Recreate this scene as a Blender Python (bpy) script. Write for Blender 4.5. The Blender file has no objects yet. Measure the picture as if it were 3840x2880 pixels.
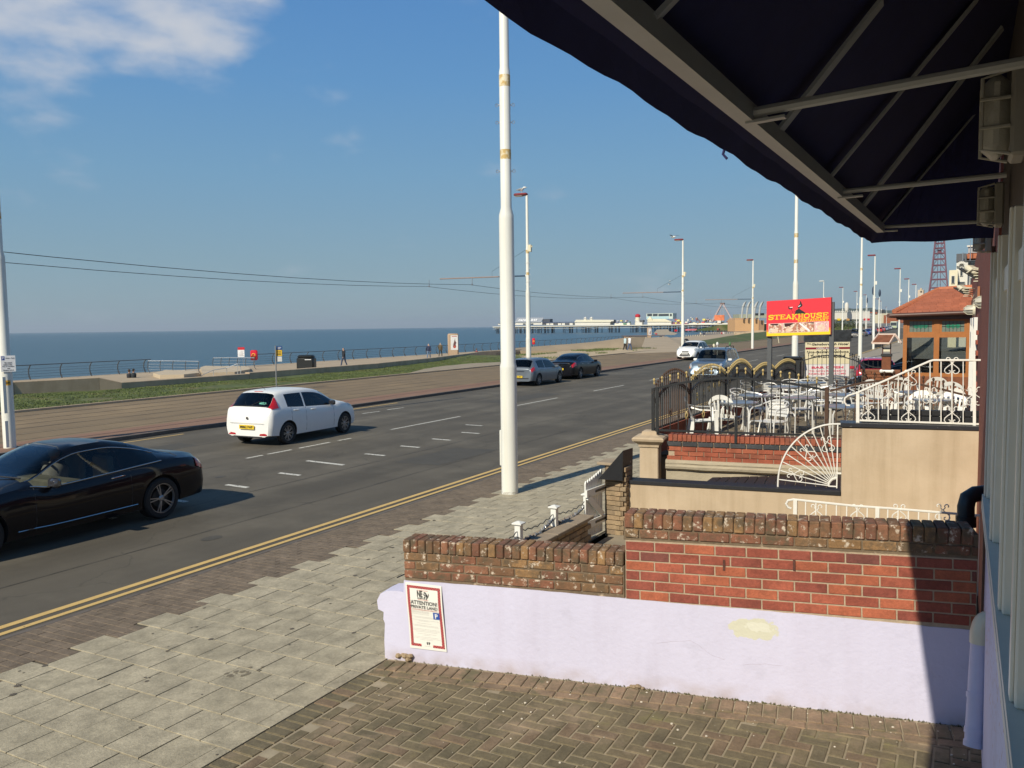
import bpy, bmesh, math, random
from math import sin, cos, pi, radians, atan2, hypot
from mathutils import Vector, Matrix, noise
random.seed(7)
S = bpy.context.scene
COL = S.collection
V = Vector

# ------------------------------------------------------------------ camera
CAMP = V((0, 0, 3.15))
YAW, PITCH, ROLL, FPX = radians(28.9706), radians(4.0541), radians(0.71616), 3050.0
_f = V((-sin(YAW)*cos(PITCH), cos(YAW)*cos(PITCH), -sin(PITCH)))
_r = V((cos(YAW), sin(YAW), 0)); _u = _r.cross(_f)
_R = _r*cos(ROLL) - _u*sin(ROLL); _U = _u*cos(ROLL) + _r*sin(ROLL)
cd = bpy.data.cameras.new('camera'); cam = bpy.data.objects.new('camera', cd); COL.objects.link(cam)
cd.sensor_width = 36.0; cd.sensor_fit = 'HORIZONTAL'; cd.lens = FPX/3840*36
cd.clip_start = 0.05; cd.clip_end = 60000
cam.matrix_world = Matrix(((_R.x, _U.x, -_f.x, CAMP.x), (_R.y, _U.y, -_f.y, CAMP.y), (_R.z, _U.z, -_f.z, CAMP.z), (0, 0, 0, 1)))
S.camera = cam

# ------------------------------------------------------------------ sky, sun, exposure
SUN_EL = radians(37); SUN_DIR = V((-0.137, -0.991, 0)).normalized()
w = bpy.data.worlds.new('World'); S.world = w; w.use_nodes = True
nt = w.node_tree; nt.nodes.clear()
sky = nt.nodes.new('ShaderNodeTexSky'); sky.sky_type = 'NISHITA'; sky.sun_disc = False
sky.sun_elevation = SUN_EL; sky.sun_rotation = atan2(SUN_DIR.x, SUN_DIR.y)
sky.air_density = 1.0; sky.dust_density = 0.55; sky.ozone_density = 2.6; sky.altitude = 0
bg = nt.nodes.new('ShaderNodeBackground'); bg.inputs[1].default_value = 0.092
wo = nt.nodes.new('ShaderNodeOutputWorld')
tc = nt.nodes.new('ShaderNodeTexCoord')
lobe = None
for px_, py_, r0, r1 in ((10, 90, .9915, .9998), (400, 10, .9940, 1.0), (760, -50, .9945, 1.0), (1230, 350, .9993, 1.0)):
    cl_dir = (_f + _R*((px_-1920)/FPX) + _U*((1440-py_)/FPX)).normalized()
    dotn = nt.nodes.new('ShaderNodeVectorMath'); dotn.operation = 'DOT_PRODUCT'; dotn.inputs[1].default_value = cl_dir
    nt.links.new(tc.outputs['Generated'], dotn.inputs[0])
    mr = nt.nodes.new('ShaderNodeMapRange'); mr.inputs[1].default_value = r0; mr.inputs[2].default_value = r1
    mr.inputs[3].default_value = 0.0; mr.inputs[4].default_value = 1.0 if px_ < 1000 else .22; mr.interpolation_type = 'SMOOTHSTEP'
    nt.links.new(dotn.outputs['Value'], mr.inputs[0])
    if lobe is None: lobe = mr.outputs[0]
    else:
        mxn = nt.nodes.new('ShaderNodeMath'); mxn.operation = 'MAXIMUM'; nt.links.new(lobe, mxn.inputs[0]); nt.links.new(mr.outputs[0], mxn.inputs[1]); lobe = mxn.outputs[0]
mp = nt.nodes.new('ShaderNodeMapping'); mp.inputs['Scale'].default_value = (3.0, 3.0, 7.0)
nt.links.new(tc.outputs['Generated'], mp.inputs['Vector'])
n1 = nt.nodes.new('ShaderNodeTexNoise'); n1.inputs['Scale'].default_value = 3.4; n1.inputs['Detail'].default_value = 6; n1.inputs['Roughness'].default_value = 0.47
nt.links.new(mp.outputs[0], n1.inputs['Vector'])
mad = nt.nodes.new('ShaderNodeMath'); mad.operation = 'ADD'
n1s = nt.nodes.new('ShaderNodeMath'); n1s.operation = 'MULTIPLY_ADD'; n1s.inputs[1].default_value = 2.6; n1s.inputs[2].default_value = -1.3; nt.links.new(n1.outputs['Fac'], n1s.inputs[0]); nt.links.new(n1s.outputs[0], mad.inputs[0]); nt.links.new(lobe, mad.inputs[1])
mr2 = nt.nodes.new('ShaderNodeMapRange'); mr2.inputs[1].default_value = 0.30; mr2.inputs[2].default_value = 1.40; mr2.inputs[4].default_value = 0.95
mr2.interpolation_type = 'SMOOTHSTEP'
nt.links.new(mad.outputs[0], mr2.inputs[0])
mx = nt.nodes.new('ShaderNodeMix'); mx.data_type = 'RGBA'
nt.links.new(mr2.outputs[0], mx.inputs['Factor']); mx.inputs[7].default_value = (5.9, 6.2, 6.8, 1)
# sea haze low in the sky: blue-grey air veiling the clear sky, thinning upwards
sepz = nt.nodes.new('ShaderNodeSeparateXYZ'); nt.links.new(tc.outputs['Generated'], sepz.inputs[0])
hz = nt.nodes.new('ShaderNodeValToRGB'); nt.links.new(sepz.outputs['Z'], hz.inputs[0])
def lin(c): return tuple((v/255/12.92 if v/255 < .04045 else ((v/255+.055)/1.055)**2.4)/0.092 for v in c)+(1,)
hz.color_ramp.elements[0].color = lin((136, 160, 170)); hz.color_ramp.elements[1].color = lin((42, 74, 106))
for p_, c_ in ((.08, (126, 159, 177)), (.18, (111, 156, 189)), (.28, (93, 146, 195)), (.40, (78, 133, 193))):
    e_ = hz.color_ramp.elements.new(p_); e_.color = lin(c_)
mh_ = nt.nodes.new('ShaderNodeMix'); mh_.data_type = 'RGBA'; mh_.inputs['Factor'].default_value = .88
nt.links.new(sky.outputs[0], mh_.inputs[6]); nt.links.new(hz.outputs[0], mh_.inputs[7]); nt.links.new(mh_.outputs[2], mx.inputs[6])
nt.links.new(mx.outputs[2], bg.inputs[0]); nt.links.new(bg.outputs[0], wo.inputs[0])
sl = bpy.data.lights.new('sun', 'SUN'); sl.energy = 4.7; sl.angle = radians(0.53); sl.color = (1.0, 0.915, 0.745)
so = bpy.data.objects.new('sun', sl); COL.objects.link(so)
sd = V((SUN_DIR.x*cos(SUN_EL), SUN_DIR.y*cos(SUN_EL), sin(SUN_EL)))
so.rotation_euler = sd.to_track_quat('Z', 'Y').to_euler(); so.location = (0, -30, 40)
S.view_settings.view_transform = 'Standard'; S.view_settings.look = 'None'; S.view_settings.exposure = 0.08
S.view_settings.gamma = 1.0; S.view_settings.use_curve_mapping = False
S.render.engine = 'CYCLES'

# ------------------------------------------------------------------ helpers
def ray(px, py): return _f + _R*((px-1920)/FPX) + _U*((1440-py)/FPX)
def PZ(px, py, z=0.0):
    d = ray(px, py); return CAMP + d*((z-CAMP.z)/d.z)
def PY(px, py, y):
    d = ray(px, py); return CAMP + d*((y-CAMP.y)/d.y)
def PX(px, py, x):
    d = ray(px, py); return CAMP + d*((x-CAMP.x)/d.x)
def PD(px, py, Z): return CAMP + ray(px, py)*Z
def PP(px, py, p0, dr):
    d = ray(px, py); n = V((-dr[1], dr[0], 0)).normalized(); p0 = V((p0[0], p0[1], 0))
    return CAMP + d*((p0-CAMP).dot(n)/d.dot(n))
def G(x): return 0.06 + 0.025*(x+9.1)          # pavement / forecourt surface
def off(y): return 0.0 if y < 110 else -0.00016*(y-110)**2

MATS = {}
def mat(name, col, rough=0.7, metal=0.0, var=0.12, scale=6.0, bump=0.0, bscale=60.0, objrand=0.0, coat=0.0, spec=0.5, col2=None, c2lo=0.5, c2hi=0.65, c2scale=3.0, fine=0.0):
    if name in MATS: return MATS[name]
    m = bpy.data.materials.new(name); m.use_nodes = True; t = m.node_tree; N = t.nodes; L = t.links
    b = N['Principled BSDF']; b.inputs['Roughness'].default_value = rough; b.inputs['Metallic'].default_value = metal
    b.inputs['Specular IOR Level'].default_value = spec; b.inputs['Coat Weight'].default_value = coat; b.inputs['Coat Roughness'].default_value = 0.03
    g = N.new('ShaderNodeNewGeometry')
    rgb = N.new('ShaderNodeRGB'); rgb.outputs[0].default_value = (*col, 1); cur = rgb.outputs[0]
    def noi(sc, det=5, ro=0.6):
        n = N.new('ShaderNodeTexNoise'); n.inputs['Scale'].default_value = sc; n.inputs['Detail'].default_value = det; n.inputs['Roughness'].default_value = ro
        L.new(g.outputs['Position'], n.inputs['Vector']); return n
    if col2 is not None:
        n = noi(c2scale, 6); r = N.new('ShaderNodeMapRange'); r.inputs[1].default_value = c2lo; r.inputs[2].default_value = c2hi; L.new(n.outputs['Fac'], r.inputs[0])
        x = N.new('ShaderNodeMix'); x.data_type = 'RGBA'; L.new(r.outputs[0], x.inputs['Factor']); L.new(cur, x.inputs[6]); x.inputs[7].default_value = (*col2, 1); cur = x.outputs[2]
    def mul(fac_out, lo, hi):
        nonlocal cur
        r = N.new('ShaderNodeMapRange'); r.inputs[1].default_value = 0.25; r.inputs[2].default_value = 0.75; r.inputs[3].default_value = lo; r.inputs[4].default_value = hi; L.new(fac_out, r.inputs[0])
        x = N.new('ShaderNodeVectorMath'); x.operation = 'SCALE'; L.new(cur, x.inputs[0]); L.new(r.outputs[0], x.inputs['Scale']); cur = x.outputs[0]
    if var: mul(noi(scale).outputs['Fac'], 1-var, 1+var)
    if fine: mul(noi(bscale*1.7, 3, 0.7).outputs['Fac'], 1-fine, 1+fine)
    if objrand:
        oi = N.new('ShaderNodeObjectInfo'); r = N.new('ShaderNodeMapRange'); r.inputs[3].default_value = 1-objrand; r.inputs[4].default_value = 1+objrand
        L.new(oi.outputs['Random'], r.inputs[0]); x = N.new('ShaderNodeVectorMath'); x.operation = 'SCALE'; L.new(cur, x.inputs[0]); L.new(r.outputs[0], x.inputs['Scale']); cur = x.outputs[0]
    L.new(cur, b.inputs['Base Color'])
    if bump:
        n = noi(bscale, 5, 0.65); bu = N.new('ShaderNodeBump'); bu.inputs['Strength'].default_value = bump; bu.inputs['Distance'].default_value = 0.02
        L.new(n.outputs['Fac'], bu.inputs['Height']); L.new(bu.outputs[0], b.inputs['Normal'])
    MATS[name] = m; return m

def glass(name, tint=(0.25, 0.28, 0.28), rough=0.02, refl=1.0):
    if name in MATS: return MATS[name]
    m = bpy.data.materials.new(name); m.use_nodes = True; t = m.node_tree; N = t.nodes; L = t.links; N.clear()
    o = N.new('ShaderNodeOutputMaterial'); tr = N.new('ShaderNodeBsdfTransparent'); tr.inputs[0].default_value = (*tint, 1)
    gl = N.new('ShaderNodeBsdfGlossy'); gl.inputs['Roughness'].default_value = rough; gl.inputs[0].default_value = (0.95*refl, 0.97*refl, refl, 1)
    fr = N.new('ShaderNodeFresnel'); fr.inputs[0].default_value = 1.55
    mx = N.new('ShaderNodeMixShader'); L.new(fr.outputs[0], mx.inputs[0]); L.new(tr.outputs[0], mx.inputs[1]); L.new(gl.outputs[0], mx.inputs[2]); L.new(mx.outputs[0], o.inputs[0])
    MATS[name] = m; return m

def streaks(m, amt, sx=5.0, sz=.35, tint=(0.75, 0.72, 0.66)):
    """rain streaks and dirt runs: noise drawn out vertically"""
    t = m.node_tree; N = t.nodes; L = t.links; b = N['Principled BSDF']; src = b.inputs['Base Color'].links[0].from_socket
    g = N.new('ShaderNodeNewGeometry'); mp = N.new('ShaderNodeMapping'); mp.inputs['Scale'].default_value = (sx, sx, sz); L.new(g.outputs['Position'], mp.inputs[0])
    n = N.new('ShaderNodeTexNoise'); n.inputs['Scale'].default_value = 1; n.inputs['Detail'].default_value = 6; n.inputs['Roughness'].default_value = .6; L.new(mp.outputs[0], n.inputs['Vector'])
    r = N.new('ShaderNodeMapRange'); r.inputs[1].default_value = .48; r.inputs[2].default_value = .72; r.inputs[4].default_value = amt; L.new(n.outputs['Fac'], r.inputs[0])
    v = N.new('ShaderNodeVectorMath'); v.operation = 'MULTIPLY'; v.inputs[1].default_value = tint; L.new(src, v.inputs[0])
    x = N.new('ShaderNodeMix'); x.data_type = 'RGBA'; L.new(r.outputs[0], x.inputs['Factor']); L.new(src, x.inputs[6]); L.new(v.outputs[0], x.inputs[7]); L.new(x.outputs[2], b.inputs['Base Color'])

class MB:
    def __init__(s): s.v = []; s.f = []; s.m = []; s.T = Matrix(); s.mi = 0
    def add(s, vs, fs):
        n = len(s.v); s.v += [s.T @ V(p) for p in vs]; s.f += [tuple(i+n for i in q) for q in fs]; s.m += [s.mi]*len(fs); return s
    def box(s, lo, hi):
        x0, y0, z0 = lo; x1, y1, z1 = hi
        return s.add([(x0,y0,z0),(x1,y0,z0),(x1,y1,z0),(x0,y1,z0),(x0,y0,z1),(x1,y0,z1),(x1,y1,z1),(x0,y1,z1)],
                     [(0,3,2,1),(4,5,6,7),(0,1,5,4),(1,2,6,5),(2,3,7,6),(3,0,4,7)])
    def bbox(s, lo, hi, b):          # chamfered box
        x0,y0,z0 = lo; x1,y1,z1 = hi
        bm = bmesh.new(); bmesh.ops.create_cube(bm, size=1)
        for q in bm.verts: q.co = V((x0+(q.co.x+.5)*(x1-x0), y0+(q.co.y+.5)*(y1-y0), z0+(q.co.z+.5)*(z1-z0)))
        bmesh.ops.bevel(bm, geom=bm.edges[:], offset=b, segments=1, affect='EDGES'); bm.verts.index_update()
        s.add([q.co.copy() for q in bm.verts], [tuple(q.index for q in f.verts) for f in bm.faces]); bm.free(); return s
    def tube(s, pts, r, n=8, caps=True):
        pts = [V(p) for p in pts]; k = len(pts); rr = r if isinstance(r, (list, tuple)) else [r]*k
        vs = []; fs = []; up = V((0.013, 0.02, 1)).normalized(); prev = None
        for i, p in enumerate(pts):
            d = (pts[min(i+1, k-1)]-pts[max(i-1, 0)]).normalized()
            a = prev if prev is not None else (up if abs(d.dot(up)) < .95 else V((1, 0.1, 0)))
            a = (a - d*a.dot(d)); a = a.normalized() if a.length > 1e-6 else d.orthogonal().normalized(); b = d.cross(a); prev = a
            for j in range(n):
                t = 2*pi*j/n; vs.append(p + (a*cos(t)+b*sin(t))*rr[i])
        for i in range(k-1):
            for j in range(n): fs.append((i*n+j, i*n+(j+1) % n, (i+1)*n+(j+1) % n, (i+1)*n+j))
        if caps: fs += [tuple(range(n-1, -1, -1)), tuple(range((k-1)*n, k*n))]
        return s.add(vs, fs)
    def bar(s, p0, p1, w_, h_):
        p0, p1 = V(p0), V(p1); d = (p1-p0).normalized(); up = V((0, 0, 1)) if abs(d.z) < .95 else V((0, 1, 0))
        a = d.cross(up).normalized()*w_/2; b = a.cross(d).normalized()*h_/2
        return s.add([p0-a-b, p0+a-b, p0+a+b, p0-a+b, p1-a-b, p1+a-b, p1+a+b, p1-a+b], [(0,1,2,3)[::-1],(4,5,6,7),(0,1,5,4),(1,2,6,5),(2,3,7,6),(3,0,4,7)])
    def lathe(s, prof, c=(0,0,0), n=16, axis='z', cap=True):
        vs = []; fs = []; k = len(prof); c = V(c)
        for r, h in prof:
            for j in range(n):
                t = 2*pi*j/n
                q = {'z': V((r*cos(t), r*sin(t), h)), 'x': V((h, r*cos(t), r*sin(t))), 'y': V((r*sin(t), h, r*cos(t)))}[axis]
                vs.append(c+q)
        for i in range(k-1):
            for j in range(n): fs.append((i*n+j, i*n+(j+1) % n, (i+1)*n+(j+1) % n, (i+1)*n+j))
        if cap and prof[0][0] > 1e-4: fs.append(tuple(range(n-1, -1, -1)))
        if cap and prof[-1][0] > 1e-4: fs.append(tuple(range((k-1)*n, k*n)))
        return s.add(vs, fs)
    def ball(s, c, r, n=8, m=5, sz=1.0):
        return s.lathe([(max(1e-5, r*sin(pi*i/m)), -r*sz*cos(pi*i/m)) for i in range(m+1)], c, n)
    def prism(s, poly, z0, z1):
        n = len(poly); return s.add([(x, y, z0) for x, y in poly]+[(x, y, z1) for x, y in poly], [tuple(range(n-1, -1, -1)), tuple(range(n, 2*n))]+[(i, (i+1) % n, n+(i+1) % n, n+i) for i in range(n)])
    def poly(s, pts): return s.add(pts, [tuple(range(len(pts)))])
    def slab(s, pts, t, dirn=(0, 0, -1)):      # polygon with thickness
        d = V(dirn)*t; n = len(pts); pts = [V(p) for p in pts]
        return s.add(pts+[p+d for p in pts], [tuple(range(n)), tuple(range(2*n-1, n-1, -1))]+[(i, n+i, n+(i+1) % n, (i+1) % n) for i in range(n)])
    def grid(s, rows):
        k = len(rows[0]); return s.add([p for r in rows for p in r], [(i*k+j, i*k+j+1, (i+1)*k+j+1, (i+1)*k+j) for i in range(len(rows)-1) for j in range(k-1)])
    def mesh(s, name, mats, smooth=False, inv=None, fixn=True):
        me = bpy.data.meshes.new(name); vs = s.v if inv is None else [inv @ p for p in s.v]
        me.from_pydata([tuple(p) for p in vs], [], s.f)
        mats = mats if isinstance(mats, (list, tuple)) else [mats]
        for m in mats: me.materials.append(m)
        for p, i in zip(me.polygons, s.m): p.material_index = i
        if fixn:
            bm = bmesh.new(); bm.from_mesh(me); bmesh.ops.recalc_face_normals(bm, faces=bm.faces[:]); bm.to_mesh(me); bm.free()
        if smooth:
            for p in me.polygons: p.use_smooth = True
            me.set_sharp_from_angle(angle=radians(38))
        me.update(); return me
    def build(s, name, mats, parent=None, smooth=False, world=True, fixn=True):
        inv = None
        if parent is not None and world:
            r = parent
            while r.parent is not None: r = r.parent
            inv = RM[r.name].inverted() if r.name in RM else None
        o = bpy.data.objects.new(name, s.mesh(name, mats, smooth, inv, fixn)); COL.objects.link(o)
        if parent is not None: o.parent = parent
        return o
RM = {}
def tag(o, label=None, cat=None, group=None, kind=None):
    if label: o['label'] = label
    if cat: o['category'] = cat
    if group: o['group'] = group
    if kind: o['kind'] = kind
    return o
def thing(name, label, cat, loc=(0,0,0), rz=0, group=None, scale=1.0):
    o = bpy.data.objects.new(name, None); COL.objects.link(o); o.location = loc; o.rotation_euler = (0, 0, rz); o.empty_display_size = .2
    o.scale = (scale,)*3
    RM[o.name] = Matrix.Translation(V(loc)) @ Matrix.Rotation(rz, 4, 'Z') @ Matrix.Scale(scale, 4)
    return tag(o, label, cat, group)
def struct(mb, name, m, smooth=False): return tag(mb.build(name, m, None, smooth), kind='structure')
def inst(mesh, name, parent, loc, rot=(0,0,0), scale=None):
    o = bpy.data.objects.new(name, mesh); COL.objects.link(o); o.parent = parent; o.location = loc; o.rotation_euler = rot
    if scale: o.scale = scale
    return o
KIDS = {}
def kids(o): return [c for c in bpy.data.objects if c.parent is o]
def copy_thing(root, loc, rz, label=None, group=None, swap=None, tree=None):
    tree = tree or [(c, kids(c)) for c in kids(root)]
    r = root.copy(); COL.objects.link(r); r.location = loc; r.rotation_euler = (0, 0, rz); 
    if label: r['label'] = label
    if group: r['group'] = group
    for c, gs in tree:
        d = c.copy(); COL.objects.link(d); d.parent = r
        if swap and c.name.split('.')[0] in swap:
            d.material_slots[0].link = 'OBJECT'; d.material_slots[0].material = swap[c.name.split('.')[0]]
        for g_ in gs:
            e = g_.copy(); COL.objects.link(e); e.parent = d
    return r
def frame(o, xd, yd):
    xd = V(xd).normalized(); yd = V(yd).normalized(); zd = xd.cross(yd).normalized()
    return Matrix(((xd.x, yd.x, zd.x, o[0]), (xd.y, yd.y, zd.y, o[1]), (xd.z, yd.z, zd.z, o[2]), (0, 0, 0, 1)))
TXT = {}
def text(mb, s, T, size, width=None, bold=0.0, align='CENTER', shear=0.0, depth=0.003):
    key = (s, bold, shear)
    if key not in TXT:
        c = bpy.data.curves.new('t', 'FONT'); c.body = s; c.offset = bold; c.shear = shear; c.resolution_u = 2; c.extrude = 0.004
        o = bpy.data.objects.new('t', c); COL.objects.link(o); dg = bpy.context.evaluated_depsgraph_get(); dg.update()
        me = bpy.data.meshes.new_from_object(o.evaluated_get(dg)); vs = [p.co.copy() for p in me.vertices]; fs = [tuple(p.vertices) for p in me.polygons]
        bpy.data.objects.remove(o); bpy.data.curves.remove(c); bpy.data.meshes.remove(me)
        x0 = min(p.x for p in vs); x1 = max(p.x for p in vs); y0 = min(p.y for p in vs); y1 = max(p.y for p in vs)
        TXT[key] = ([V(((p.x-x0)/(x1-x0), (p.y-y0)/(y1-y0), p.z)) for p in vs], fs, (x1-x0)/(y1-y0))
    vs, fs, asp = TXT[key]
    wd = width or size*asp; x_ = {'CENTER': -wd/2, 'LEFT': 0, 'RIGHT': -wd}[align]
    mb.add([T @ V((x_+p.x*wd, p.y*size, (p.z/0.004)*depth*.5+depth*.5)) for p in vs], fs)
def interp(tab, s):
    if s <= tab[0][0]: return tab[0][1]
    if s >= tab[-1][0]: return tab[-1][1]
    n = len(tab)
    for i in range(n-1):
        if s <= tab[i+1][0]:
            x0, y0 = tab[i]; x1, y1 = tab[i+1]; h = x1-x0; t = (s-x0)/h
            d = (y1-y0)/h
            dl = (y0-tab[i-1][1])/(x0-tab[i-1][0]) if i > 0 else d
            dr = (tab[i+2][1]-y1)/(tab[i+2][0]-x1) if i+2 < n else d
            m0 = 0 if dl*d <= 0 else 2*dl*d/(dl+d); m1 = 0 if dr*d <= 0 else 2*dr*d/(dr+d)
            return (2*t**3-3*t*t+1)*y0+(t**3-2*t*t+t)*h*m0+(-2*t**3+3*t*t)*y1+(t**3-t*t)*h*m1

# ------------------------------------------------------------------ materials
M_white = mat('white_paint', (0.74, 0.74, 0.70), 0.45, var=0.05, scale=3, bump=.05, bscale=30)
M_polew = mat('pole_paint', (0.76, 0.76, 0.70), 0.4, var=0.06, scale=1.2, bump=.04, bscale=20)
M_rust = mat('rust_stain', (0.55, 0.38, 0.14), 0.7, col2=(0.75, 0.68, 0.5), c2scale=9, c2lo=.45, c2hi=.6)
M_black = mat('black_metal', (0.018, 0.019, 0.021), 0.4, var=.2)
M_iron = mat('black_iron', (0.02, 0.021, 0.022), 0.42, var=.25, scale=20, col2=(0.10, 0.055, 0.03), c2scale=14, c2lo=.66, c2hi=.76)
M_rusty = mat('rusty_iron', (0.07, 0.035, 0.02), 0.7, var=.35, scale=30)
M_gold = mat('gold_paint', (0.60, 0.45, 0.19), 0.4, metal=0.3, var=.15, scale=30)
M_steel = mat('steel', (0.5, 0.51, 0.52), 0.3, metal=0.9, var=.05)
M_alu = mat('aluminium', (0.78, 0.77, 0.73), 0.38, metal=0.35, var=.06)
M_dark = mat('dark_plastic', (0.025, 0.025, 0.027), 0.5)
M_rubber = mat('tyre_rubber', (0.018, 0.018, 0.018), 0.75, var=.2, scale=20)
M_rim = mat('wheel_alloy', (0.42, 0.42, 0.43), 0.3, metal=0.8, var=.05)
M_red = mat('red_paint', (0.55, 0.02, 0.03), 0.35)
M_lampred = mat('lamp_red', (0.22, 0.03, 0.035), 0.45)
M_conc = mat('sea_wall_concrete', (0.47, 0.36, 0.245), 0.85, var=.12, scale=.8, bump=.2, bscale=15, fine=.06)
M_conc2 = mat('pale_concrete', (0.50, 0.41, 0.29), 0.85, var=.1, scale=1.5, bump=.15, bscale=15)
M_beige = mat('beige_render', (0.49, 0.385, 0.265), 0.8, var=.09, scale=1.1, bump=.12, bscale=25, col2=(0.56, 0.45, 0.32), c2scale=1.0, c2lo=.5, c2hi=.7)
streaks(M_beige, .75); streaks(M_polew, .5, 9, .25, (0.80, 0.74, 0.62)); streaks(M_conc, .8, 1.5, .5)
M_gloss = mat('gloss_black', (0.014, 0.015, 0.018), 0.55, var=.3, scale=15, bump=.1, bscale=30)
M_plastic = mat('white_plastic', (0.84, 0.83, 0.78), 0.4, var=.03)
M_text = mat('black_print', (0.02, 0.02, 0.02), 0.6); M_textr = mat('red_print', (0.6, 0.05, 0.05), 0.6)
M_textw = mat('white_print', (0.8, 0.8, 0.8), 0.6); M_blue = mat('sign_blue', (0.02, 0.08, 0.35), 0.5)
M_yel = mat('plate_yellow', (0.78, 0.55, 0.03), 0.5, var=.03)
M_grass = mat('grass_ground', (0.085, 0.108, 0.030), 0.9, var=.4, scale=1.6, bump=.6, bscale=9, col2=(0.16, 0.135, 0.055), c2scale=.55, c2lo=.52, c2hi=.72, fine=.3)
M_navy = mat('navy_canvas', (0.013, 0.014, 0.075), 0.85, var=.15, scale=12, bump=.1, bscale=90)

# asphalt with worn bands
def asphalt():
    m = mat('asphalt', (0.096, 0.083, 0.062), 0.85, var=.13, scale=.7, bump=.35, bscale=70, fine=.32, col2=(0.120, 0.105, 0.079), c2scale=.35, c2lo=.48, c2hi=.62)
    t = m.node_tree; N = t.nodes; L = t.links; b = N['Principled BSDF']; src = b.inputs['Base Color'].links[0].from_socket
    g = N.new('ShaderNodeNewGeometry'); sp = N.new('ShaderNodeSeparateXYZ'); L.new(g.outputs['Position'], sp.inputs[0])
    # wheel tracks: darker polished bands along the road, lighter gutter
    wv = N.new('ShaderNodeTexNoise'); wv.noise_dimensions = '2D'; wv.inputs['Scale'].default_value = 1.0; wv.inputs['Detail'].default_value = 3
    cb = N.new('ShaderNodeCombineXYZ'); a = N.new('ShaderNodeMath'); a.operation = 'MULTIPLY'; a.inputs[1].default_value = .03; L.new(sp.outputs['Y'], a.inputs[0])
    L.new(sp.outputs['X'], cb.inputs[0]); L.new(a.outputs[0], cb.inputs[1]); L.new(cb.outputs[0], wv.inputs['Vector'])
    r = N.new('ShaderNodeMapRange'); r.inputs[1].default_value = .3; r.inputs[2].default_value = .7; r.inputs[3].default_value = .82; r.inputs[4].default_value = 1.18; L.new(wv.outputs['Fac'], r.inputs[0])
    vm = N.new('ShaderNodeVectorMath'); vm.operation = 'SCALE'; L.new(src, vm.inputs[0]); L.new(r.outputs[0], vm.inputs['Scale'])
    # cracks
    vo = N.new('ShaderNodeTexVoronoi'); vo.feature = 'DISTANCE_TO_EDGE'; vo.inputs['Scale'].default_value = .22
    nn = N.new('ShaderNodeTexNoise'); nn.inputs['Scale'].default_value = 1.4; nn.inputs['Detail'].default_value = 5
    ad = N.new('ShaderNodeVectorMath'); ad.operation = 'ADD'; L.new(g.outputs['Position'], nn.inputs['Vector']); L.new(g.outputs['Position'], ad.inputs[0]); L.new(nn.outputs['Color'], ad.inputs[1]); L.new(ad.outputs[0], vo.inputs['Vector'])
    r2 = N.new('ShaderNodeMapRange'); r2.inputs[1].default_value = .0015; r2.inputs[2].default_value = .005; r2.inputs[3].default_value = .78; r2.inputs[4].default_value = 1; L.new(vo.outputs['Distance'], r2.inputs[0])
    vm2 = N.new('ShaderNodeVectorMath'); vm2.operation = 'SCALE'; L.new(vm.outputs[0], vm2.inputs[0]); L.new(r2.outputs[0], vm2.inputs['Scale']); L.new(vm2.outputs[0], b.inputs['Base Color'])
    return m
M_asph = asphalt()
def wornpaint(name, col, lo=.42, hi=.5):
    return mat(name, col, .7, var=.1, scale=8, col2=(0.09, 0.085, 0.08), c2scale=16, c2lo=1-lo, c2hi=1-lo+.06, fine=.1)
M_line = wornpaint('road_paint_white', (0.62, 0.60, 0.53), .44)
M_yline = wornpaint('road_paint_yellow', (0.62, 0.42, 0.15), .34)

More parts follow.
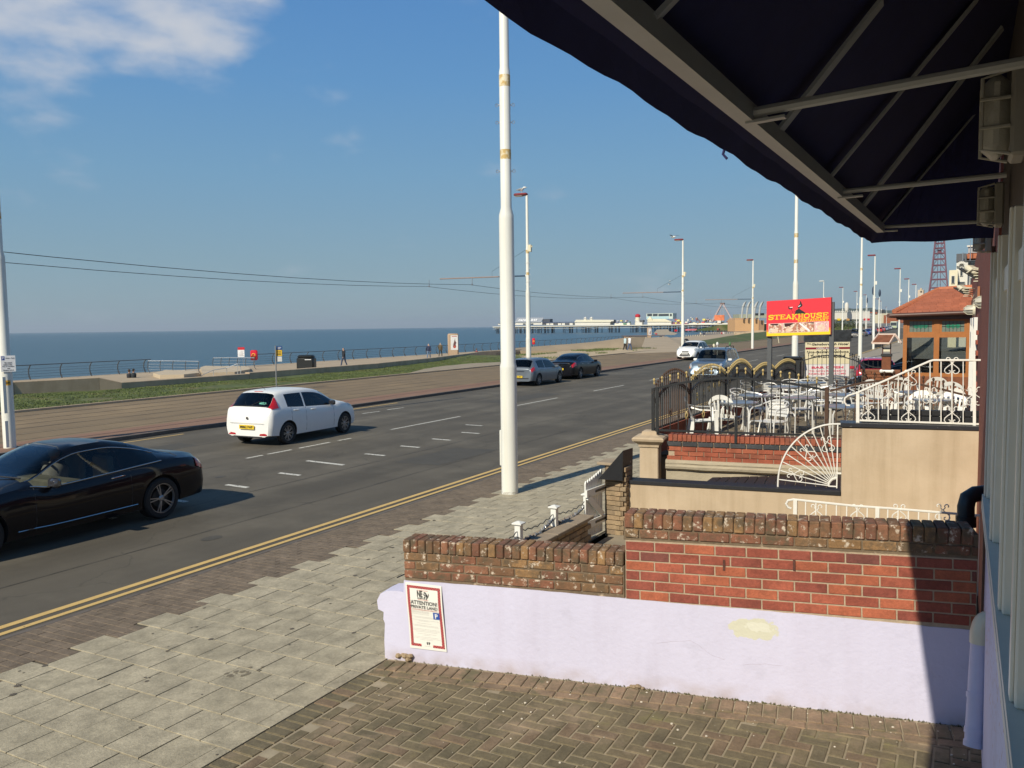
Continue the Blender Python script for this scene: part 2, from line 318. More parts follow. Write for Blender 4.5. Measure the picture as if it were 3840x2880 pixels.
def brickmat(name, cols, lichen=None, moss=None):
    m = bpy.data.materials.new(name); m.use_nodes = True; t = m.node_tree; N = t.nodes; L = t.links; b = N['Principled BSDF']; b.inputs['Roughness'].default_value = .88
    oi = N.new('ShaderNodeObjectInfo'); cr = N.new('ShaderNodeValToRGB'); cr.color_ramp.interpolation = 'CONSTANT' if len(cols) > 4 else 'LINEAR'
    cr.color_ramp.elements[0].color = (*cols[0], 1); cr.color_ramp.elements[1].color = (*cols[-1], 1); cr.color_ramp.elements[1].position = (len(cols)-1)/len(cols) if len(cols) > 4 else 1
    for i, c in enumerate(cols[1:-1]):
        e = cr.color_ramp.elements.new((i+1)/len(cols) if len(cols) > 4 else (i+1)/(len(cols)-1)); e.color = (*c, 1)
    L.new(oi.outputs['Random'], cr.inputs[0]); cur = cr.outputs[0]
    g = N.new('ShaderNodeNewGeometry')
    def noi(sc, d=6, ro=.65):
        n = N.new('ShaderNodeTexNoise'); n.inputs['Scale'].default_value = sc; n.inputs['Detail'].default_value = d; n.inputs['Roughness'].default_value = ro; L.new(g.outputs['Position'], n.inputs['Vector']); return n
    for sc, lo in ((5, .72), (38, .82), (130, .86)):
        r = N.new('ShaderNodeMapRange'); r.inputs[1].default_value = .3; r.inputs[2].default_value = .7; r.inputs[3].default_value = lo; r.inputs[4].default_value = 2-lo; L.new(noi(sc).outputs['Fac'], r.inputs[0])
        x = N.new('ShaderNodeVectorMath'); x.operation = 'SCALE'; L.new(cur, x.inputs[0]); L.new(r.outputs[0], x.inputs['Scale']); cur = x.outputs[0]
    for spec_ in (moss, lichen):
        if spec_:
            c, sc, lo, hi = spec_; r = N.new('ShaderNodeMapRange'); r.inputs[1].default_value = lo; r.inputs[2].default_value = hi; L.new(noi(sc, 8, .7).outputs['Fac'], r.inputs[0])
            x = N.new('ShaderNodeMix'); x.data_type = 'RGBA'; L.new(r.outputs[0], x.inputs['Factor']); L.new(cur, x.inputs[6]); x.inputs[7].default_value = (*c, 1); cur = x.outputs[2]
    L.new(cur, b.inputs['Base Color'])
    bu = N.new('ShaderNodeBump'); bu.inputs['Strength'].default_value = .5; bu.inputs['Distance'].default_value = .01; L.new(noi(70).outputs['Fac'], bu.inputs['Height']); L.new(bu.outputs[0], b.inputs['Normal'])
    MATS[name] = m; return m
B_red = brickmat('red_brick', [(0.28, 0.072, 0.045), (0.33, 0.09, 0.053), (0.24, 0.063, 0.043), (0.38, 0.11, 0.056), (0.30, 0.08, 0.05), (0.18, 0.06, 0.047), (0.27, 0.073, 0.048)], lichen=((0.45, 0.36, 0.28), 9, .70, .78))
B_old = brickmat('weathered_brick', [(0.22, 0.092, 0.052), (0.19, 0.10, 0.052), (0.27, 0.155, 0.068), (0.18, 0.08, 0.048), (0.24, 0.11, 0.062), (0.20, 0.115, 0.056)], moss=((0.115, 0.080, 0.047), 7, .48, .62), lichen=((0.56, 0.47, 0.37), 16, .565, .63))
B_new = brickmat('orange_red_brick', [(0.33, 0.09, 0.048), (0.28, 0.075, 0.042), (0.37, 0.11, 0.058), (0.24, 0.08, 0.048)])
B_grey = brickmat('slate_grey_brick', [(0.045, 0.048, 0.052), (0.06, 0.063, 0.068), (0.05, 0.052, 0.055)])
B_stone = brickmat('sandstone_block', [(0.34, 0.25, 0.15), (0.24, 0.18, 0.115), (0.38, 0.27, 0.16), (0.20, 0.15, 0.10)])
B_brown = brickmat('brown_brick', [(0.19, 0.07, 0.035), (0.22, 0.085, 0.04), (0.16, 0.06, 0.032)])
B_slab = brickmat('concrete_slab', [(0.366, 0.320, 0.226), (0.380, 0.333, 0.238), (0.354, 0.310, 0.219)], lichen=((0.22, 0.19, 0.14), 1.9, .70, .80), moss=((0.30, 0.262, 0.19), 9, .60, .72))
B_pave = brickmat('plum_paver', [(0.160, 0.122, 0.084), (0.178, 0.136, 0.096), (0.145, 0.110, 0.077)])
B_drive = brickmat('driveway_paver', [(0.152, 0.124, 0.072), (0.134, 0.110, 0.065), (0.166, 0.132, 0.076), (0.178, 0.126, 0.078), (0.142, 0.118, 0.069)], moss=((0.19, 0.175, 0.065), 1.1, .60, .74), lichen=((0.30, 0.225, 0.15), 1.6, .52, .70))
B_edge = brickmat('pink_edge_paver', [(0.24, 0.165, 0.105), (0.20, 0.145, 0.092), (0.27, 0.18, 0.115)], moss=((0.13, 0.112, 0.06), 3.5, .50, .64))
M_mortar = mat('mortar', (0.42, 0.33, 0.23), .95, var=.18, scale=14, bump=.4, bscale=60)
M_mortard = mat('old_mortar', (0.17, 0.125, 0.08), .95, var=.3, scale=14, bump=.4, bscale=60, col2=(0.45, 0.36, 0.26), c2scale=9, c2lo=.6, c2hi=.68)
M_joint = mat('sandy_joint', (0.33, 0.275, 0.19), .95, var=.25, scale=5, bump=.3, bscale=70, col2=(0.14, 0.125, 0.065), c2scale=1.1, c2lo=.56, c2hi=.72)
M_jointd = mat('dark_joint', (0.10, 0.085, 0.06), .95, var=.2)

# ------------------------------------------------------------------ terrain, sea, road
NY = [-60, -20, 0, 20, 40, 60, 80, 110, 140, 170, 200, 240, 280, 330, 400, 500, 650, 850, 1200]
def strip(x0, x1, z0, z1=None, ys=NY, zlift=0):
    z1 = z0 if z1 is None else z1
    return MB().grid([[(x0+off(y), y, z0+zlift), (x1+off(y), y, z1+zlift)] for y in ys])
sea = MB().poly([(-40000, -20000, -5.7), (-55, -20000, -5.7), (-55, 800, -5.7), (-160, 900, -5.7), (-300, 3000, -5.7), (-600, 30000, -5.7), (-40000, 30000, -5.7)])
def seamat():
    m = bpy.data.materials.new('sea_water'); m.use_nodes = True; t = m.node_tree; N = t.nodes; L = t.links; b = N['Principled BSDF']
    b.inputs['Base Color'].default_value = (0.028, 0.062, 0.092, 1); b.inputs['Roughness'].default_value = .32; b.inputs['Specular IOR Level'].default_value = .5
    g = N.new('ShaderNodeNewGeometry'); mp = N.new('ShaderNodeMapping'); mp.inputs['Scale'].default_value = (.35, .16, 1); L.new(g.outputs['Position'], mp.inputs[0])
    n = N.new('ShaderNodeTexNoise'); n.inputs['Scale'].default_value = 1.0; n.inputs['Detail'].default_value = 7; n.inputs['Roughness'].default_value = .6; L.new(mp.outputs[0], n.inputs['Vector'])
    bu = N.new('ShaderNodeBump'); bu.inputs['Strength'].default_value = 1; bu.inputs['Distance'].default_value = 1.1; L.new(n.outputs['Fac'], bu.inputs['Height']); L.new(bu.outputs[0], b.inputs['Normal'])
    mp2 = N.new('ShaderNodeMapping'); mp2.inputs['Scale'].default_value = (.02, .006, 1); L.new(g.outputs['Position'], mp2.inputs[0])
    n2 = N.new('ShaderNodeTexNoise'); n2.inputs['Scale'].default_value = 1; n2.inputs['Detail'].default_value = 6; L.new(mp2.outputs[0], n2.inputs['Vector'])
    cr = N.new('ShaderNodeMix'); cr.data_type = 'RGBA'; L.new(n2.outputs['Fac'], cr.inputs['Factor']); cr.inputs[6].default_value = (0.040, 0.086, 0.116, 1); cr.inputs[7].default_value = (0.064, 0.116, 0.138, 1); L.new(cr.outputs[2], b.inputs['Base Color'])
    return m
struct(sea, 'sea', seamat())
M_sand = mat('sand', (0.46, 0.36, 0.23), .95, var=.12, scale=.8, bump=.4, bscale=6, fine=.06)
M_town = mat('town_ground', (0.16, 0.15, 0.13), .95, var=.15, scale=.05)
struct(MB().grid([[(-62, -60, -.52), (-62, 130, -.52), (-80, 400, -.52), (-150, 860, -.52), (-180, 920, -.52), (-330, 3000, -.52), (-700, 12000, -.52)], [(3500, -60, -.52), (3500, 130, -.52), (3500, 400, -.52), (3500, 860, -.52), (3500, 920, -.52), (3500, 3000, -.52), (3500, 12000, -.52)]]), 'ground', M_town)
b = MB()       # sea wall face dropping to the water and the beach beyond
pts = [(-61.5, -60), (-62, 60), (-63, 130), (-80, 400), (-150, 860)]
b.grid([[(x, y, -.45) for x, y in pts], [(x-1.2, y, -7) for x, y in pts]]); struct(b, 'sea_defence', M_conc)
M_beach = mat('wet_sand', (0.21, 0.165, 0.115), .6, var=.15, scale=.05)
struct(MB().grid([[(-62, 120, -3.6), (-80, 400, -4.2), (-148, 860, -4.6), (-175, 960, -4.6), (-330, 3000, -4.6)], [(-66, 120, -5.72), (-140, 400, -5.78), (-240, 860, -5.78), (-260, 960, -5.78), (-600, 3000, -5.78)]]), 'beach', M_beach)

struct(strip(-21.15, -8.50, 0), 'road', M_asph)
# promenade
M_prom = mat('promenade_paving', (0.40, 0.315, 0.215), .9, var=.12, scale=.35, bump=.1, bscale=20, fine=.05)
b = MB(); b.grid([[(-61.6, y if y < 120 else y, -.4), (-33.5, y, -.4)] for y in (-60, 0, 40, 80, 110, 128)]); b.grid([[(-63, 128, -.4), (-33.5, 128, -.4)], [(-80, 400, -.4), (-40, 400, -.4)], [(-150, 860, -.4), (-125, 860, -.4)]])
struct(b, 'promenade', M_prom)
# kerb far side + tramway
M_kerb = mat('kerb_stone', (0.12, 0.10, 0.085), .9, var=.25, scale=3)
b = MB()
for i in range(len(NY)-1):
    y0, y1 = NY[i], NY[i+1]
    b.grid([[(-21.15+off(y), y, 0), (-21.15+off(y), y, .115), (-21.30+off(y), y, .115)] for y in (y0, y1)])
struct(b, 'far_kerb', M_kerb)
M_tram = mat('tramway_surface', (0.205, 0.148, 0.085), .92, var=.12, scale=.5, bump=.2, bscale=30, col2=(0.25, 0.178, 0.10), c2scale=.3, c2lo=.5, c2hi=.62, fine=.1)
M_tramr = mat('red_tram_paving', (0.235, 0.135, 0.088), .92, var=.12, scale=.8, bump=.2, bscale=30, fine=.08)
struct(strip(-31.4, -22.9, .112), 'tramway', M_tram)
struct(strip(-22.9, -21.30, .112, zlift=0.002), 'tram_platform_paving', M_tramr)
M_rail = mat('tram_rail_groove', (0.06, 0.042, 0.027), .6, var=.3, scale=1.0, col2=(0.20, 0.145, 0.085), c2scale=.35, c2lo=.44, c2hi=.56)
for i, x in enumerate((-29.9, -28.45, -26.0, -24.55)):
    b = strip(x-.035, x+.035, .118); struct(b, 'tram_rail', M_rail)
for x in (-27.2, -23.25):
    struct(strip(x-.03, x+.03, .117), 'tramway_joint', M_rail)
struct(strip(-22.35, -22.24, .119), 'paving_joint', mat('plum_band', (0.17, 0.10, 0.075), .9))
b = MB(); b.grid([[(-31.32+off(y), y, .112), (-31.32+off(y), y, .20), (-31.52+off(y), y, .20), (-31.52+off(y), y, .1)] for y in NY]); struct(b, 'grass_kerb', M_conc)

# grass verge with real blades
def verge_z(x, y):
    t = (-31.5-x)/6.0
    return .15 + .16*max(0, min(1.4, t)) + .05*noise.noise(V((x*.5, y*.3, 0))) + .02*noise.noise(V((x*2, y*2, 3)))
WALL = [(-39.5, -20), (-38.6, 8), (-38.0, 21.5), (-37.1, 25.1), (-36.8, 26.1), (-36.3, 34), (-36.3, 46), (-38.2, 56), (-42.5, 68), (-45.6, 76), (-46.8, 88)]
def wallx(y):
    for (x0, y0), (x1, y1) in zip(WALL, WALL[1:]):
        if y <= y1: return x0+(x1-x0)*(y-y0)/(y1-y0)
    return WALL[-1][0]
rows = []
for i in range(110):
    y = -10+i*.72; xl = wallx(y); rows.append([V((-31.52+(xl+31.5)*j/12, y, verge_z(-31.52+(xl+31.5)*j/12, y))) for j in range(13)])
struct(MB().grid(rows), 'grass_verge', M_grass, smooth=True)
M_blade = mat('grass_blade', (0.105, 0.138, 0.038), .8, var=.45, scale=1.2, col2=(0.17, 0.15, 0.06), c2scale=.7, c2lo=.56, c2hi=.7)
def blades(name, n, fn, h, seed=1):
    rr = random.Random(seed); b = MB(); vs = []; fs = []
    for i in range(n):
        p = fn(rr)
        if p is None: continue
        a = rr.random()*pi; wd = .018+.02*rr.random(); hh = h*(.5+rr.random()); lx, ly = rr.gauss(0, .5)*hh, rr.gauss(0, .5)*hh
        k = len(vs); vs += [(p.x-cos(a)*wd, p.y-sin(a)*wd, p.z-.01), (p.x+cos(a)*wd, p.y+sin(a)*wd, p.z-.01), (p.x+lx, p.y+ly, p.z+hh)]; fs.append((k, k+1, k+2))
    me = bpy.data.meshes.new(name); me.from_pydata(vs, [], fs); me.materials.append(M_blade); o = bpy.data.objects.new(name, me); COL.objects.link(o)
    return o
def patchy(x, y): return noise.noise(V((x*.35, y*.22, 7.7)))
def gravel_zone(x, y):       # bare strip beside the tramway
    return y > 43 and y < 63 and x > -31.6-2.6*sin(max(0, min(1, (y-43)/20))*pi)
def fn(rr):
    y = 12+58*rr.random()**1.25; x = -31.6+(wallx(y)+31.7)*rr.random()
    if gravel_zone(x, y) or patchy(x, y) > .34: return None
    if y > 60 and rr.random() < (y-60)/9: return None
    return V((x, y, verge_z(x, y)))
tag(blades('grass', 70000, fn, .030), 'short windblown grass growing on the verge between tramway and sea wall', 'grass', kind='stuff')
b = MB(); rows = []
for i in range(20):
    y = 43.2+i*1.02; wdt = 2.6*sin((y-43)/20*pi); rows.append([V((-31.54-wdt*j/4, y, verge_z(-31.54-wdt*j/4, y)+.035)) for j in range(5)])
struct(b.grid(rows), 'gravel_patch', mat('gravel', (0.30, 0.25, 0.18), .95, var=.15, scale=3, bump=.6, bscale=12, fine=.15))
# sand drifts
rows = []
for i in range(50):
    y = 62+i*.7; rows.append([V((-31.54-(9.0+.02*i)*j/16, y, .15+.13*sin(j/16*pi)*max(0, min(1, (y-61)/8))*(1+.6*noise.noise(V((j*.5, y*.25, 0))))+.05*noise.noise(V((j*1.3, y*.8, 2))))) for j in range(17)])
struct(MB().grid(rows), 'sand_drift', M_sand, smooth=True)
def fn2(rr):
    y = 63+32*rr.random(); x = -32.3-7*rr.random(); 
    if noise.noise(V((x*.55, y*.28, 1.5))) < .18: return None
    return V((x, y, .22+.1*sin((-31.5-x)/9*pi)))
tag(blades('marram_grass', 12000, fn2, .13, 3), 'dry grass tufts growing on the sand drift beyond the parked cars', 'grass', kind='stuff')
# grass mound in the distance
M_grassf = mat('far_grass', (0.075, 0.10, 0.028), .95, var=.3, scale=.3, col2=(0.17, 0.14, 0.07), c2scale=.12, c2lo=.55, c2hi=.7, bump=.5, bscale=3)
rows = []
for i in range(30):
    y = 103+i*7; wd_ = 3+min(14, (y-100)*.12); rows.append([V((-32.5+off(y)-wd_*j/8, y, .10+1.15*sin(min(1, j/8)*pi)*min(1, (y-100)/70)*(.8+.3*noise.noise(V((j, y*.05, 0)))))) for j in range(9)])
struct(MB().grid(rows), 'grass_mound', M_grassf, smooth=True)
struct(MB().grid([[(-31.54, 96, .10), (-33.6, 96, .05)], [(-31.54+off(330), 330, .1), (-33.6+off(330), 330, .05)]]), 'tramside_path', M_prom)
# dune slope before the pier
p0 = [PD(2610, 1237, 420), PD(2700, 1218, 420), PD(2760, 1215, 420), PD(2860, 1215, 420), PD(2860, 1240, 420)]
bb = MB(); bb.slab([V((p.x, p.y, p.z)) for p in p0]+[PD(2610, 1240, 420)], 25, (0, 1, 0)); struct(bb, 'dune_bank', M_grassf)

# ---------------- near side: kerb, pavement, pavers, slabs, forecourt
struct(MB().grid([[(-8.50+off(y), y, 0), (-8.50+off(y), y, .052), (-8.36+off(y), y, G(-8.36)-.002)] for y in NY]), 'near_kerb', M_kerb)
rows = [[(-8.36+off(y), y, G(-8.36)-.012), (-4.3+off(y), y, G(-4.3)-.012)] for y in NY if y >= 26]; rows.insert(0, [(-8.36, 26, G(-8.36)-.012), (-4.3, 26, G(-4.3)-.012)])
M_pavefar = mat('far_pavement', (0.31, 0.265, 0.20), .9, var=.1, scale=.6, bump=.1, bscale=25)
struct(MB().grid([[tuple(V(p)+V((0, 0, .012))) for p in r] for r in rows]), 'far_pavement', M_pavefar)
pav = struct(MB().grid([[(-8.36, y, G(-8.36)-.012), (-4.44, y, G(-4.44)-.012)] for y in (-6, 26)]), 'pavement', M_jointd)
SL = atan2(.025, 1)
def paver_mesh(name, lx, ly, h, bev, m):
    b = MB(); x, y = lx/2, ly/2
    b.add([(-x, -y, -h), (x, -y, -h), (x, y, -h), (-x, y, -h), (-x, -y, -bev), (x, -y, -bev), (x, y, -bev), (-x, y, -bev), (-x+bev, -y+bev, 0), (x-bev, -y+bev, 0), (x-bev, y-bev, 0), (-x+bev, y-bev, 0)],
          [(0,1,5,4),(1,2,6,5),(2,3,7,6),(3,0,4,7),(4,5,9,8),(5,6,10,9),(6,7,11,10),(7,4,8,11),(8,9,10,11)])
    return b.mesh(name, m)
def lay(pieces, parent, mesh_, name, stuffname, m, dims, dist_pt=(-2, 0)):
    """pieces: (x,y,rot,(sx,sy)) ; nearest 300 as parts, the rest joined"""
    vis = sorted(pieces, key=lambda q: hypot(q[0], q[1]))
    near, far = vis[:298], vis[298:]
    for x, y, r, sc in near:
        z = G(x)+random.uniform(-.0015, .0025)
        inst(mesh_, name, parent, (x, y, z), (random.gauss(0, .003), -SL+random.gauss(0, .003), r), (sc[0], sc[1], 1))
    if far:
        vs = []; fs = []
        for x, y, r, sc in far:
            T = Matrix.Translation((x, y, G(x)+random.uniform(-.001, .002))) @ Matrix.Rotation(-SL, 4, 'Y') @ Matrix.Rotation(r, 4, 'Z') @ Matrix.Diagonal((sc[0], sc[1], 1, 1))
            k = len(vs); vs += [T @ v.co for v in mesh_.vertices]; fs += [tuple(i+k for i in p.vertices) for p in mesh_.polygons]
        me = bpy.data.meshes.new(stuffname); me.from_pydata(vs, [], fs); me.materials.append(m)
        o = bpy.data.objects.new(stuffname, me); COL.objects.link(o); o.parent = parent; o['kind'] = 'stuff'
def visible(x, y, m=.1):
    d = V((x, y, G(x)))-CAMP; z = d.dot(_f)
    if z < .5: return False
    px = 1920+d.dot(_R)/z*FPX; py = 1440-d.dot(_U)/z*FPX
    return -250 < px < 4000 and -100 < py < 3150
# concrete slabs
LX, LY = .385, .366
ms = paver_mesh('slab', LX-.010, LY-.009, .03, .0018, B_slab)
ps = []
for k in range(-14, 60):
    yc = 4.26+LY*(k+.5)
    sh = 0 if k % 2 else LX/2
    for j in range(9):
        x0 = -7.49+sh+j*LX; x1 = x0+LX
        if x0 > -4.47: break
        x1 = min(x1, -4.47)
        if x1-x0 < .06: continue
        if visible((x0+x1)/2, yc): ps.append(((x0+x1)/2, yc, 0, ((x1-x0)/LX, 1)))
lay(ps, pav, ms, 'slab', 'slabs_beyond', B_slab, None)
# plum pavers by the kerb (own setting piece)
pb = struct(MB().grid([[(-8.35, y, G(-8.35)-.008), (-7.28, y, G(-7.28)-.008)] for y in (-6, 26)]), 'kerbside_paving', M_jointd)
mp_ = paver_mesh('paver', .197, .0995, .03, .003, B_pave)
ps = []
for k in range(-60, 300):
    yc = -1.5+k*.1025
    kk = math.floor((yc-4.26)/LY); lim = -7.49+(0 if kk % 2 else LX/2)
    for j in range(10):
        x0 = -8.35+j*.2+(.1 if k % 2 else 0)-.1; x1 = min(x0+.2, lim); x0 = max(x0, -8.35)
        if x1-x0 < .04 or yc > 26: continue
        if visible((x0+x1)/2, yc): ps.append(((x0+x1)/2, yc, 0, ((x1-x0)/.2, 1)))
lay(ps, pb, mp_, 'paver', 'pavers_beyond', B_pave, None)
# forecourt herringbone
WA0 = V((-4.441, 5.70, 0)); WDIR = V((1, .157, 0)).normalized(); WANG = atan2(.157, 1)
def wall_y(x): return 5.70+.157*(x+4.441)
fc = struct(MB().grid([[(-4.46, y, G(-4.46)-.0065), (.6, y, G(.6)-.0065)] for y in (-6, 5.5)]+[[(-4.46, 5.72, G(-4.46)-.0065), (.6, 6.52, G(.6)-.0065)]]), 'forecourt', M_joint)
A_ = .1035
mh = paver_mesh('paving_brick', 2*A_-.014, A_-.014, .03, .004, B_drive)
ps = []
for i in range(-60, 60):
    for j in range(-70, 80):
        m4 = (i-j) % 4
        if m4 == 0: ps.append(((i+1)*A_, (j+.5)*A_, 0, (1, 1)))
        if m4 == 3: ps.append(((i+.5)*A_, (j+1)*A_, pi/2, (1, 1)))
ps = [q for q in ps if -4.30 < q[0] < .35 and q[1] < wall_y(q[0])-.315 and q[0] > -4.22 and q[1] > -3 and visible(q[0], q[1])]
lay(ps, fc, mh, 'paving_brick', 'paving_bricks_beyond', B_drive, None)
me_ = paver_mesh('edge_brick', A_-.009, 2*A_-.009, .03, .006, B_edge)
k = 0
while True:
    x = -4.40+k*A_; k += 1
    if x > .35: break
    for rr_ in (0,): inst(me_, 'edge_brick', fc, (x, wall_y(x)-.14+random.uniform(-.004, .004), G(x)+.005), (0, -SL, WANG))
me2 = paver_mesh('edge_brick', 2*A_-.009, A_-.009, .03, .006, B_edge)
for k in range(23):
    x = -4.33+k*2*A_; inst(me2, 'edge_brick', fc, (x, wall_y(x)-.305, G(x)+.0052), (0, -SL, WANG))
for k in range(60): inst(mh, 'paving_brick', fc, (-4.36, wall_y(-4.4)-.42-k*A_, G(-4.36)+.0030), (0, -SL, 0))
# litter: small bits of shell and stone on the forecourt
b = MB(); rr = random.Random(5)
for i in range(170):
    t = rr.random(); x = -4.2+4.4*rr.random(); y = wall_y(x)-.03-abs(rr.gauss(0, .8 if t < .6 else .12))
    if x < -3.2 and rr.random() < .6: continue
    s_ = .003+.009*rr.random()**3; b.ball((x, y, G(x)+s_*.4), s_, 5, 3, .6)
tag(b.build('shell_fragments', mat('shell_white', (0.62, 0.56, 0.46), .8, var=.3, scale=20), None), 'small pale shell and mortar crumbs scattered over the brick forecourt', 'debris', kind='stuff')
b = MB(); rr = random.Random(8)
for i in range(520):
    x = -4.4+4.6*rr.random()**.7; y = wall_y(x)-.012-abs(rr.gauss(0, .018)); h_ = .005+.012*rr.random()**2
    a = rr.random()*6; b.add([(x-.006, y, G(x)), (x+.006, y+.002, G(x)), (x+.01*cos(a), y+.01*sin(a), G(x)+h_)], [(0, 1, 2)])
tag(b.build('moss', mat('moss', (0.085, 0.08, 0.03), .9, var=.4, scale=20), None, fixn=False), 'dark moss growing along the foot of the lilac wall', 'moss', kind='stuff')
# tar seams and repair patches
M_tar = mat('tar_seam', (0.035, 0.032, 0.028), .7, var=.3, scale=3, col2=(0.10, 0.09, 0.072), c2scale=1.3, c2lo=.46, c2hi=.56)
for x0, wv_, y0, y1 in ((-12.05, .018, 2, 60), (-15.05, .015, 4, 48), (-18.3, .02, 8, 80), (-10.3, .014, 3, 22)):
    b = MB(); rows = []; n_ = int((y1-y0)*2)
    for i in range(n_+1):
        y = y0+(y1-y0)*i/n_; x = x0+.05*noise.noise(V((y*.6, x0, 0))); q = wv_*(.6+.5*noise.noise(V((y*3, x0, 5)))); rows.append([(x-q, y, .003), (x+q, y, .003)])
    struct(b.grid(rows), 'tar_seam', M_tar)
M_rep = mat('asphalt_repair', (0.075, 0.068, 0.055), .85, var=.15, scale=2, bump=.3, bscale=60, fine=.25)
for pts in ([(-11.6, 15.2), (-10.4, 15.3), (-10.35, 17.9), (-11.55, 17.7)], [(-19.2, 13.1), (-18.2, 13.0), (-18.25, 15.2), (-19.15, 15.3)], [(-17.4, 29), (-16.3, 29), (-16.3, 34), (-17.4, 34)]):
    struct(MB().poly([(x, y, .0022) for x, y in pts]), 'asphalt_repair', M_rep)
for x, y, r_ in ((-9.9, 8.4, .11), (-13.9, 12.1, .09), (-11.2, 20.5, .12)):
    struct(MB().poly([(x+r_*(1+.3*noise.noise(V((cos(a*pi/7), sin(a*pi/7), x))))*cos(a*pi/7), y+1.6*r_*sin(a*pi/7), .0034) for a in range(14)]), 'oil_stain', mat('oil', (0.074, 0.066, 0.052), .75, var=.3, scale=12))
# stains and gum on the slabs
M_gum = mat('dark_gum', (0.12, 0.10, 0.075), .8); rr = random.Random(31)
b = MB()
for i in range(90):
    x, y = -7.4+2.9*rr.random(), 2.5+14*rr.random(); r_ = .008+.02*rr.random()**2
    b.poly([(x+r_*cos(a*pi/4), y+r_*1.3*sin(a*pi/4), G(x)+.0045) for a in range(8)])
o = struct(b, 'gum_spots', M_gum); o['kind'] = 'stuff'; o['label'] = 'dark chewing gum spots scattered over the pale pavement slabs'
b = MB(); c_ = gpt = PZ(900, 2530, G(-5.9))
for i in range(14):
    x, y = c_.x+rr.gauss(0, .06), c_.y+rr.gauss(0, .12); r_ = .008+.016*rr.random(); b.poly([(x+r_*cos(a*pi/4)*rr.uniform(.6, 1.2), y+r_*1.5*sin(a*pi/4)*rr.uniform(.6, 1.2), G(x)+.005) for a in range(8)])
o = struct(b, 'spill_stain', mat('spill', (0.19, 0.16, 0.11), .8)); o['kind'] = 'stuff'; o['label'] = 'dark splashed stain on the pavement slabs near the forecourt corner'
# road markings
def paint(pts, m, name='road_marking', z=.004):
    return struct(MB().poly([(x, y, z) for x, y in pts]), name, m)
for x0, x1 in ((-8.985, -8.885), (-8.775, -8.695)):
    struct(strip(x0, x1, .004), 'yellow_line', M_yline)
struct(strip(-20.75, -20.66, .004, ys=[4, 16.7]), 'yellow_line', M_yline)
struct(strip(-20.80, -20.70, .004, ys=[21.5, 27.5]), 'yellow_line', M_yline)
for i, y in enumerate([11.52, 12.99, 14.46, 15.93, 17.41, 18.9, 20.44, 22.1, 10.05, 8.6]):
    if i == 2: paint([(-13.68, y+.1), (-13.66, y-.03), (-12.43, y-.13), (-12.45, y)], M_line)
    else:
        xo = -.9 if i == 7 else 0
        paint([(-13.07+xo, y+.055), (-13.06+xo, y-.06), (-12.42+xo, y-.09), (-12.43+xo, y+.03)], M_line)
for y0, y1 in ((14.14, 14.67), (14.84, 15.67), (15.95, 17.15), (17.5, 18.05), (20.1, 24.1), (28, 32), (36, 40), (44, 48), (52, 56), (60, 64), (68, 72), (80, 84), (92, 96), (110, 114), (5, 9)):
    xx = -15.3 if y0 < 19 else -15.45
    paint([(xx-.045, y0), (xx+.045, y0), (xx+.045, y1), (xx-.045, y1)], M_line)
for y0 in (17.6, 23.5, 25.0): paint([(-19.4, y0), (-19.3, y0), (-19.2, y0+.9), (-19.28, y0+.9)], M_line)

# ------------------------------------------------------------------ our forecourt wall (lilac render, old brick, high red brick)
SH = Matrix(((1, 0, 0, 0), (0, 1, 0, 0), (.0247, 0, 1, 0), (0, 0, 0, 1)))   # courses climb with the ground
def brick_mesh(name, lx, ly, lz, m, bev=.004): return MB().bbox((-lx/2, -ly/2, -lz/2), (lx/2, ly/2, lz/2), bev).mesh(name, m)
wa = thing('garden_wall', 'low forecourt wall with lilac painted render below and weathered brick coping on top', 'wall', (-4.441, 5.70, 0), WANG)
def rad(mb, parent, name, m, smooth=False): return mb.build(name, m, parent, smooth, world=False)
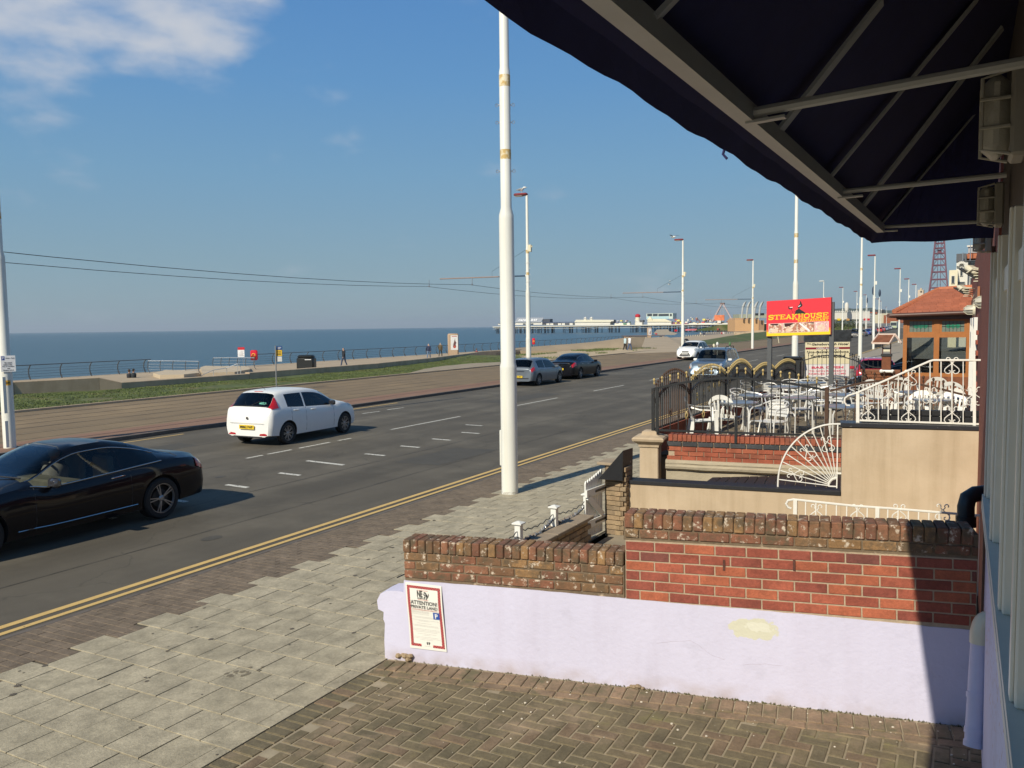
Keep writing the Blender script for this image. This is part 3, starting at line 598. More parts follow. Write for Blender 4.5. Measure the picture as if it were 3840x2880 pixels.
# lilac rendered base with uneven outline at the street end
def lilacmat():
    m = mat('lilac_render', (0.60, 0.585, 0.735), .75, var=.05, scale=1.3, bump=.22, bscale=22, col2=(0.52, 0.505, 0.63), c2scale=3.5, c2lo=.58, c2hi=.80)
    t = m.node_tree; N = t.nodes; L = t.links; b = N['Principled BSDF']; src = b.inputs['Base Color'].links[0].from_socket
    g = N.new('ShaderNodeNewGeometry'); sp = N.new('ShaderNodeSeparateXYZ'); L.new(g.outputs['Position'], sp.inputs[0])
    # cream patch where the paint has come off + rust streaks along the top + scuffs at the foot
    def blob(cx, cz, rx, rz, col, th, sc=9, src=None):
        n = N.new('ShaderNodeTexNoise'); n.inputs['Scale'].default_value = sc; n.inputs['Detail'].default_value = 6; L.new(g.outputs['Position'], n.inputs['Vector'])
        def mth(op, a, b_):
            q = N.new('ShaderNodeMath'); q.operation = op
            for i, v in enumerate((a, b_)):
                if isinstance(v, (int, float)): q.inputs[i].default_value = v
                else: L.new(v, q.inputs[i])
            return q.outputs[0]
        dx = mth('DIVIDE', mth('SUBTRACT', sp.outputs['X'], cx), rx); dz = mth('DIVIDE', mth('SUBTRACT', sp.outputs['Z'], cz), rz)
        d = mth('ADD', mth('MULTIPLY', dx, dx), mth('MULTIPLY', dz, dz)); d = mth('ADD', d, mth('MULTIPLY', mth('SUBTRACT', n.outputs['Fac'], .5), 2.4))
        r = N.new('ShaderNodeMapRange'); r.inputs[1].default_value = th; r.inputs[2].default_value = th-.12; L.new(d, r.inputs[0])
        x = N.new('ShaderNodeMix'); x.data_type = 'RGBA'; L.new(r.outputs[0], x.inputs['Factor']); L.new(src, x.inputs[6]); x.inputs[7].default_value = (*col, 1); return x.outputs[2]
    p = V(PP(2830, 2355, (-4.441, 5.70), (1, .157)))
    src = blob(p.x, p.z-.01, .20, .085, (0.62, 0.605, 0.48), .95, 16, src)
    src = blob(p.x+.03, p.z+.01, .11, .04, (0.68, 0.67, 0.56), .9, 24, src)
    n = N.new('ShaderNodeTexNoise'); n.inputs['Scale'].default_value = 4; n.inputs['Detail'].default_value = 8; L.new(g.outputs['Position'], n.inputs['Vector'])
    q = N.new('ShaderNodeMath'); q.operation = 'MULTIPLY_ADD'; q.inputs[1].default_value = -.025; L.new(sp.outputs['X'], q.inputs[0]); L.new(sp.outputs['Z'], q.inputs[2])
    r = N.new('ShaderNodeMapRange'); r.inputs[1].default_value = .42; r.inputs[2].default_value = .27; L.new(q.outputs[0], r.inputs[0])
    mm = N.new('ShaderNodeMath'); mm.operation = 'MULTIPLY'; r3 = N.new('ShaderNodeMapRange'); r3.inputs[1].default_value = .42; r3.inputs[2].default_value = .8; L.new(n.outputs['Fac'], r3.inputs[0]); L.new(r.outputs[0], mm.inputs[0]); L.new(r3.outputs[0], mm.inputs[1])
    x = N.new('ShaderNodeMix'); x.data_type = 'RGBA'; L.new(mm.outputs[0], x.inputs['Factor']); L.new(src, x.inputs[6]); x.inputs[7].default_value = (0.36, 0.26, 0.19, 1); src = x.outputs[2]
    r = N.new('ShaderNodeMapRange'); r.inputs[1].default_value = 1.035; r.inputs[2].default_value = 1.10; L.new(q.outputs[0], r.inputs[0])
    n2 = N.new('ShaderNodeTexNoise'); n2.inputs['Scale'].default_value = 22; n2.inputs['Detail'].default_value = 3; L.new(g.outputs['Position'], n2.inputs['Vector'])
    r2 = N.new('ShaderNodeMapRange'); r2.inputs[1].default_value = .6; r2.inputs[2].default_value = .72; L.new(n2.outputs['Fac'], r2.inputs[0])
    mm = N.new('ShaderNodeMath'); mm.operation = 'MULTIPLY'; L.new(r.outputs[0], mm.inputs[0]); L.new(r2.outputs[0], mm.inputs[1])
    x = N.new('ShaderNodeMix'); x.data_type = 'RGBA'; L.new(mm.outputs[0], x.inputs['Factor']); L.new(src, x.inputs[6]); x.inputs[7].default_value = (0.42, 0.20, 0.09, 1); src = x.outputs[2]
    L.new(src, b.inputs['Base Color']); return m
M_lilac = lilacmat(); streaks(M_lilac, .35, 4, .5, (0.84, 0.80, 0.80))
prof = [(-.055, .14), (-.06, .34), (-.05, .50), (-.065, .53), (-.06, .60), (-.115, .62), (-.125, .70), (-.09, .765), (-.02, .80), (.10, .81), (.145, .80), (.15, .895)]
b = MB(); front = []; top = []
n_ = 46
outl = [(x, z-.02 if z < .2 else z) for x, z in prof]
for i in range(n_+1):
    x = .15+(4.62-.15)*i/n_; z = interp([(0, .905), (.6, .925), (1.4, .945), (2.3, .955), (3.5, .975), (4.7, .985)], x)-.0*x + .006*noise.noise(V((x*7, 0, 0)))
    outl.append((x, z))
outl.append((4.62, .12))
nn = len(outl)
b.T = Matrix(((1, 0, 0, 0), (0, 0, 1, 0), (0, 1, 0, 0), (0, 0, 0, 1)))
b.prism([(x, z) for x, z in outl], 0, .225)
rad(b, wa, 'render_panel', M_lilac)
# cracks in the render (fine raised hairlines)
b = MB()
for pts in ([(2462, 2412), (2520, 2405), (2590, 2402), (2620, 2420), (2665, 2455), (2735, 2482)], [(2785, 2493), (2870, 2490), (2960, 2500)], [(1700, 2560), (1730, 2590)], [(2135, 2385), (2170, 2400)]):
    q = [PP(x, y, (-4.441, 5.70), (1, .157)) for x, y in pts]; q = [p-V((-WDIR.y, WDIR.x, 0))*.0005 for p in q]
    fine_ = []
    for a_, c_ in zip(q, q[1:]):
        for t in (0, .25, .5, .75): fine_.append(a_.lerp(c_, t)+V((0, 0, .006*noise.noise(a_.lerp(c_, t)*40))))
    b.tube(fine_, .0012, 3, False)
b.build('hairline_crack', mat('crack', (0.42, 0.38, 0.44), .9), wa)
# brickwork
low_c = brick_mesh('brick', .222, .112, .066, B_old, .006); low_h = brick_mesh('brick', .106, .112, .066, B_old, .006)
sold = brick_mesh('coping_brick', .062, .235, .112, B_old, .007)
redb = brick_mesh('brick', .222, .11, .068, B_red, .003); redh = brick_mesh('brick', .106, .11, .068, B_red, .003)
def zt(x): return .0247*x
def wbrick(me, x, z, y=.056, sx=1, jit=.003, name='brick', rz=0):
    inst(me, name, wa, (x, y+random.uniform(-jit, jit), z+zt(x)), (random.gauss(0, .006), -.0247+random.gauss(0, .005), rz+random.gauss(0, .006)), (sx, 1, 1))
CY = .0795
b = MB()                                                            # mortar cores
b.add([SH @ V(p) for p in [(.16, .01, .88), (2.135, .01, .88), (2.135, .215, .88), (.16, .215, .88), (.16, .01, 1.17), (2.135, .01, 1.17), (2.135, .215, 1.17), (.16, .215, 1.17)]], [(0,3,2,1),(4,5,6,7),(0,1,5,4),(1,2,6,5),(2,3,7,6),(3,0,4,7)])
rad(b, wa, 'old_mortar_core', M_mortard)
b = MB(); b.add([SH @ V(p) for p in [(2.145, .007, .85), (4.63, .007, .85), (4.63, .215, .85), (2.145, .215, .85), (2.145, .007, 1.38), (4.63, .007, 1.38), (4.63, .215, 1.38), (2.145, .215, 1.38)]], [(0,3,2,1),(4,5,6,7),(0,1,5,4),(1,2,6,5),(2,3,7,6),(3,0,4,7)])
rad(b, wa, 'mortar_core', M_mortar)
b = MB(); b.add([SH @ V(p) for p in [(2.13, .01, 1.38), (4.63, .01, 1.38), (4.63, .215, 1.38), (2.13, .215, 1.38), (2.13, .01, 1.55), (4.63, .01, 1.55), (4.63, .215, 1.55), (2.13, .215, 1.55)]], [(0,3,2,1),(4,5,6,7),(0,1,5,4),(1,2,6,5),(2,3,7,6),(3,0,4,7)])
rad(b, wa, 'coping_mortar', M_mortard)
def course(me, meh, x0, x1, z, half, y=.056, **k):
    x = x0+(-.1165 if half else 0)
    while x < x1-.015:
        a_, c_ = max(x, x0), min(x+.233, x1)
        if c_-a_ > .02: wbrick(me, (a_+c_)/2, z, y, (c_-a_-.011)/.222, **k)
        x += .233
for i in range(3): course(low_c, low_h, .15, 2.13, 1.125-CY*i-.0, i % 2)
x = .185; k = 0
while x < 2.12:
    inst(sold, 'coping_brick', wa, (x, .112, 1.222+zt(x)+random.uniform(-.002, .002)), (random.gauss(0, .008), random.gauss(0, .008), random.gauss(0, .008)), (1.09+random.uniform(-.03, .03), 1, 1)); x += .0735
for i in range(6): course(redb, redh, 2.145, 4.63, 1.33-.0+.0-.0795*i+.004, i % 2, jit=.001)
course(low_c, low_h, 2.14, 4.63, 1.435, 1)
x = 2.175
while x < 4.62:
    inst(sold, 'coping_brick', wa, (x, .112, 1.537+zt(x)+random.uniform(-.002, .002)), (random.gauss(0, .008), random.gauss(0, .008), random.gauss(0, .008)), (1.15, 1, 1.03)); x += .077
# dark streaks under two old fixings
for px in (2715, 2978):
    p = PP(px, 2100, (-4.441, 5.70), (1, .157)); q = PP(px, 2140, (-4.441, 5.70), (1, .157)); nrm = V((WDIR.y, -WDIR.x, 0))
    b = MB(); b.bar(p+nrm*.001, q+nrm*.001, .018, .002); b.build('rusted_fixing', mat('rust_dark', (0.09, 0.035, 0.025), .9, var=.3, scale=40), wa)

# notice on the wall
T0 = V(PP(1521, 2182, (-4.441, 5.70), (1, .157))); nrm = V((WDIR.y, -WDIR.x, 0)).normalized()
tl, tr, br, bl = [V(PP(x, y, (-4.441, 5.70), (1, .157))) for x, y in ((1521, 2182), (1656, 2198), (1677, 2444), (1540, 2427))]
no = thing('notice', 'private land parking notice with red chequered border fixed to the lilac wall', 'sign', tuple(tl))
def bil(u, v, e=.004): 
    p = (tl*(1-u)+tr*u)*(1-v)+(bl*(1-u)+br*u)*v; return p+nrm*(e+.012*sin(v*pi)*u+.004*sin(v*7))
b = MB(); b.grid([[bil(i/6, j/14, .006) for i in range(7)] for j in range(15)]); b.grid([[bil(i/6, j/14, .002) for i in range(7)] for j in range(15)]); b.build('panel', mat('notice_white', (0.78, 0.77, 0.71), .5, var=.02), no, fixn=False)
class TXF:           # maps flat text coordinates (0..1, 0..1) on to the bent notice
    def __init__(s, e): s.e = e
    def __matmul__(s, p): return bil(p[0], p[1], .006+s.e+p[2])
def chk(mb, c):
    nx, ny = 26, 46
    for i in range(nx):
        for j in range(ny):
            u0, u1, v0, v1 = .04+.92*i/nx, .04+.92*(i+1)/nx, .035+.925*j/ny, .035+.925*(j+1)/ny
            edge = i < 2 or i >= nx-2 or j < 2 or j >= ny-2
            if j >= ny-2 and .33 < (u0+u1)/2 < .65: continue
            if edge and (i+j) % 2 == c: mb.add([bil(u0, v0, .0072), bil(u1, v0, .0072), bil(u1, v1, .0072), bil(u0, v1, .0072)], [(0, 1, 2, 3)])
b = MB(); chk(b, 0); b.build('dark_squares', mat('chequer_dark', (0.10, 0.01, 0.012), .5), no, fixn=False)
b = MB(); chk(b, 1); b.build('red_squares', mat('chequer_red', (0.68, 0.13, 0.13), .5), no, fixn=False)
def ntext(mb, s, cu, cv, wd, hh, **k):
    tmp = MB(); text(tmp, s, Matrix(), 1.0, width=1.0, align='LEFT', **k); mb.add([bil(cu-wd/2+p.x*wd, cv+hh/2-p.y*hh, .0078+max(0, p.z)*.4) for p in tmp.v], tmp.f)
for a_ in (('NE', .39, .15, .15, .10, .03), ('SECURITY LTD', .43, .217, .22, .022, .01), ('ATTENTION!', .49, .285, .74, .060, .018), ('PRIVATE LAND', .49, .352, .74, .046, .018)):
    b = MB(); ntext(b, *a_[:5], bold=a_[5]); b.build('lettering', M_text, no, fixn=False)
b = MB()
# little rampant beast emblem
for pl in ([(.50,.12),(.54,.115),(.57,.13),(.58,.16),(.56,.165),(.55,.145),(.52,.14)], [(.55,.14),(.60,.15),(.61,.18),(.58,.20),(.56,.18)], [(.48,.14),(.52,.15),(.56,.17),(.55,.18),(.51,.17)], [(.58,.19),(.60,.19),(.58,.23),(.55,.235),(.56,.215)], [(.61,.13),(.64,.14),(.65,.16),(.63,.18),(.62,.17),(.63,.15)], [(.61,.17),(.63,.18),(.61,.21),(.60,.20)], [(.50,.19),(.55,.18),(.54,.205),(.51,.21)], [(.47,.885),(.50,.88),(.51,.92),(.48,.925)], [(.52,.88),(.57,.885),(.55,.92),(.53,.925)]):
    b.add([bil(u, v, .0078) for u, v in pl], [tuple(range(len(pl)))])
b.build('lion_emblem', M_text, no, fixn=False)['kind'] = 'stuff'
b = MB()
for v in (.095, .235): b = MB(); b.add([bil(.33, v, .0078), bil(.62, v, .0078), bil(.62, v+.007, .0078), bil(.33, v+.007, .0078)], [(0, 1, 2, 3)]); b.build('red_bar', mat('faded_red', (0.62, 0.25, 0.2), .6), no, fixn=False)
b = MB()
ntext(b, '24 HOUR SURVEILLANCE IN OPERATION', .49, .393, .72, .016)
b.build('red_lettering', mat('faded_red', (0.62, 0.25, 0.2), .6), no, fixn=False)
b = MB(); rr = random.Random(3)
lines = [(.415, .12, .60), (.427, .12, .62), (.44, .12, .60), (.46, .12, .60), (.50, .12, .86), (.515, .2, .82), (.55, .1, .85), (.565, .3, .6), (.60, .25, .65), (.63, .12, .82), (.645, .15, .85), (.69, .1, .85), (.71, .12, .86), (.73, .2, .8), (.76, .25, .75), (.78, .4, .6), (.81, .15, .8), (.83, .12, .86), (.85, .3, .65), (.945, .42, .58)]
for v, u0, u1 in lines:
    u = u0
    while u < u1:
        l_ = .015+.04*rr.random(); b.add([bil(u, v, .0076), bil(min(u1, u+l_), v, .0076), bil(min(u1, u+l_), v+.0045, .0076), bil(u, v+.0045, .0076)], [(0, 1, 2, 3)]); u += l_+.012
b.build('small_print', mat('small_print', (0.42, 0.40, 0.38), .6), no, fixn=False)['kind'] = 'stuff'
b = MB(); b.add([bil(.72, .412, .0078), bil(.90, .412, .0078), bil(.90, .515, .0078), bil(.72, .515, .0078)], [(0, 1, 2, 3)]); b.build('parking_square', M_blue, no, fixn=False)
b = MB(); tmp = MB(); text(tmp, 'P', Matrix(), 1, width=1, align='LEFT', bold=.03); b.add([bil(.77+p.x*.08, .50-p.y*.07, .009+max(0, p.z)*.3) for p in tmp.v], tmp.f); b.build('white_letter', M_textw, no, fixn=False)

# broken foot stones of the wall
for px, py, r_ in ((1520, 2462, .06), (2385, 2575, .055)):
    p = PP(px, py, (-4.441, 5.70), (1, .157)); b = MB()
    for q in range(7): b.ball(p+V((random.uniform(-.07, .07), -.01, random.uniform(-.02, .02))), r_*random.uniform(.3, .6), 6, 4, .7)
    tag(b.build('rubble', B_stone, None), 'crumbling stone showing under the lilac render '+('near the notice' if px < 2000 else 'midway along the wall'), 'rubble', 'crumbled stones at the wall foot')

# ------------------------------------------------------------------ lilac drain pipe and black pipe
dp = thing('drain_pipe', 'lilac painted downpipe with cream elbow at the end of the forecourt wall', 'pipe', (.06, 5.95, .3))
b = MB(); pa = PD(3650, 2800, 5.25); pt = PD(3674, 2400, 5.35)
b.tube([pa, pa.lerp(pt, .5), pt], .054, 16); 
for t in (.0, .12, .45): 
    c = pa.lerp(pt, t); d = (pt-pa).normalized(); b.tube([c, c+d*.035], .060, 16)
b.build('pipe', M_lilac, dp, True)
b = MB(); c0 = pt-(pt-pa).normalized()*.02; elb = [c0]+[pt+V((.05-.05*cos(a), .02*sin(a), .05+.09*sin(a))) for a in [i*pi/12 for i in range(7)]]+[pt+V((.26, .03, .14))]
b.tube(elb, [.060]*2+[.056]*(len(elb)-2), 16); b.build('elbow', mat('cream_pipe', (0.66, 0.62, 0.47), .4, var=.06, scale=8), dp, True)
b = MB(); b.tube([pa+V((.13, .03, 0)), pt+V((.12, .03, -.06))], .028, 12); b.box(tuple(pt+V((-.02, 0, -.06))), tuple(pt+V((.2, .04, -.035)))); b.build('side_pipe', M_lilac, dp, True)
bp = thing('black_pipe', 'fat black soil pipe bending out behind the end of the red brick wall', 'pipe', (.0, 6.6, .3))
b = MB(); q = [PD(3622, 1975, 7.0), PD(3622, 1900, 7.0), PD(3630, 1868, 7.0), PD(3655, 1853, 7.0), PD(3720, 1846, 7.0)]
b.tube(q, .068, 16); b.tube([q[0], PD(3622, 1935, 7.0)], .08, 16); b.build('pipe', M_black, bp, True)

# ------------------------------------------------------------------ our own building: window front and cill
hb = thing('guesthouse_front', 'grey framed glazed front of the guesthouse at the right edge with lilac plinth', 'building', (.2, 3.5, .3))
M_frame = mat('grey_frame', (0.80, 0.75, 0.63), .4, var=.05, scale=4, bump=.03)
M_frame2 = mat('pale_blue_frame', (0.60, 0.57, 0.50), .55, var=.06)
XF = .155
b = MB(); b.box((XF-.01, -3, 1.915), (XF+.16, 6.42, 1.955)); b.box((XF-.012, -3, 1.86), (XF+.02, 6.42, 1.9149)); b.build('sill', M_frame2, hb)
b = MB(); b.box((XF+.02, -3, .25), (XF+.3, 6.40, 1.86)); b.build('plinth', M_lilac, hb)
b = MB()
ys = [(6.30, 6.42), (5.05, 5.12), (3.82, 3.90), (2.90, 2.98), (1.6, 1.68), (.2, .28), (-1.4, -1.32)]
for i, (y0, y1) in enumerate(ys):
    m_ = MB(); m_.bbox((XF+.012, y0-.035, 1.955), (XF+.09, y1+.035, 3.6), .006); m_.build('mullion', M_frame, hb)
    m_ = MB(); m_.bbox((XF+.0, y0+.01, 1.957), (XF+.012, y1-.01, 3.6), .003); m_.build('cover_strip', M_frame2 if i == 0 else M_frame, hb)
for i in range(len(ys)-1):
    y1, y0 = ys[i][0]-.035, ys[i+1][1]+.035
    m_ = MB()
    for lo, hi in (((XF+.045, y0, 1.957), (XF+.085, y0+.05, 3.3)), ((XF+.045, y1-.05, 1.957), (XF+.085, y1, 3.3)), ((XF+.045, y0+.05, 1.957), (XF+.085, y1-.05, 2.015)), ((XF+.045, y0+.05, 3.24), (XF+.085, y1-.05, 3.3))): m_.box(lo, hi)
    fr_ = m_.build('window_frame', M_frame, hb)
    m_ = MB(); m_.box((XF+.06, y0+.05, 2.015), (XF+.066, y1-.05, 3.24)); m_.build('pane', glass('window_glass', (.35, .37, .36)), fr_)
b = MB(); b.box((XF+.03, -3, 3.302), (XF+.12, 6.42, 3.42)); b.build('transom', M_frame, hb)
b = MB(); b.box((XF+.06, -3, 3.60), (XF+.3, 6.42, 5.2)); b.build('wall', mat('dark_fascia', (0.12, 0.10, 0.085), .8), hb)
b = MB(); b.box((XF+.125, -3, 1.96), (4, -2.9, 3.6)); b.box((3.9, -2.9, .2), (4, 6.4, 3.6)); b.box((XF+.305, -3, .2), (4, 6.42, .3)); b.box((XF+.305, -3, 3.62), (4, 6.42, 3.7)); b.box((XF+.305, 6.32, .3), (4, 6.42, 3.62)); b.build('room', mat('room_cream', (0.5, 0.46, 0.38), .9), hb)
b = MB(); b.box((XF+.005, 6.43, .3), (XF+.03, 6.46, 3.65)); b.build('corner_board', mat('brown_board', (0.10, 0.045, 0.035), .5), hb)
# small dark pipe & white bracket at the corner are seen through the gap

# bulkhead lamps on the fascia
def bulkhead(c, w_, h_, label, d_=.12):
    t = thing('bulkhead_lamp', label, 'lamp', tuple(c), 0, 'bulkhead lamps on the fascia')
    b = MB(); b.bbox((-.01, -h_*.32, -h_/2), (d_*.45, h_*.32, h_/2), .01); rad(b, t, 'lamp_body', mat('lamp_grey', (0.30, 0.28, 0.235), .6, var=.1))
    b = MB(); b.bbox((-d_, -h_*.28, -h_*.46), (-.01, h_*.28, h_*.46), d_*.35); rad(b, t, 'lens', mat('frosted_lens', (0.42, 0.40, 0.33), .45, var=.05, bump=.3, bscale=120), True)
    b = MB()
    for z in (-.16, .16): b.tube([(-.01, -h_*.30, z*h_), (-d_*1.03, -h_*.29, z*h_), (-d_*1.03, h_*.29, z*h_), (-.01, h_*.30, z*h_)], .006, 6)
    for s_ in (-1, 1): b.tube([(-.01, s_*h_*.29, -h_*.47), (-d_*1.02, s_*h_*.27, -h_*.40), (-d_*1.02, s_*h_*.27, h_*.40), (-.01, s_*h_*.29, h_*.47)], .006, 6)
    rad(b, t, 'cage', mat('lamp_grey2', (0.36, 0.34, 0.28), .5), True); return t
for px, py, Z, h_, lab in ((3800, 435, 2.55, .27, 'nearest and largest caged bulkhead lamp under the awning, at the frame edge'), (3735, 770, 4.6, .24, 'caged bulkhead lamp second from the camera, under the awning arm'), (3700, 900, 6.2, .19, 'small caged bulkhead lamp at the far end of the awning')):
    p = PD(px, py, Z); bulkhead(V((p.x, p.y, p.z)), .1, h_, lab, .085)

# ------------------------------------------------------------------ awning
aw = thing('awning', 'large navy canvas awning on grey metal frame hanging over the forecourt', 'awning', (-.3, 3, 4))
barZ, valZ = 3.80, 3.735
A1 = PZ(3303, 857, barZ); A0 = PZ(2300, 0, barZ); dA = (A0-A1).normalized()
A0 = A1+dA*9.5
V1 = PZ(3268, 912, valZ); V0 = PZ(1810, 0, valZ); dV = (V0-V1).normalized(); V0 = V1+dV*9.5
M_awf = mat('awning_frame', (0.42, 0.42, 0.39), .45, var=.08, scale=6)
M_rib = mat('awning_rib', (0.36, 0.37, 0.36), .6, var=.1)
b = MB(); b.bar(A1, A0, .048, .055); b.build('front_bar', M_awf, aw)
XB = .20
def arm(p0, X, px, py, r_, nm='arm'):
    e = PY(px, py, p0.y); b = MB(); b.tube([p0, e], r_, 8); b.bar(p0+(e-p0).normalized()*.0+V((0, 0, -.03)), p0.lerp(e, .16)+V((0, 0, -.03)), .03, .008); b.build(nm, M_awf, aw, True)
def onbar(px, py):
    n_ = ray(px, py); best = min((abs(((A1+dA*(k_*.005))-CAMP).normalized().dot(n_.normalized())-1), k_) for k_ in range(1900)); return A1+dA*(best[1]*.005)
arm(onbar(2818, 405), XB, 3842, 232, .016); arm(onbar(3150, 712), XB, 3775, 655, .013); arm(A1+V((0, 0, .01)), XB, 3722, 829, .012)
# canvas: roof plane, front valance, far end
topz = 4.80; backx = .22
fT = lambda s: A1+dA*s+V((-.02, 0, .05))
b = MB(); rows = []
for i in range(26):
    p = fT(-.06+9.5*i/25); rows.append([p.lerp(V((backx, p.y, topz)), t)+V((0, 0, -.012*sin(t*pi)*abs(sin(i*1.1)))) for t in (0, .25, .5, .75, 1)])
b.grid(rows); b.grid([[q+V((0, 0, .006)) for q in r] for r in rows]); b.build('canvas_roof', M_navy, aw, fixn=False)
b = MB(); rows = []
for i in range(120):
    s_ = 9.3*(i/119)**1.3; p = fT(s_-.04); q = V1+dV*s_+V((0, 0, .005*sin(s_*7)+.003*sin(s_*19))); rows.append([p, p.lerp(q, .5)+V((-.02 if i else 0, 0, 0)), q])
c0 = rows[0]; b.grid(rows); b.build('front_valance', M_navy, aw, fixn=False)
b = MB(); e1 = PY(3725, 894, V1.y); p = fT(-.04); rows = []
for i in range(12):
    t = i/11; lo = V1.lerp(e1, t)+V((0, .0, .006*sin(t*9))); hi = p.lerp(V((backx, p.y, topz)), t); rows.append([lo, lo.lerp(hi, .5), hi])
b.grid(rows); b.build('end_panel', M_navy, aw, fixn=False)
for bx, by, tx, ty in ((2955, 462, 3300, 0), (3130, 655, 3655, 0), (3250, 765, 3748, 110), (3310, 838, 3733, 325), (2500, 20, 2560, -60)):
    p = onbar(bx, by)+V((.01, 0, .03)); e = V((backx, p.y, topz)); d = ray(tx, ty)
    # rib lies in the roof plane: intersect the far pixel with that plane
    n_ = dA.cross(V((backx, p.y, topz))-p).normalized(); e = CAMP+d*((p-CAMP).dot(n_)/d.dot(n_)); e = p+(e-p)*1.02
    if e.x > backx: e = p.lerp(e, (backx-p.x)/(e.x-p.x))
    m_ = MB(); m_.bar(p-V((0, 0, .012)), e-V((0, 0, .012)), .075, .012); m_.build('rib', M_rib, aw)
b = MB(); q = V1+dV*1.6; q = PZ(2722, 572, valZ); b.tube([q+V((0, 0, .03)), q+V((-.01, 0, -.005)), q+V((.004, 0, -.022))], .005, 5); b.build('torn_thread', M_navy, aw)

# ------------------------------------------------------------------ near pavement wall with posts, gate and pier
nw = thing('low_stone_wall', 'low sandstone wall along the pavement beside the white gate', 'wall', (-4.45, 8, 0))
zw0 = G(-4.4)
b = MB(); b.box((-4.50, 6.0, zw0-.02), (-4.36, 9.93, .555)); b.build('mortar_core', M_mortard, nw)
sbr = MB().bbox((-.10, -.11, -.033), (.10, .11, .033), .006).mesh('stone_block', B_stone)
for c in range(5):
    y = 6.05+(.11 if c % 2 else 0)
    while y < 9.9:
        o = inst(sbr, 'stone_block', nw, (-4.43+.45-.45-V((-4.45, 8, 0)).x*0+4.45, y-8, .56-.075*(c+.5)), (0, 0, 0)); y += .232
b = MB()
for i in range(7): b.bbox((-4.58, 6.0+i*.565, .56), (-4.27, 6.0+i*.565+.555, .605), .006)
b.build('coping_slab', mat('coping_stone', (0.30, 0.235, 0.165), .9, var=.2, scale=5, bump=.3, bscale=30), nw)
def white_post(y, top, label):
    t = thing('white_post', label, 'post', (-4.50, y, .6), 0, 'white posts on the low stone wall')
    b = MB(); b.bbox((-.038, -.038, 0), (.038, .038, top-.6-.02), .004); rad(b, t, 'shaft', M_white)
    b = MB(); b.add([(-.062, -.062, 0), (.062, -.062, 0), (.062, .062, 0), (-.062, .062, 0), (-.062, -.062, .014), (.062, -.062, .014), (.062, .062, .014), (-.062, .062, .014), (-.012, -.012, .034), (.012, -.012, .034), (.012, .012, .034), (-.012, .012, .034)], [(0,3,2,1),(0,1,5,4),(1,2,6,5),(2,3,7,6),(3,0,4,7),(4,5,9,8),(5,6,10,9),(6,7,11,10),(7,4,8,11),(8,9,10,11)])
    b.T = Matrix(); c_ = rad(b, t, 'cap', M_white); c_.location = (0, 0, top-.6-.02); return t
posts = []
for px, py, lab in ((1808, 2030, 'white post mostly hidden behind the low end of the brick coping'), (1945, 1958, 'white square post nearest the camera on the stone wall'), (2079, 1897, 'middle white square post on the stone wall'), (2200, 1850, 'tallest looking white square post beside the picket gate')):
    p = PX(px, py, -4.5); white_post(p.y, p.z, lab); posts.append(p)
ch = thing('spiked_chain', 'grey spiked chain and wavy rods strung between the white posts', 'chain', (-4.5, 8, .8))
b = MB(); rods = MB(); sp = MB(); rr = random.Random(4)
for p, q in zip([V((-4.5, 5.9, .97))]+posts, posts):
    for dz, wv in ((-.10, 1), (-.28, -1)):
        pts = []
        for i in range(13):
            t = i/12; pts.append(p.lerp(q, t)+V((0, 0, dz+.012*wv*(1 if i % 2 else -1)-.05*sin(t*pi)*(1 if dz > -.2 else .3))))
        rods.tube(pts, .006, 5)
    a_ = p+V((0, 0, -.22)); c_ = q+V((0, 0, -.16)); sg = lambda t: a_.lerp(c_, t)+V((0, 0, -.07*sin(t*pi)))
    b.tube([sg(i/10) for i in range(11)], .011, 6)
    for i in range(1, 22):
        g_ = sg(i/22)
        for k_ in range(2):
            a = rr.random()*2*pi; e = rr.uniform(.2, 1.2); d = V((cos(a)*cos(e), sin(a)*cos(e), sin(e))); sp.tube([g_, g_+d*.022, g_+d*.055], [.013, .010, .001], 5)
rods.build('wavy_rod', M_black, ch, True); b.build('chain', M_dark, ch, True); o = sp.build('spike', mat('galvanised', (0.33, 0.34, 0.35), .4, metal=.6), ch, True); o['kind'] = 'stuff'
# path and neighbours' yard
struct(MB().grid([[(-4.30, 6.1, G(-4.3)+.006), (.15, 6.8, G(.15)+.006)], [(-4.30, 10.72, G(-4.3)+.006), (.15, 11.4, G(.15)+.006)]]), 'yard_paving', mat('yard_stone', (0.27, 0.23, 0.17), .9, var=.2, scale=2, bump=.2))
gt = thing('picket_gate', 'white wooden picket gate standing shut between stone wall and brick pier', 'gate', (-4.42, 10.2, .2))
gp0, gp1 = PX(2205, 1900, -4.42).y, 10.62; zb_ = G(-4.4)+.05; npk = 8
for i in range(npk):
    t = i/(npk-1); y = gp0+.05+(gp1-gp0-.1)*t; top = 1.02+.10*t**1.2
    b = MB(); b.T = Matrix(((0, 0, 1, -4.44), (1, 0, 0, y), (0, 1, 0, 0), (0, 0, 0, 1)))
    b.prism([(-.026, zb_), (.026, zb_), (.026, top-.04), (.012, top-.008), (0, top), (-.012, top-.008), (-.026, top-.04)], 0, .02); b.build('picket', M_white, gt)
b = MB(); b.box((-4.419, gp0, zb_+.14), (-4.385, gp1, zb_+.24)); b.box((-4.419, gp0, .80), (-4.385, gp1, .90)); b.bar((-4.40, gp0+.05, .80), (-4.40, gp1-.05, zb_+.24), .03, .085); b.build('rails', M_white, gt)
for z_ in (.835, zb_+.175): b = MB(); b.box((-4.384, gp1-.30, z_), (-4.376, gp1+.02, z_+.03)); b.build('strap_hinge', M_black, gt)
hv = V((-4.42, gp1, 0)); gt.location = hv + Matrix.Rotation(radians(-5), 3, 'Z') @ (gt.location-hv); gt.rotation_euler[2] = radians(-5)
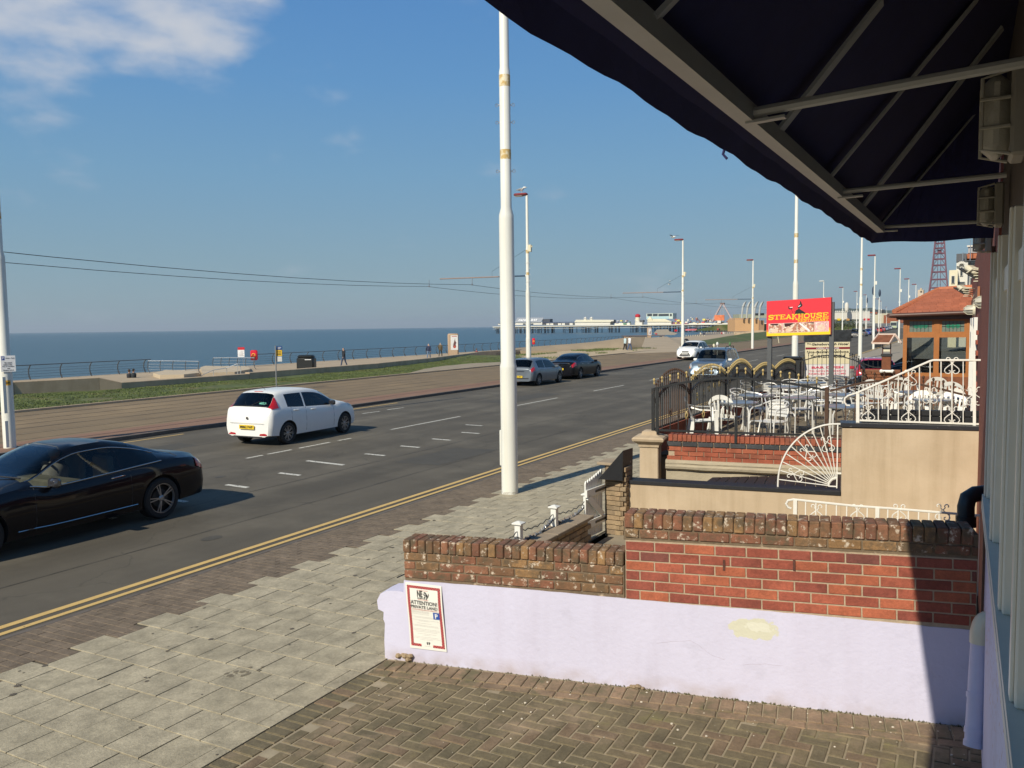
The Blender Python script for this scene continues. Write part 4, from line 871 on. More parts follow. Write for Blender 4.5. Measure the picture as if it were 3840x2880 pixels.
# brick pier
pr = thing('brick_pier', 'narrow sandstone coloured brick pier between picket gate and beige wall', 'pillar', (-4.22, 10.72, 0))
b = MB(); b.box((-4.40, 10.64, .15), (-4.16, 10.90, 1.17)); b.build('mortar_core', M_mortard, pr)
pbm = MB().bbox((-.1, -.045, -.031), (.1, .045, .031), .004).mesh('brick', B_stone); pbh = MB().bbox((-.045, -.12, -.031), (.045, .12, .031), .004).mesh('brick', B_stone)
for c in range(14):
    z = .22+c*.0695
    if c % 2: inst(pbm, 'brick', pr, (-.05, -.04-.02, z)); inst(pbh, 'brick', pr, (.095, .06-.04, z))
    else: inst(pbm, 'brick', pr, (-.09, -.04-.02, z), (0, 0, 0), (.8, 1, 1)); inst(pbh, 'brick', pr, (.035-.01, .055, z), (0,0,0), (1,1,1)); inst(pbh, 'brick', pr, (.03, -.0, z)); inst(pbm, 'brick', pr, (.045, -.06, z), (0, 0, 0), (.55, 1, 1)); inst(pbh, 'brick', pr, (.0955, .045, z), (0,0,0), (.9, .9, 1))
b = MB(); b.bbox((-4.50, 10.58, 1.175), (-4.12, 10.96, 1.215), .006); b.build('cap_slab', mat('coping_stone2', (0.33, 0.26, 0.18), .9, var=.15), pr)
# black triangular sign back standing on the pier
bs = thing('black_sign_box', 'black triangular metal sign box standing on the brick pier', 'sign', (-4.3, 10.77, 1.22))
P_ = lambda px, py, Z: PD(px, py, Z)
a_ = [P_(2243, 1797, 11.35), P_(2334, 1803, 11.35), P_(2336, 1690, 11.35)]; c_ = [P_(2290, 1795, 11.75), P_(2372, 1797, 11.75), P_(2373, 1679, 11.75)]
b = MB(); b.add(a_+c_, [(0, 1, 2), (3, 5, 4), (0, 3, 4, 1), (1, 4, 5, 2), (2, 5, 3, 0)]); b.build('panel', M_gloss, bs)
for t in (.12, .5, .88): b = MB(); b.ball(a_[1].lerp(a_[2], t)+V((-.03, -.005, 0)), .007, 6, 4); b.build('screw', M_steel, bs)

# ------------------------------------------------------------------ neighbour: beige walls, landing, railings
BD = V((1, .157, 0)).normalized(); BN = V((BD.y, -BD.x, 0))        # BN faces the camera
def pb2(px, py): return PP(px, py, (-4.15, 10.75), (1, .157))
bw = thing('beige_wall', 'beige rendered wall with black coping, low towards the street and tall by the houses', 'wall', (-4.15, 10.75, 0), atan2(.157, 1))
def loc2(p):
    d = V(p)-V((-4.15, 10.75, 0)); return (d.dot(BD), d.z)
xt = loc2(pb2(3157, 1700))[0]; xe = 4.52
b = MB(); b.T = Matrix(((1, 0, 0, 0), (0, 0, 1, 0), (0, 1, 0, 0), (0, 0, 0, 1)))
b.prism([(.05, .1), (.05, .905), (xt-.002, .905), (xt-.002, .1)], 0, .2); rad(b, bw, 'low_render', M_beige)
b = MB(); b.T = Matrix(((1, 0, 0, 0), (0, 0, 1, 0), (0, 1, 0, 0), (0, 0, 0, 1)))
b.prism([(xt, .1), (xt, 1.785), (xe, 1.80), (xe, .1)], -.004, .24); rad(b, bw, 'tall_render', M_beige)
b = MB(); b.bbox((.0, -.02, .905), (xt-.004, .24, .957), .006); rad(b, bw, 'coping', M_gloss)
b = MB(); b.bbox((xt-.02, -.02, 1.80), (xe, .30, 1.855), .008); rad(b, bw, 'ledge', mat('worn_black_paint', (0.03, 0.032, 0.038), .35, col2=(0.2, 0.2, 0.2), c2scale=20, c2lo=.66, c2hi=.72))
gb = MB().bbox((-.112, -.05, -.035), (.112, .05, .035), .006).mesh('black_brick', M_gloss)
for i in range(13):
    for c in range(2): inst(gb, 'black_brick', bw, (xt+.35+i*.232+(c % 2)*.116, .24, 1.905+c*.078))
# landing behind the low wall with black tiles
ld = thing('tiled_landing', 'black tiled landing behind the low beige wall', 'step', (-2.3, 11.5, .1))
a_, c_ = loc2(PZ(2630, 1818, .93)), loc2(PZ(2672, 1790, .93))
xl0 = PZ(2625, 1822, .90); xl1 = PZ(2672, 1790, .90)
ptsL = [xl0, xl1, V((-1.5, 12.82, .90)), V((-1.25, 11.42, .90))]
b = MB(); b.slab([(p[0], p[1], .885) for p in ptsL], .7); b.build('base', M_beige, ld)
tn = 14
for i in range(tn):
    t0, t1 = i/tn, (i+1)/tn-.006
    q = [ptsL[0].lerp(ptsL[3], t0), ptsL[1].lerp(ptsL[2], t0), ptsL[1].lerp(ptsL[2], t1), ptsL[0].lerp(ptsL[3], t1)]
    b = MB(); b.slab([(p[0], p[1], .90) for p in q], .014); b.build('tile', M_gloss, ld)
# rendered pillar with moulded cap
sp_ = thing('gate_pillar', 'beige rendered gate pillar with bulging moulded cap', 'pillar', (-4.35, 12.45, 0), atan2(.15, 1))
cx_ = PP(2455, 1780, (-4.1, 12.45), (1, .15)); 
b = MB(); b.bbox((-.16, -.12, .1), (.14, .16, 1.22), .012); rad(b, sp_, 'shaft', M_beige)
b = MB(); hh = [(.16, 1.20), (.165, 1.235), (.20, 1.27), (.245, 1.30), (.255, 1.335), (.235, 1.36), (.15, 1.385), (.12, 1.40), (.115, 1.44), (.08, 1.455)]
rowsq = []
for r_, z in hh: rowsq.append([V((-.01+sx*r_, .02+sy*r_, z)) for sx, sy in ((-1, -1), (1, -1), (1, 1), (-1, 1), (-1, -1))])
b.grid(rowsq); b.add([tuple(p) for p in rowsq[-1][:4]], [(0, 1, 2, 3)]); b.add([tuple(p) for p in rowsq[0][:4]], [(3, 2, 1, 0)]); rad(b, sp_, 'cap', M_beige, False)
# red brick planter wall
pw = thing('terrace_wall', 'red brick terrace wall with slate grey band on a rough grey rendered plinth', 'wall', (-4.1, 12.45, 0), atan2(.15, 1))
xr = 4.3
b = MB(); b.box((.04, .02, 1.0), (xr, .2, 1.33)); rad(b, pw, 'mortar_core', M_mortar)
nb = MB().bbox((-.110, -.05, -.033), (.110, .05, .033), .003)
rbm = nb.mesh('brick', B_new); gbm = nb.mesh('grey_brick', B_grey); sdm = MB().bbox((-.033, -.11, -.052), (.033, .11, .052), .004).mesh('coping_brick', B_new)
x = .075
while x < 3.0: inst(sdm, 'coping_brick', pw, (x, .105, 1.352), (0, random.gauss(0, .01), 0)); x += .0735
x = .13
while x < 3.0: inst(gbm, 'grey_brick', pw, (x, .04, 1.256), (0, 0, random.gauss(0, .004)), (1.04, 1, 1)); x += .245
for c in range(3):
    x = .03+(.115 if c % 2 else 0)
    while x < 3.0: inst(rbm, 'brick', pw, (x+.1, .052, 1.178-c*.0745), (0, 0, random.gauss(0, .004))); x += .232
b = MB(); rows = []
for i in range(60):
    x = .0+xr*i/59; e = .012*noise.noise(V((x*3, 0, 0))); f_ = .012*noise.noise(V((x*2.3, 4, 0)))
    rows.append([V((x, .06, 1.005)), V((x, -.03+e, 1.0)), V((x, -.045+e, .955+f_)), V((x, -.035+f_, .93)), V((x, -.05+e, .90)), V((x, -.04+e, .862+f_)), V((x, -.0, .84+f_)), V((x, .03, .825)), V((x, .03, .5)), V((x, .03, .1))])
b.grid(rows); rad(b, pw, 'plinth', mat('grey_render', (0.40, 0.345, 0.25), .9, var=.14, scale=3, bump=.5, bscale=18))
b = MB(); b.box((.0, .075, .1), (xr, .2, .99)); rad(b, pw, 'backing', M_mortar)
# terrace deck
b = MB(); b.slab([(-4.45, 12.42, 1.39), (-4.40, 25.3, 1.39), (.2, 25.3, 1.39), (.2, 13.1, 1.39)], 1.3)
ter = thing('terrace', 'raised cafe terrace paved in dark slabs behind the black railings', 'terrace', (-2, 19, .1))
b = MB(); b.slab([(-4.36, 12.66, 1.0), (-4.36, 25.3, 1.0), (.19, 25.3, 1.0), (.19, 13.3, 1.0)], .9); b.build('base', mat('terrace_base', (0.2, 0.16, 0.11), .9, var=.15), ter)
M_tpave = mat('terrace_slab', (0.21, 0.168, 0.112), .9, var=.35, scale=4, bump=.3, bscale=30, objrand=.12, col2=(0.11, 0.092, 0.062), c2scale=1.5, c2lo=.5, c2hi=.62)
tsm = MB().bbox((-.222, -.222, -.02), (.222, .222, 0), .004).mesh('slab', M_tpave)
for i in range(10):
    for j in range(28):
        x, y = -4.13+i*.45, 12.95+j*.45
        if y > 25: continue
        if y-.22 < 12.62+.15*(x+4.3): 
            continue
        inst(tsm, 'slab', ter, (x+2, y-19, 1.03-.1+random.uniform(-.002, .002)), (0, 0, 0))
b = MB(); b.box((-4.40, 12.66, G(-4.4)-.05), (-4.361, 25.3, 1.42)); b.build('street_face', B_new, ter)
# white handrail on the tall wall
M_rail_w = mat('white_rail', (0.76, 0.74, 0.68), .45, var=.06, scale=10, col2=(0.5, 0.3, 0.12), c2scale=22, c2lo=.70, c2hi=.76)
def scroll(mb, c, ud, wd, size, r_=.006, up=1):
    """heart shaped scroll: two mirrored S curls round point c; ud = up vector, wd = side vector"""
    for s_ in (-1, 1):
        pts = []
        for i in range(9):
            a = pi*1.35-i*pi*1.5/8*1.0; pts.append((.30+.14*cos(a)*(1-.25*(8-i)/8), .78+.14*sin(a)*(1-.25*(8-i)/8)))
        lo = [(.46, .62), (.30, .45), (.08, .30), (.30, -.05)]
        # heart outline: from centre top, swing out, come back to centre, end in curls
        P = []
        for i in range(10):
            a = -pi*.3+i*pi*1.55/9; rr_ = .16*(1-.45*(1-i/9)); P.append((.26+rr_*cos(a), .86+rr_*sin(a)))
        P += [(.03, .60), (.10, .48), (.26, .36), (.42, .20), (.46, .04), (.36, -.10), (.20, -.14), (.09, -.06), (.10, .06), (.20, .08)]
        mb.tube([V(c)+V(wd)*(s_*x*size)+V(ud)*((y-.35)*size*up) for x, y in P], r_, 5, True)
UZ = V((0, 0, 1))
hr = thing('white_handrail', 'white wrought iron handrail with scrolls standing on the tall beige wall', 'railing', tuple(pb2(3217, 1590)), 0)
def q2(px, py, dn=.10): 
    p = PP(px, py, (-4.15+BN.x*-dn, 10.75+BN.y*-dn), (1, .157)); return p
b = MB(); curl = [q2(x, y) for x, y in ((3187, 1521), (3175, 1520), (3167, 1508), (3168, 1494), (3180, 1484), (3217, 1472))]
top = [q2(3217, 1472), q2(3488, 1354), q2(3500, 1351), q2(3790, 1351)]; b.tube(curl, .012, 6); b.tube(top, .014, 6); b.build('top_rail', M_rail_w, hr, True)
b = MB(); b.bar(q2(3222, 1576), q2(3790, 1594), .012, .022); b.build('bottom_rail', M_rail_w, hr)
def topat(px): return 1472-(px-3217)*118/271 if px < 3490 else 1352
for k_, (px, w_, yb) in enumerate([(3217, .04, 1592), (3256, .014, 0), (3294, .014, 0), (3331, .014, 0), (3369, .014, 0), (3407, .016, 0), (3448, .014, 0), (3488, .014, 0), (3529, .014, 0), (3570, .016, 0), (3612, .012, 0), (3654, .034, 1610), (3697, .018, 0), (3735, .014, 0)]):
    yb_ = yb or 1577+(px-3222)*18/478
    b = MB(); p, q = q2(px, yb_), q2(px, topat(px)+3)
    if w_ < .03:
        n_ = 14; b.tube([p.lerp(q, i/n_) for i in range(n_+1)], [w_/2*(1+.18*(i % 2)) for i in range(n_+1)], 6)
    else: b.bar(p, q, w_, w_)
    b.build('post' if w_ > .03 else 'baluster', M_rail_w, hr, False)
for px, py, s_ in ((3256, 1552, .17), (3407, 1556, .18), (3570, 1560, .185), (3331, 1490, .17), (3488, 1487, .175), (3654, 1490, .20), (3412, 1420, .17), (3570, 1375, .18)):
    b = MB(); scroll(b, q2(px, py), UZ, BD, s_); b.build('scroll', M_rail_w, hr, True)
# fan shaped iron panel
fn_ = thing('fan_railing', 'white sunburst iron panel standing on the low wall beside the black landing', 'railing', tuple(pb2(3035, 1850)), 0)
ce = q2(3138, 1825); L_ = (q2(2920, 1848)-ce).length
H_ = q2(3138, 1590).z-ce.z
arc = lambda a, k=1: ce-BD*(L_*cos(a)*k)+UZ*(H_*sin(a)*k)
b = MB(); b.tube([arc(i*pi/2/22)+UZ*(-.02 if i == 0 else 0) for i in range(23)]+[ce+UZ*H_+BD*.16], .012, 6); b.tube([arc(0)-UZ*.02, arc(0)-UZ*.09], .012, 6); b.bar(arc(0)-UZ*.09, arc(0)-UZ*.09-BD*.05-UZ*.0, .03, .008); b.build('rim', M_rail_w, fn_, True)
b = MB(); b.bar(ce+UZ*-.02, ce+UZ*H_, .014, .014); b.bar(ce+UZ*.18, ce+UZ*.18+BD*.16, .02, .02); b.build('upright', M_rail_w, fn_)
for i in range(10):
    a = radians(4+i*8.6); b = MB(); n_ = 12; p, q = arc(a, .12), arc(a, .985)
    b.tube([p.lerp(q, j/n_) for j in range(n_+1)], [.0065*(1+.2*(j % 2)) for j in range(n_+1)], 6); b.build('spoke', M_rail_w, fn_)
b = MB(); b.tube([arc(i*pi/2/8, .14) for i in range(9)], .012, 6); b.tube([arc(0, .14), ce], .010, 6); b.build('hub', M_rail_w, fn_, True)
for a, k_ in ((13, .70), (47, .70), (76, .68)):
    a = radians(a); d = (arc(a)-ce).normalized(); sd = d.cross(BN).normalized(); b = MB(); scroll(b, arc(a, k_), d, sd, .17); b.build('scroll', M_rail_w, fn_, True)
# lower handrail rising behind the high brick wall
lr = thing('lower_handrail', 'cream iron handrail with scrolls, its top showing above the old brick coping', 'railing', (-1.5, 9.3, .3))
def q3(px, py): return PP(px, py, (-1.5, 9.3), (1, .157))
b = MB(); b.tube([q3(2967, 1907), q3(2955, 1902), q3(2948, 1890), q3(2955, 1877), q3(2975, 1873), q3(3200, 1897), q3(3330, 1906), q3(3690, 1935)], .013, 6); b.build('top_rail', M_rail_w, lr, True)
for k_ in range(19):
    px = 2983+k_*38.5; yt = 1874+(px-2975)*.096 if px < 3330 else 1906+(px-3330)*.08
    p = q3(px, yt); b = MB(); w_ = .04 if k_ in (0, 8) else .012
    b.bar(V((p.x, p.y, .3)), p, w_, w_); b.build('post' if w_ > .03 else 'baluster', M_rail_w, lr)
for px in (3062, 3216, 3372, 3535): b = MB(); scroll(b, q3(px, 1925), UZ, BD, .15); b.build('scroll', M_rail_w, lr, True)

# ------------------------------------------------------------------ terrace railings
def finial(mb, p, r_=.020):
    mb.lathe([(.004, -.075), (.010, -.070), (.014, -.052), (.008, -.03), (.007, -.018), (r_*.75, -.012), (r_, .006), (r_*.7, .022), (.001, .03)], tuple(p), 8)
def basket(mb, p):
    for k_ in range(4):
        mb.tube([V(p)+V((.022*sin(t*pi)*cos(t*2.4+k_*pi/2), .022*sin(t*pi)*sin(t*2.4+k_*pi/2), -.07+.14*t)) for t in (0, .17, .34, .5, .67, .84, 1)], .005, 4)
ff = thing('front_railing', 'black iron railing with arched top and gold ball finials on the red brick terrace wall', 'railing', (-4.3, 12.4, 1.4))
def fpt(x, z): return V((x, 12.42+.15*(x+4.3), z))
def arch(x): return interp([(-4.30, 2.125), (-3.72, 2.25), (-3.13, 2.312), (-2.5, 2.27), (-1.74, 2.145)], x)
xs = []
x = -4.16
while x < -1.80: xs.append(x); x += .1265
for x in xs:
    b = MB(); b.bar(fpt(x, 1.47), fpt(x, arch(x)+.075), .012, .012); bal = b.build('bar', M_iron, ff)
    b = MB(); finial(b, fpt(x, arch(x)+.145)); b.build('gold_finial', M_gold, ff, True)
b = MB(); n_ = 24; b_pts = [fpt(-4.3+2.55*i/n_, arch(-4.3+2.55*i/n_)) for i in range(n_+1)]
for p, q in zip(b_pts, b_pts[1:]): b.bar(p, q, .02, .034)
b.build('top_rail', M_iron, ff)
b = MB(); b.bar(fpt(-4.3, 1.465), fpt(-1.74, 1.465), .02, .03); b.build('bottom_rail', M_iron, ff)
for x, m_ in ((-4.30, M_iron), (-4.235, M_iron)): b = MB(); b.bar(fpt(x, 1.36), fpt(x, arch(x)+.01), .045, .045); b.build('post', m_, ff)
b = MB(); finial(b, fpt(-4.285, arch(-4.28)+.14), .022); b.build('gold_finial', M_gold, ff, True)
b = MB(); b.bar(fpt(-3.03, 1.30), fpt(-3.03, 1.72), .04, .04); b.build('support', M_iron, ff)
b = MB(); b.bar(fpt(-1.74, 1.25), fpt(-1.74, 2.19), .055, .055); b.build('rusty_post', M_rusty, ff)
for i, (x, z) in enumerate(((-4.03, 1.76), (-3.90, 1.74), (-3.78, 1.72), (-3.14, 1.745), (-2.64, 1.735), (-2.14, 1.70), (-3.52, 1.745))):
    b = MB(); basket(b, fpt(x, z)); b.build('twisted_basket', M_gold if i in (2, 6) else M_rusty, ff, True)
# second rusty panel of the front railing, sagging towards the house
f2 = thing('rusty_front_railing', 'rusty brown continuation of the terrace railing seen through the white handrail', 'railing', (-1.7, 12.8, 1.4))
arch2 = lambda x: interp([(-1.74, 2.12), (-1.2, 2.27), (-.85, 2.30), (-.4, 2.22), (.14, 2.08)], x)
x = -1.61
while x < .1:
    b = MB(); b.bar(fpt(x, 1.47), fpt(x, arch2(x)+.05), .012, .012); b.build('bar', M_rusty, f2)
    b = MB(); finial(b, fpt(x, arch2(x)+.11), .018); b.build('finial', M_rusty, f2, True); x += .1265
b = MB(); n_ = 14
for i in range(n_): b.bar(fpt(-1.70+1.84*i/n_, arch2(-1.70+1.84*i/n_)), fpt(-1.70+1.84*(i+1)/n_, arch2(-1.70+1.84*(i+1)/n_)), .02, .03)
b.build('top_rail', M_rusty, f2)
b = MB(); b.bar(fpt(-1.70, 1.465), fpt(.14, 1.465), .02, .03); b.build('bottom_rail', M_rusty, f2)
# street side railing: wave topped panels along x = -4.3
bar_me = {}
def street_panel(y0, y1, zlo, zpk, m, mfin, label, name, rows2=True, baskets=()):
    t = thing(name, label, 'railing', (-4.3, y0, 1.4), 0)
    yy = y0+.06; L2 = y1-y0
    ht = lambda y: zlo+(zpk-zlo)*sin((y-y0)/L2*pi)**.8
    while y0 < yy < y1-.03:
        z = ht(yy); b = MB(); b.box((-4.307, yy-.007, 1.47), (-4.293, yy+.007, z)); b.build('bar', m, t)
        b = MB(); finial(b, (-4.3, yy, z+.05), .019)
        if rows2: b.ball((-4.3, yy+.05, z-.03), .014, 6, 4)
        o = b.build('finial', mfin, t, True); yy += .104
    b = MB(); n_ = 16
    for i in range(n_):
        a, c = y0+L2*i/n_, y0+L2*(i+1)/n_; b.bar((-4.3, a, ht(a)-.19), (-4.3, c, ht(c)-.19), .03, .05)
    b.build('arched_rail', m, t); b = MB(); b.box((-4.315, y0, 1.46), (-4.285, y1, 1.49)); b.build('bottom_rail', m, t)
    b = MB(); b.box((-4.325, y1-.025, 1.36), (-4.275, y1+.025, zlo+.02)); b.build('post', m, t)
    for y, z in baskets: b = MB(); basket(b, (-4.3, y, z)); b.build('twisted_basket', mfin, t, True)
street_panel(12.50, 14.42, 2.10, 2.33, M_rusty, M_rusty, 'rusty wave topped railing panel beside the street, nearest the gate pillar', 'rusty_street_railing', False)
street_panel(14.46, 16.98, 2.10, 2.30, M_iron, M_gold, 'black wave topped railing panel with gold balls directly in front of the silver off-roader', 'street_railing', True, [(14.9, 1.80), (15.3, 1.86), (15.7, 1.90), (16.1, 1.93), (16.5, 1.93)])
street_panel(17.02, 19.42, 2.04, 2.30, M_iron, M_gold, 'black wave topped railing panel with gold balls just left of the red sign posts', 'street_railing', True, [(17.3, 1.97)])
street_panel(19.46, 22.0, 1.94, 2.11, M_iron, M_gold, 'black gold topped railing panel crossed by the left post of the red sign', 'street_railing')
street_panel(22.04, 25.1, 1.92, 2.08, M_iron, M_gold, 'farthest black gold topped railing panel, right of the sign post', 'street_railing')
# far end railing
fe = thing('end_railing', 'thin dark arched railing across the far end of the terrace below the hotel sign', 'railing', (-3.5, 25.2, 1.4))
archf = lambda x: interp([(-4.3, 1.97), (-3.6, 2.17), (-3.3, 2.20), (-2.9, 2.12), (-2.2, 1.86)], x)
b = MB(); 
for i in range(16): b.bar((-4.3+2.3*i/16, 25.2, archf(-4.3+2.3*i/16)), (-4.3+2.3*(i+1)/16, 25.2, archf(-4.3+2.3*(i+1)/16)), .02, .03)
b.bar((-4.3, 25.2, 1.46), (-2.0, 25.2, 1.46), .02, .03); b.build('rail', M_iron, fe)
for i in range(18):
    x = -4.2+i*.125; b = MB(); b.bar((x, 25.2, 1.4), (x, 25.2, archf(x)+.10), .012, .012); finial(b, (x, 25.2, archf(x)+.15), .016); b.build('bar', M_iron, fe)
sd_ = thing('side_railing', 'short curved dark railing leaning against the end of the brown wall', 'railing', (-2.3, 23.5, 1.4))
pA, pB = PY(3196, 1345, 24.5), PY(3243, 1385, 22.0)
for i in range(7):
    t = i/6; p = pA.lerp(pB, t); b = MB(); b.bar((p.x, p.y, 1.4), (p.x, p.y, p.z+.06-.0*t), .014, .014); finial(b, (p.x, p.y, p.z+.12), .016); b.build('bar', M_iron, sd_)
b = MB(); b.bar(pA, pA.lerp(pB, .5)+V((0, 0, .04)), .02, .03); b.bar(pA.lerp(pB, .5)+V((0, 0, .04)), pB, .02, .03); b.build('rail', M_iron, sd_)

# ------------------------------------------------------------------ steakhouse sign
tl, tr, bl, br = PD(2875, 1131, 19.9), PD(3117, 1113, 18.75), PD(2878, 1262, 19.9), PD(3117, 1254, 18.75)
tr = V((tr.x, tr.y, tr.z)); sx_ = V((tr.x-tl.x, tr.y-tl.y, 0)); sw = sx_.length; sx_.normalize(); sn = V((sx_.y, -sx_.x, 0))
zb0, zb1, ztl, ztr = bl.z, br.z, tl.z, tr.z
st = thing('restaurant_sign', 'red steakhouse restaurant sign with food photos and bull on two grey posts', 'sign', (tl.x, tl.y, 1.4))
zS0, zS1 = (zb0+zb1)/2, (ztl+ztr)/2; sh_ = zS1-zS0
def SP(u, v, e=0): return V((tl.x, tl.y, 0))+sx_*(u*sw)+sn*e+V((0, 0, zS0+(zb1-zb0)*(u-.5)*.9+v*sh_))
def sgn(mb, poly, e): mb.add([SP(u, v, e) for u, v in poly], [tuple(range(len(poly)))])
b = MB(); b.add([SP(0, 0, 0), SP(1, 0, 0), SP(1, 1, 0), SP(0, 1, 0), SP(0, 0, -.06), SP(1, 0, -.06), SP(1, 1, -.06), SP(0, 1, -.06)], [(0,3,2,1),(4,5,6,7),(0,1,5,4),(1,2,6,5),(2,3,7,6),(3,0,4,7)]); b.build('board', mat('sign_edge', (0.5, 0.1, 0.1), .5), st)
M_sred = mat('sign_red', (0.80, 0.045, 0.06), .4, var=.04); M_syel = mat('sign_yellow', (0.85, 0.62, 0.03), .4, var=.03)
b = MB(); sgn(b, [(.005, .13), (.995, .13), (.995, .993), (.005, .993)], .003); b.build('red_panel', M_sred, st)
b = MB(); sgn(b, [(.005, .007), (.995, .007), (.995, .128), (.005, .128)], .003); b.build('yellow_strip', M_syel, st)
b = MB(); sgn(b, [(.005, .128), (.03, .128), (.02, .18), (.005, .2)], .0045); sgn(b, [(.965, .128), (.995, .128), (.995, .2), (.975, .18)], .0045); b.build('orange_blend', mat('sign_orange', (0.85, 0.3, 0.04), .4), st)
G_ = {'S': ([(.95,.85),(.75,1),(.3,1),(.08,.85),(.12,.66),(.4,.55),(.7,.46),(.92,.33),(.85,.1),(.6,0),(.25,0),(.05,.15)], [(.95,.72,.95,1),(.05,0,.05,.3)]),
 'T': ([(.5,0),(.5,1)], [(.02,1,.98,1),(.02,.78,.02,1),(.98,.78,.98,1),(.25,0,.75,0)]),
 'E': ([(.2,0),(.2,1)], [(.0,1,.92,1),(.0,0,.96,0),(.2,.52,.68,.52),(.92,.76,.92,1),(.96,0,.96,.25),(.68,.40,.68,.64)]),
 'A': ([(.12,0),(.5,1),(.88,0)], [(.25,.33,.75,.33),(-.05,0,.32,0),(.68,0,1.05,0)]),
 'K': ([(.2,-.28),(.2,1)], [(.22,.45,.85,1),(.42,.55,.95,-.28),(0,1,.42,1),(.65,1,1.0,1),(.72,-.28,1.12,-.28),(.0,-.02,.4,-.02)]),
 'H': ([(.2,0),(.2,1)], [(.8,0,.8,1),(.2,.5,.8,.5),(0,1,.4,1),(0,0,.4,0),(.6,1,1,1),(.6,0,1,0)]),
 'O': ([(.5,1),(.2,.92),(.05,.7),(.05,.3),(.2,.08),(.5,0),(.8,.08),(.95,.3),(.95,.7),(.8,.92),(.5,1)], []),
 'U': ([(.2,1),(.2,.3),(.35,.04),(.5,0),(.65,.04),(.8,.3),(.8,1)], [(0,1,.4,1),(.6,1,1,1)]),
 'R': ([(.2,0),(.2,1)], [(.0,1,.7,1),(.7,1,.88,.88),(.88,.88,.88,.65),(.88,.65,.7,.5),(.7,.5,.2,.5),(.55,.5,.9,0),(0,0,.4,0),(.8,0,1.05,0)]),
 'N': ([(.2,0),(.2,1),(.8,0),(.8,1)], [(0,0,.38,0),(0,1,.25,1),(.62,1,1,1)])}
def slabtext(mb, s, u0, u1, v0, v1, th, e):
    n = len(s); cw = (u1-u0)/n
    for i, ch in enumerate(s):
        pl, segs = G_[ch]; f_ = lambda x, y: (u0+cw*(i+.06+x*.88), v0+(v1-v0)*y)
        S_ = [(*a, *c) for a, c in zip(pl, pl[1:])]+segs
        for x0, y0, x1, y1 in S_:
            a, c = f_(x0, y0), f_(x1, y1); dx, dy = (c[0]-a[0])*sw, (c[1]-a[1])*sh_; l_ = hypot(dx, dy) or 1; t_ = th if not (x0, y0, x1, y1) in segs else th*.62
            ox, oy = -dy/l_*t_/2/sw, dx/l_*t_/2/sh_; ex, ey = dx/l_*t_*.3/sw, dy/l_*t_*.3/sh_
            sgn(mb, [(a[0]-ex+ox, a[1]-ey+oy), (a[0]-ex-ox, a[1]-ey-oy), (c[0]+ex-ox, c[1]+ey-oy), (c[0]+ex+ox, c[1]+ey+oy)], e); e += .00002
b = MB(); slabtext(b, 'STEAKHOUSE', .03, .97, .475, .59, .025, .006); b.build('steakhouse_lettering', M_syel, st, fixn=False)
b = MB(); slabtext(b, 'RESTAURANT', .50, .97, .378, .445, .014, .006); b.build('restaurant_lettering', M_syel, st, fixn=False)
b = MB()
sgn(b, [(.45, .585), (.47, .70), (.50, .72), (.52, .76), (.535, .72), (.58, .67), (.62, .615), (.63, .59)], .005)
sgn(b, [(.50, .76), (.55, .80), (.565, .86), (.555, .91), (.54, .955), (.53, .93), (.535, .89), (.51, .83), (.495, .80)], .005)
sgn(b, [(.565, .86), (.575, .83), (.56, .79), (.52, .755), (.50, .76), (.55, .80)], .0051)
sgn(b, [(.355, .84), (.365, .82), (.37, .77), (.42, .765), (.43, .79), (.41, .735), (.37, .735), (.352, .755)], .005)
for a, c in (((.43, .80), (.46, .81)), ((.46, .81), (.49, .83)), ((.40, .735), (.405, .69)), ((.405, .69), (.42, .63)), ((.44, .68), (.46, .65))): sgn(b, [(a[0], a[1]), (a[0]+.006, a[1]), (c[0]+.006, c[1]), (c[0], c[1])], .0052)
b.build('bull_silhouette', M_text, st, fixn=False)
b = MB(); sgn(b, [(.505, .785), (.535, .81), (.548, .85), (.538, .835), (.51, .81)], .0058); sgn(b, [(.372, .80), (.38, .775), (.425, .78), (.415, .80), (.385, .79)], .0058); b.build('horn_highlight', M_textw, st, fixn=False)
M_food = mat('food_print', (0.45, 0.2, 0.13), .5, var=.5, scale=22, col2=(0.75, 0.62, 0.5), c2scale=14, c2lo=.5, c2hi=.56); M_food2 = mat('pink_print', (0.72, 0.42, 0.40), .5, var=.35, scale=30, col2=(0.75, 0.66, 0.6), c2scale=17, c2lo=.5, c2hi=.6)
for i, (u0, u1, m_) in enumerate(((.045, .25, M_food), (.27, .755, M_food), (.775, .965, M_food2))):
    b = MB(); sgn(b, [(u0-.008, .085), (u1+.008, .085), (u1+.008, .36), (u0-.008, .36)], .0048); b.build('photo_border', mat('pale_pink', (0.75, 0.55, 0.52), .5), st)
    b = MB(); sgn(b, [(u0, .095), (u1, .095), (u1, .35), (u0, .35)], .0056); b.build('food_photo', m_, st)
b = MB()
for cu, cv, ru, rv in ((.37, .16, .06, .05), (.60, .20, .05, .06), (.14, .15, .06, .05), (.86, .20, .06, .08)):
    b = MB(); sgn(b, [(cu+ru*cos(a*pi/8), cv+rv*sin(a*pi/8)) for a in range(16)], .0064); b.build('plate_print', mat('plate_print', (0.80, 0.55, 0.42), .5, var=.25, scale=25), st, fixn=False)
b = MB(); sgn(b, [(.29, .35), (.45, .35), (.38, .27), (.30, .25)], .0066); sgn(b, [(.62, .35), (.75, .35), (.75, .31)], .0066); sgn(b, [(.07, .35), (.20, .35), (.18, .30), (.08, .31)], .0066); b.build('dark_print', mat('dark_print', (0.06, 0.02, 0.02), .5), st, fixn=False)
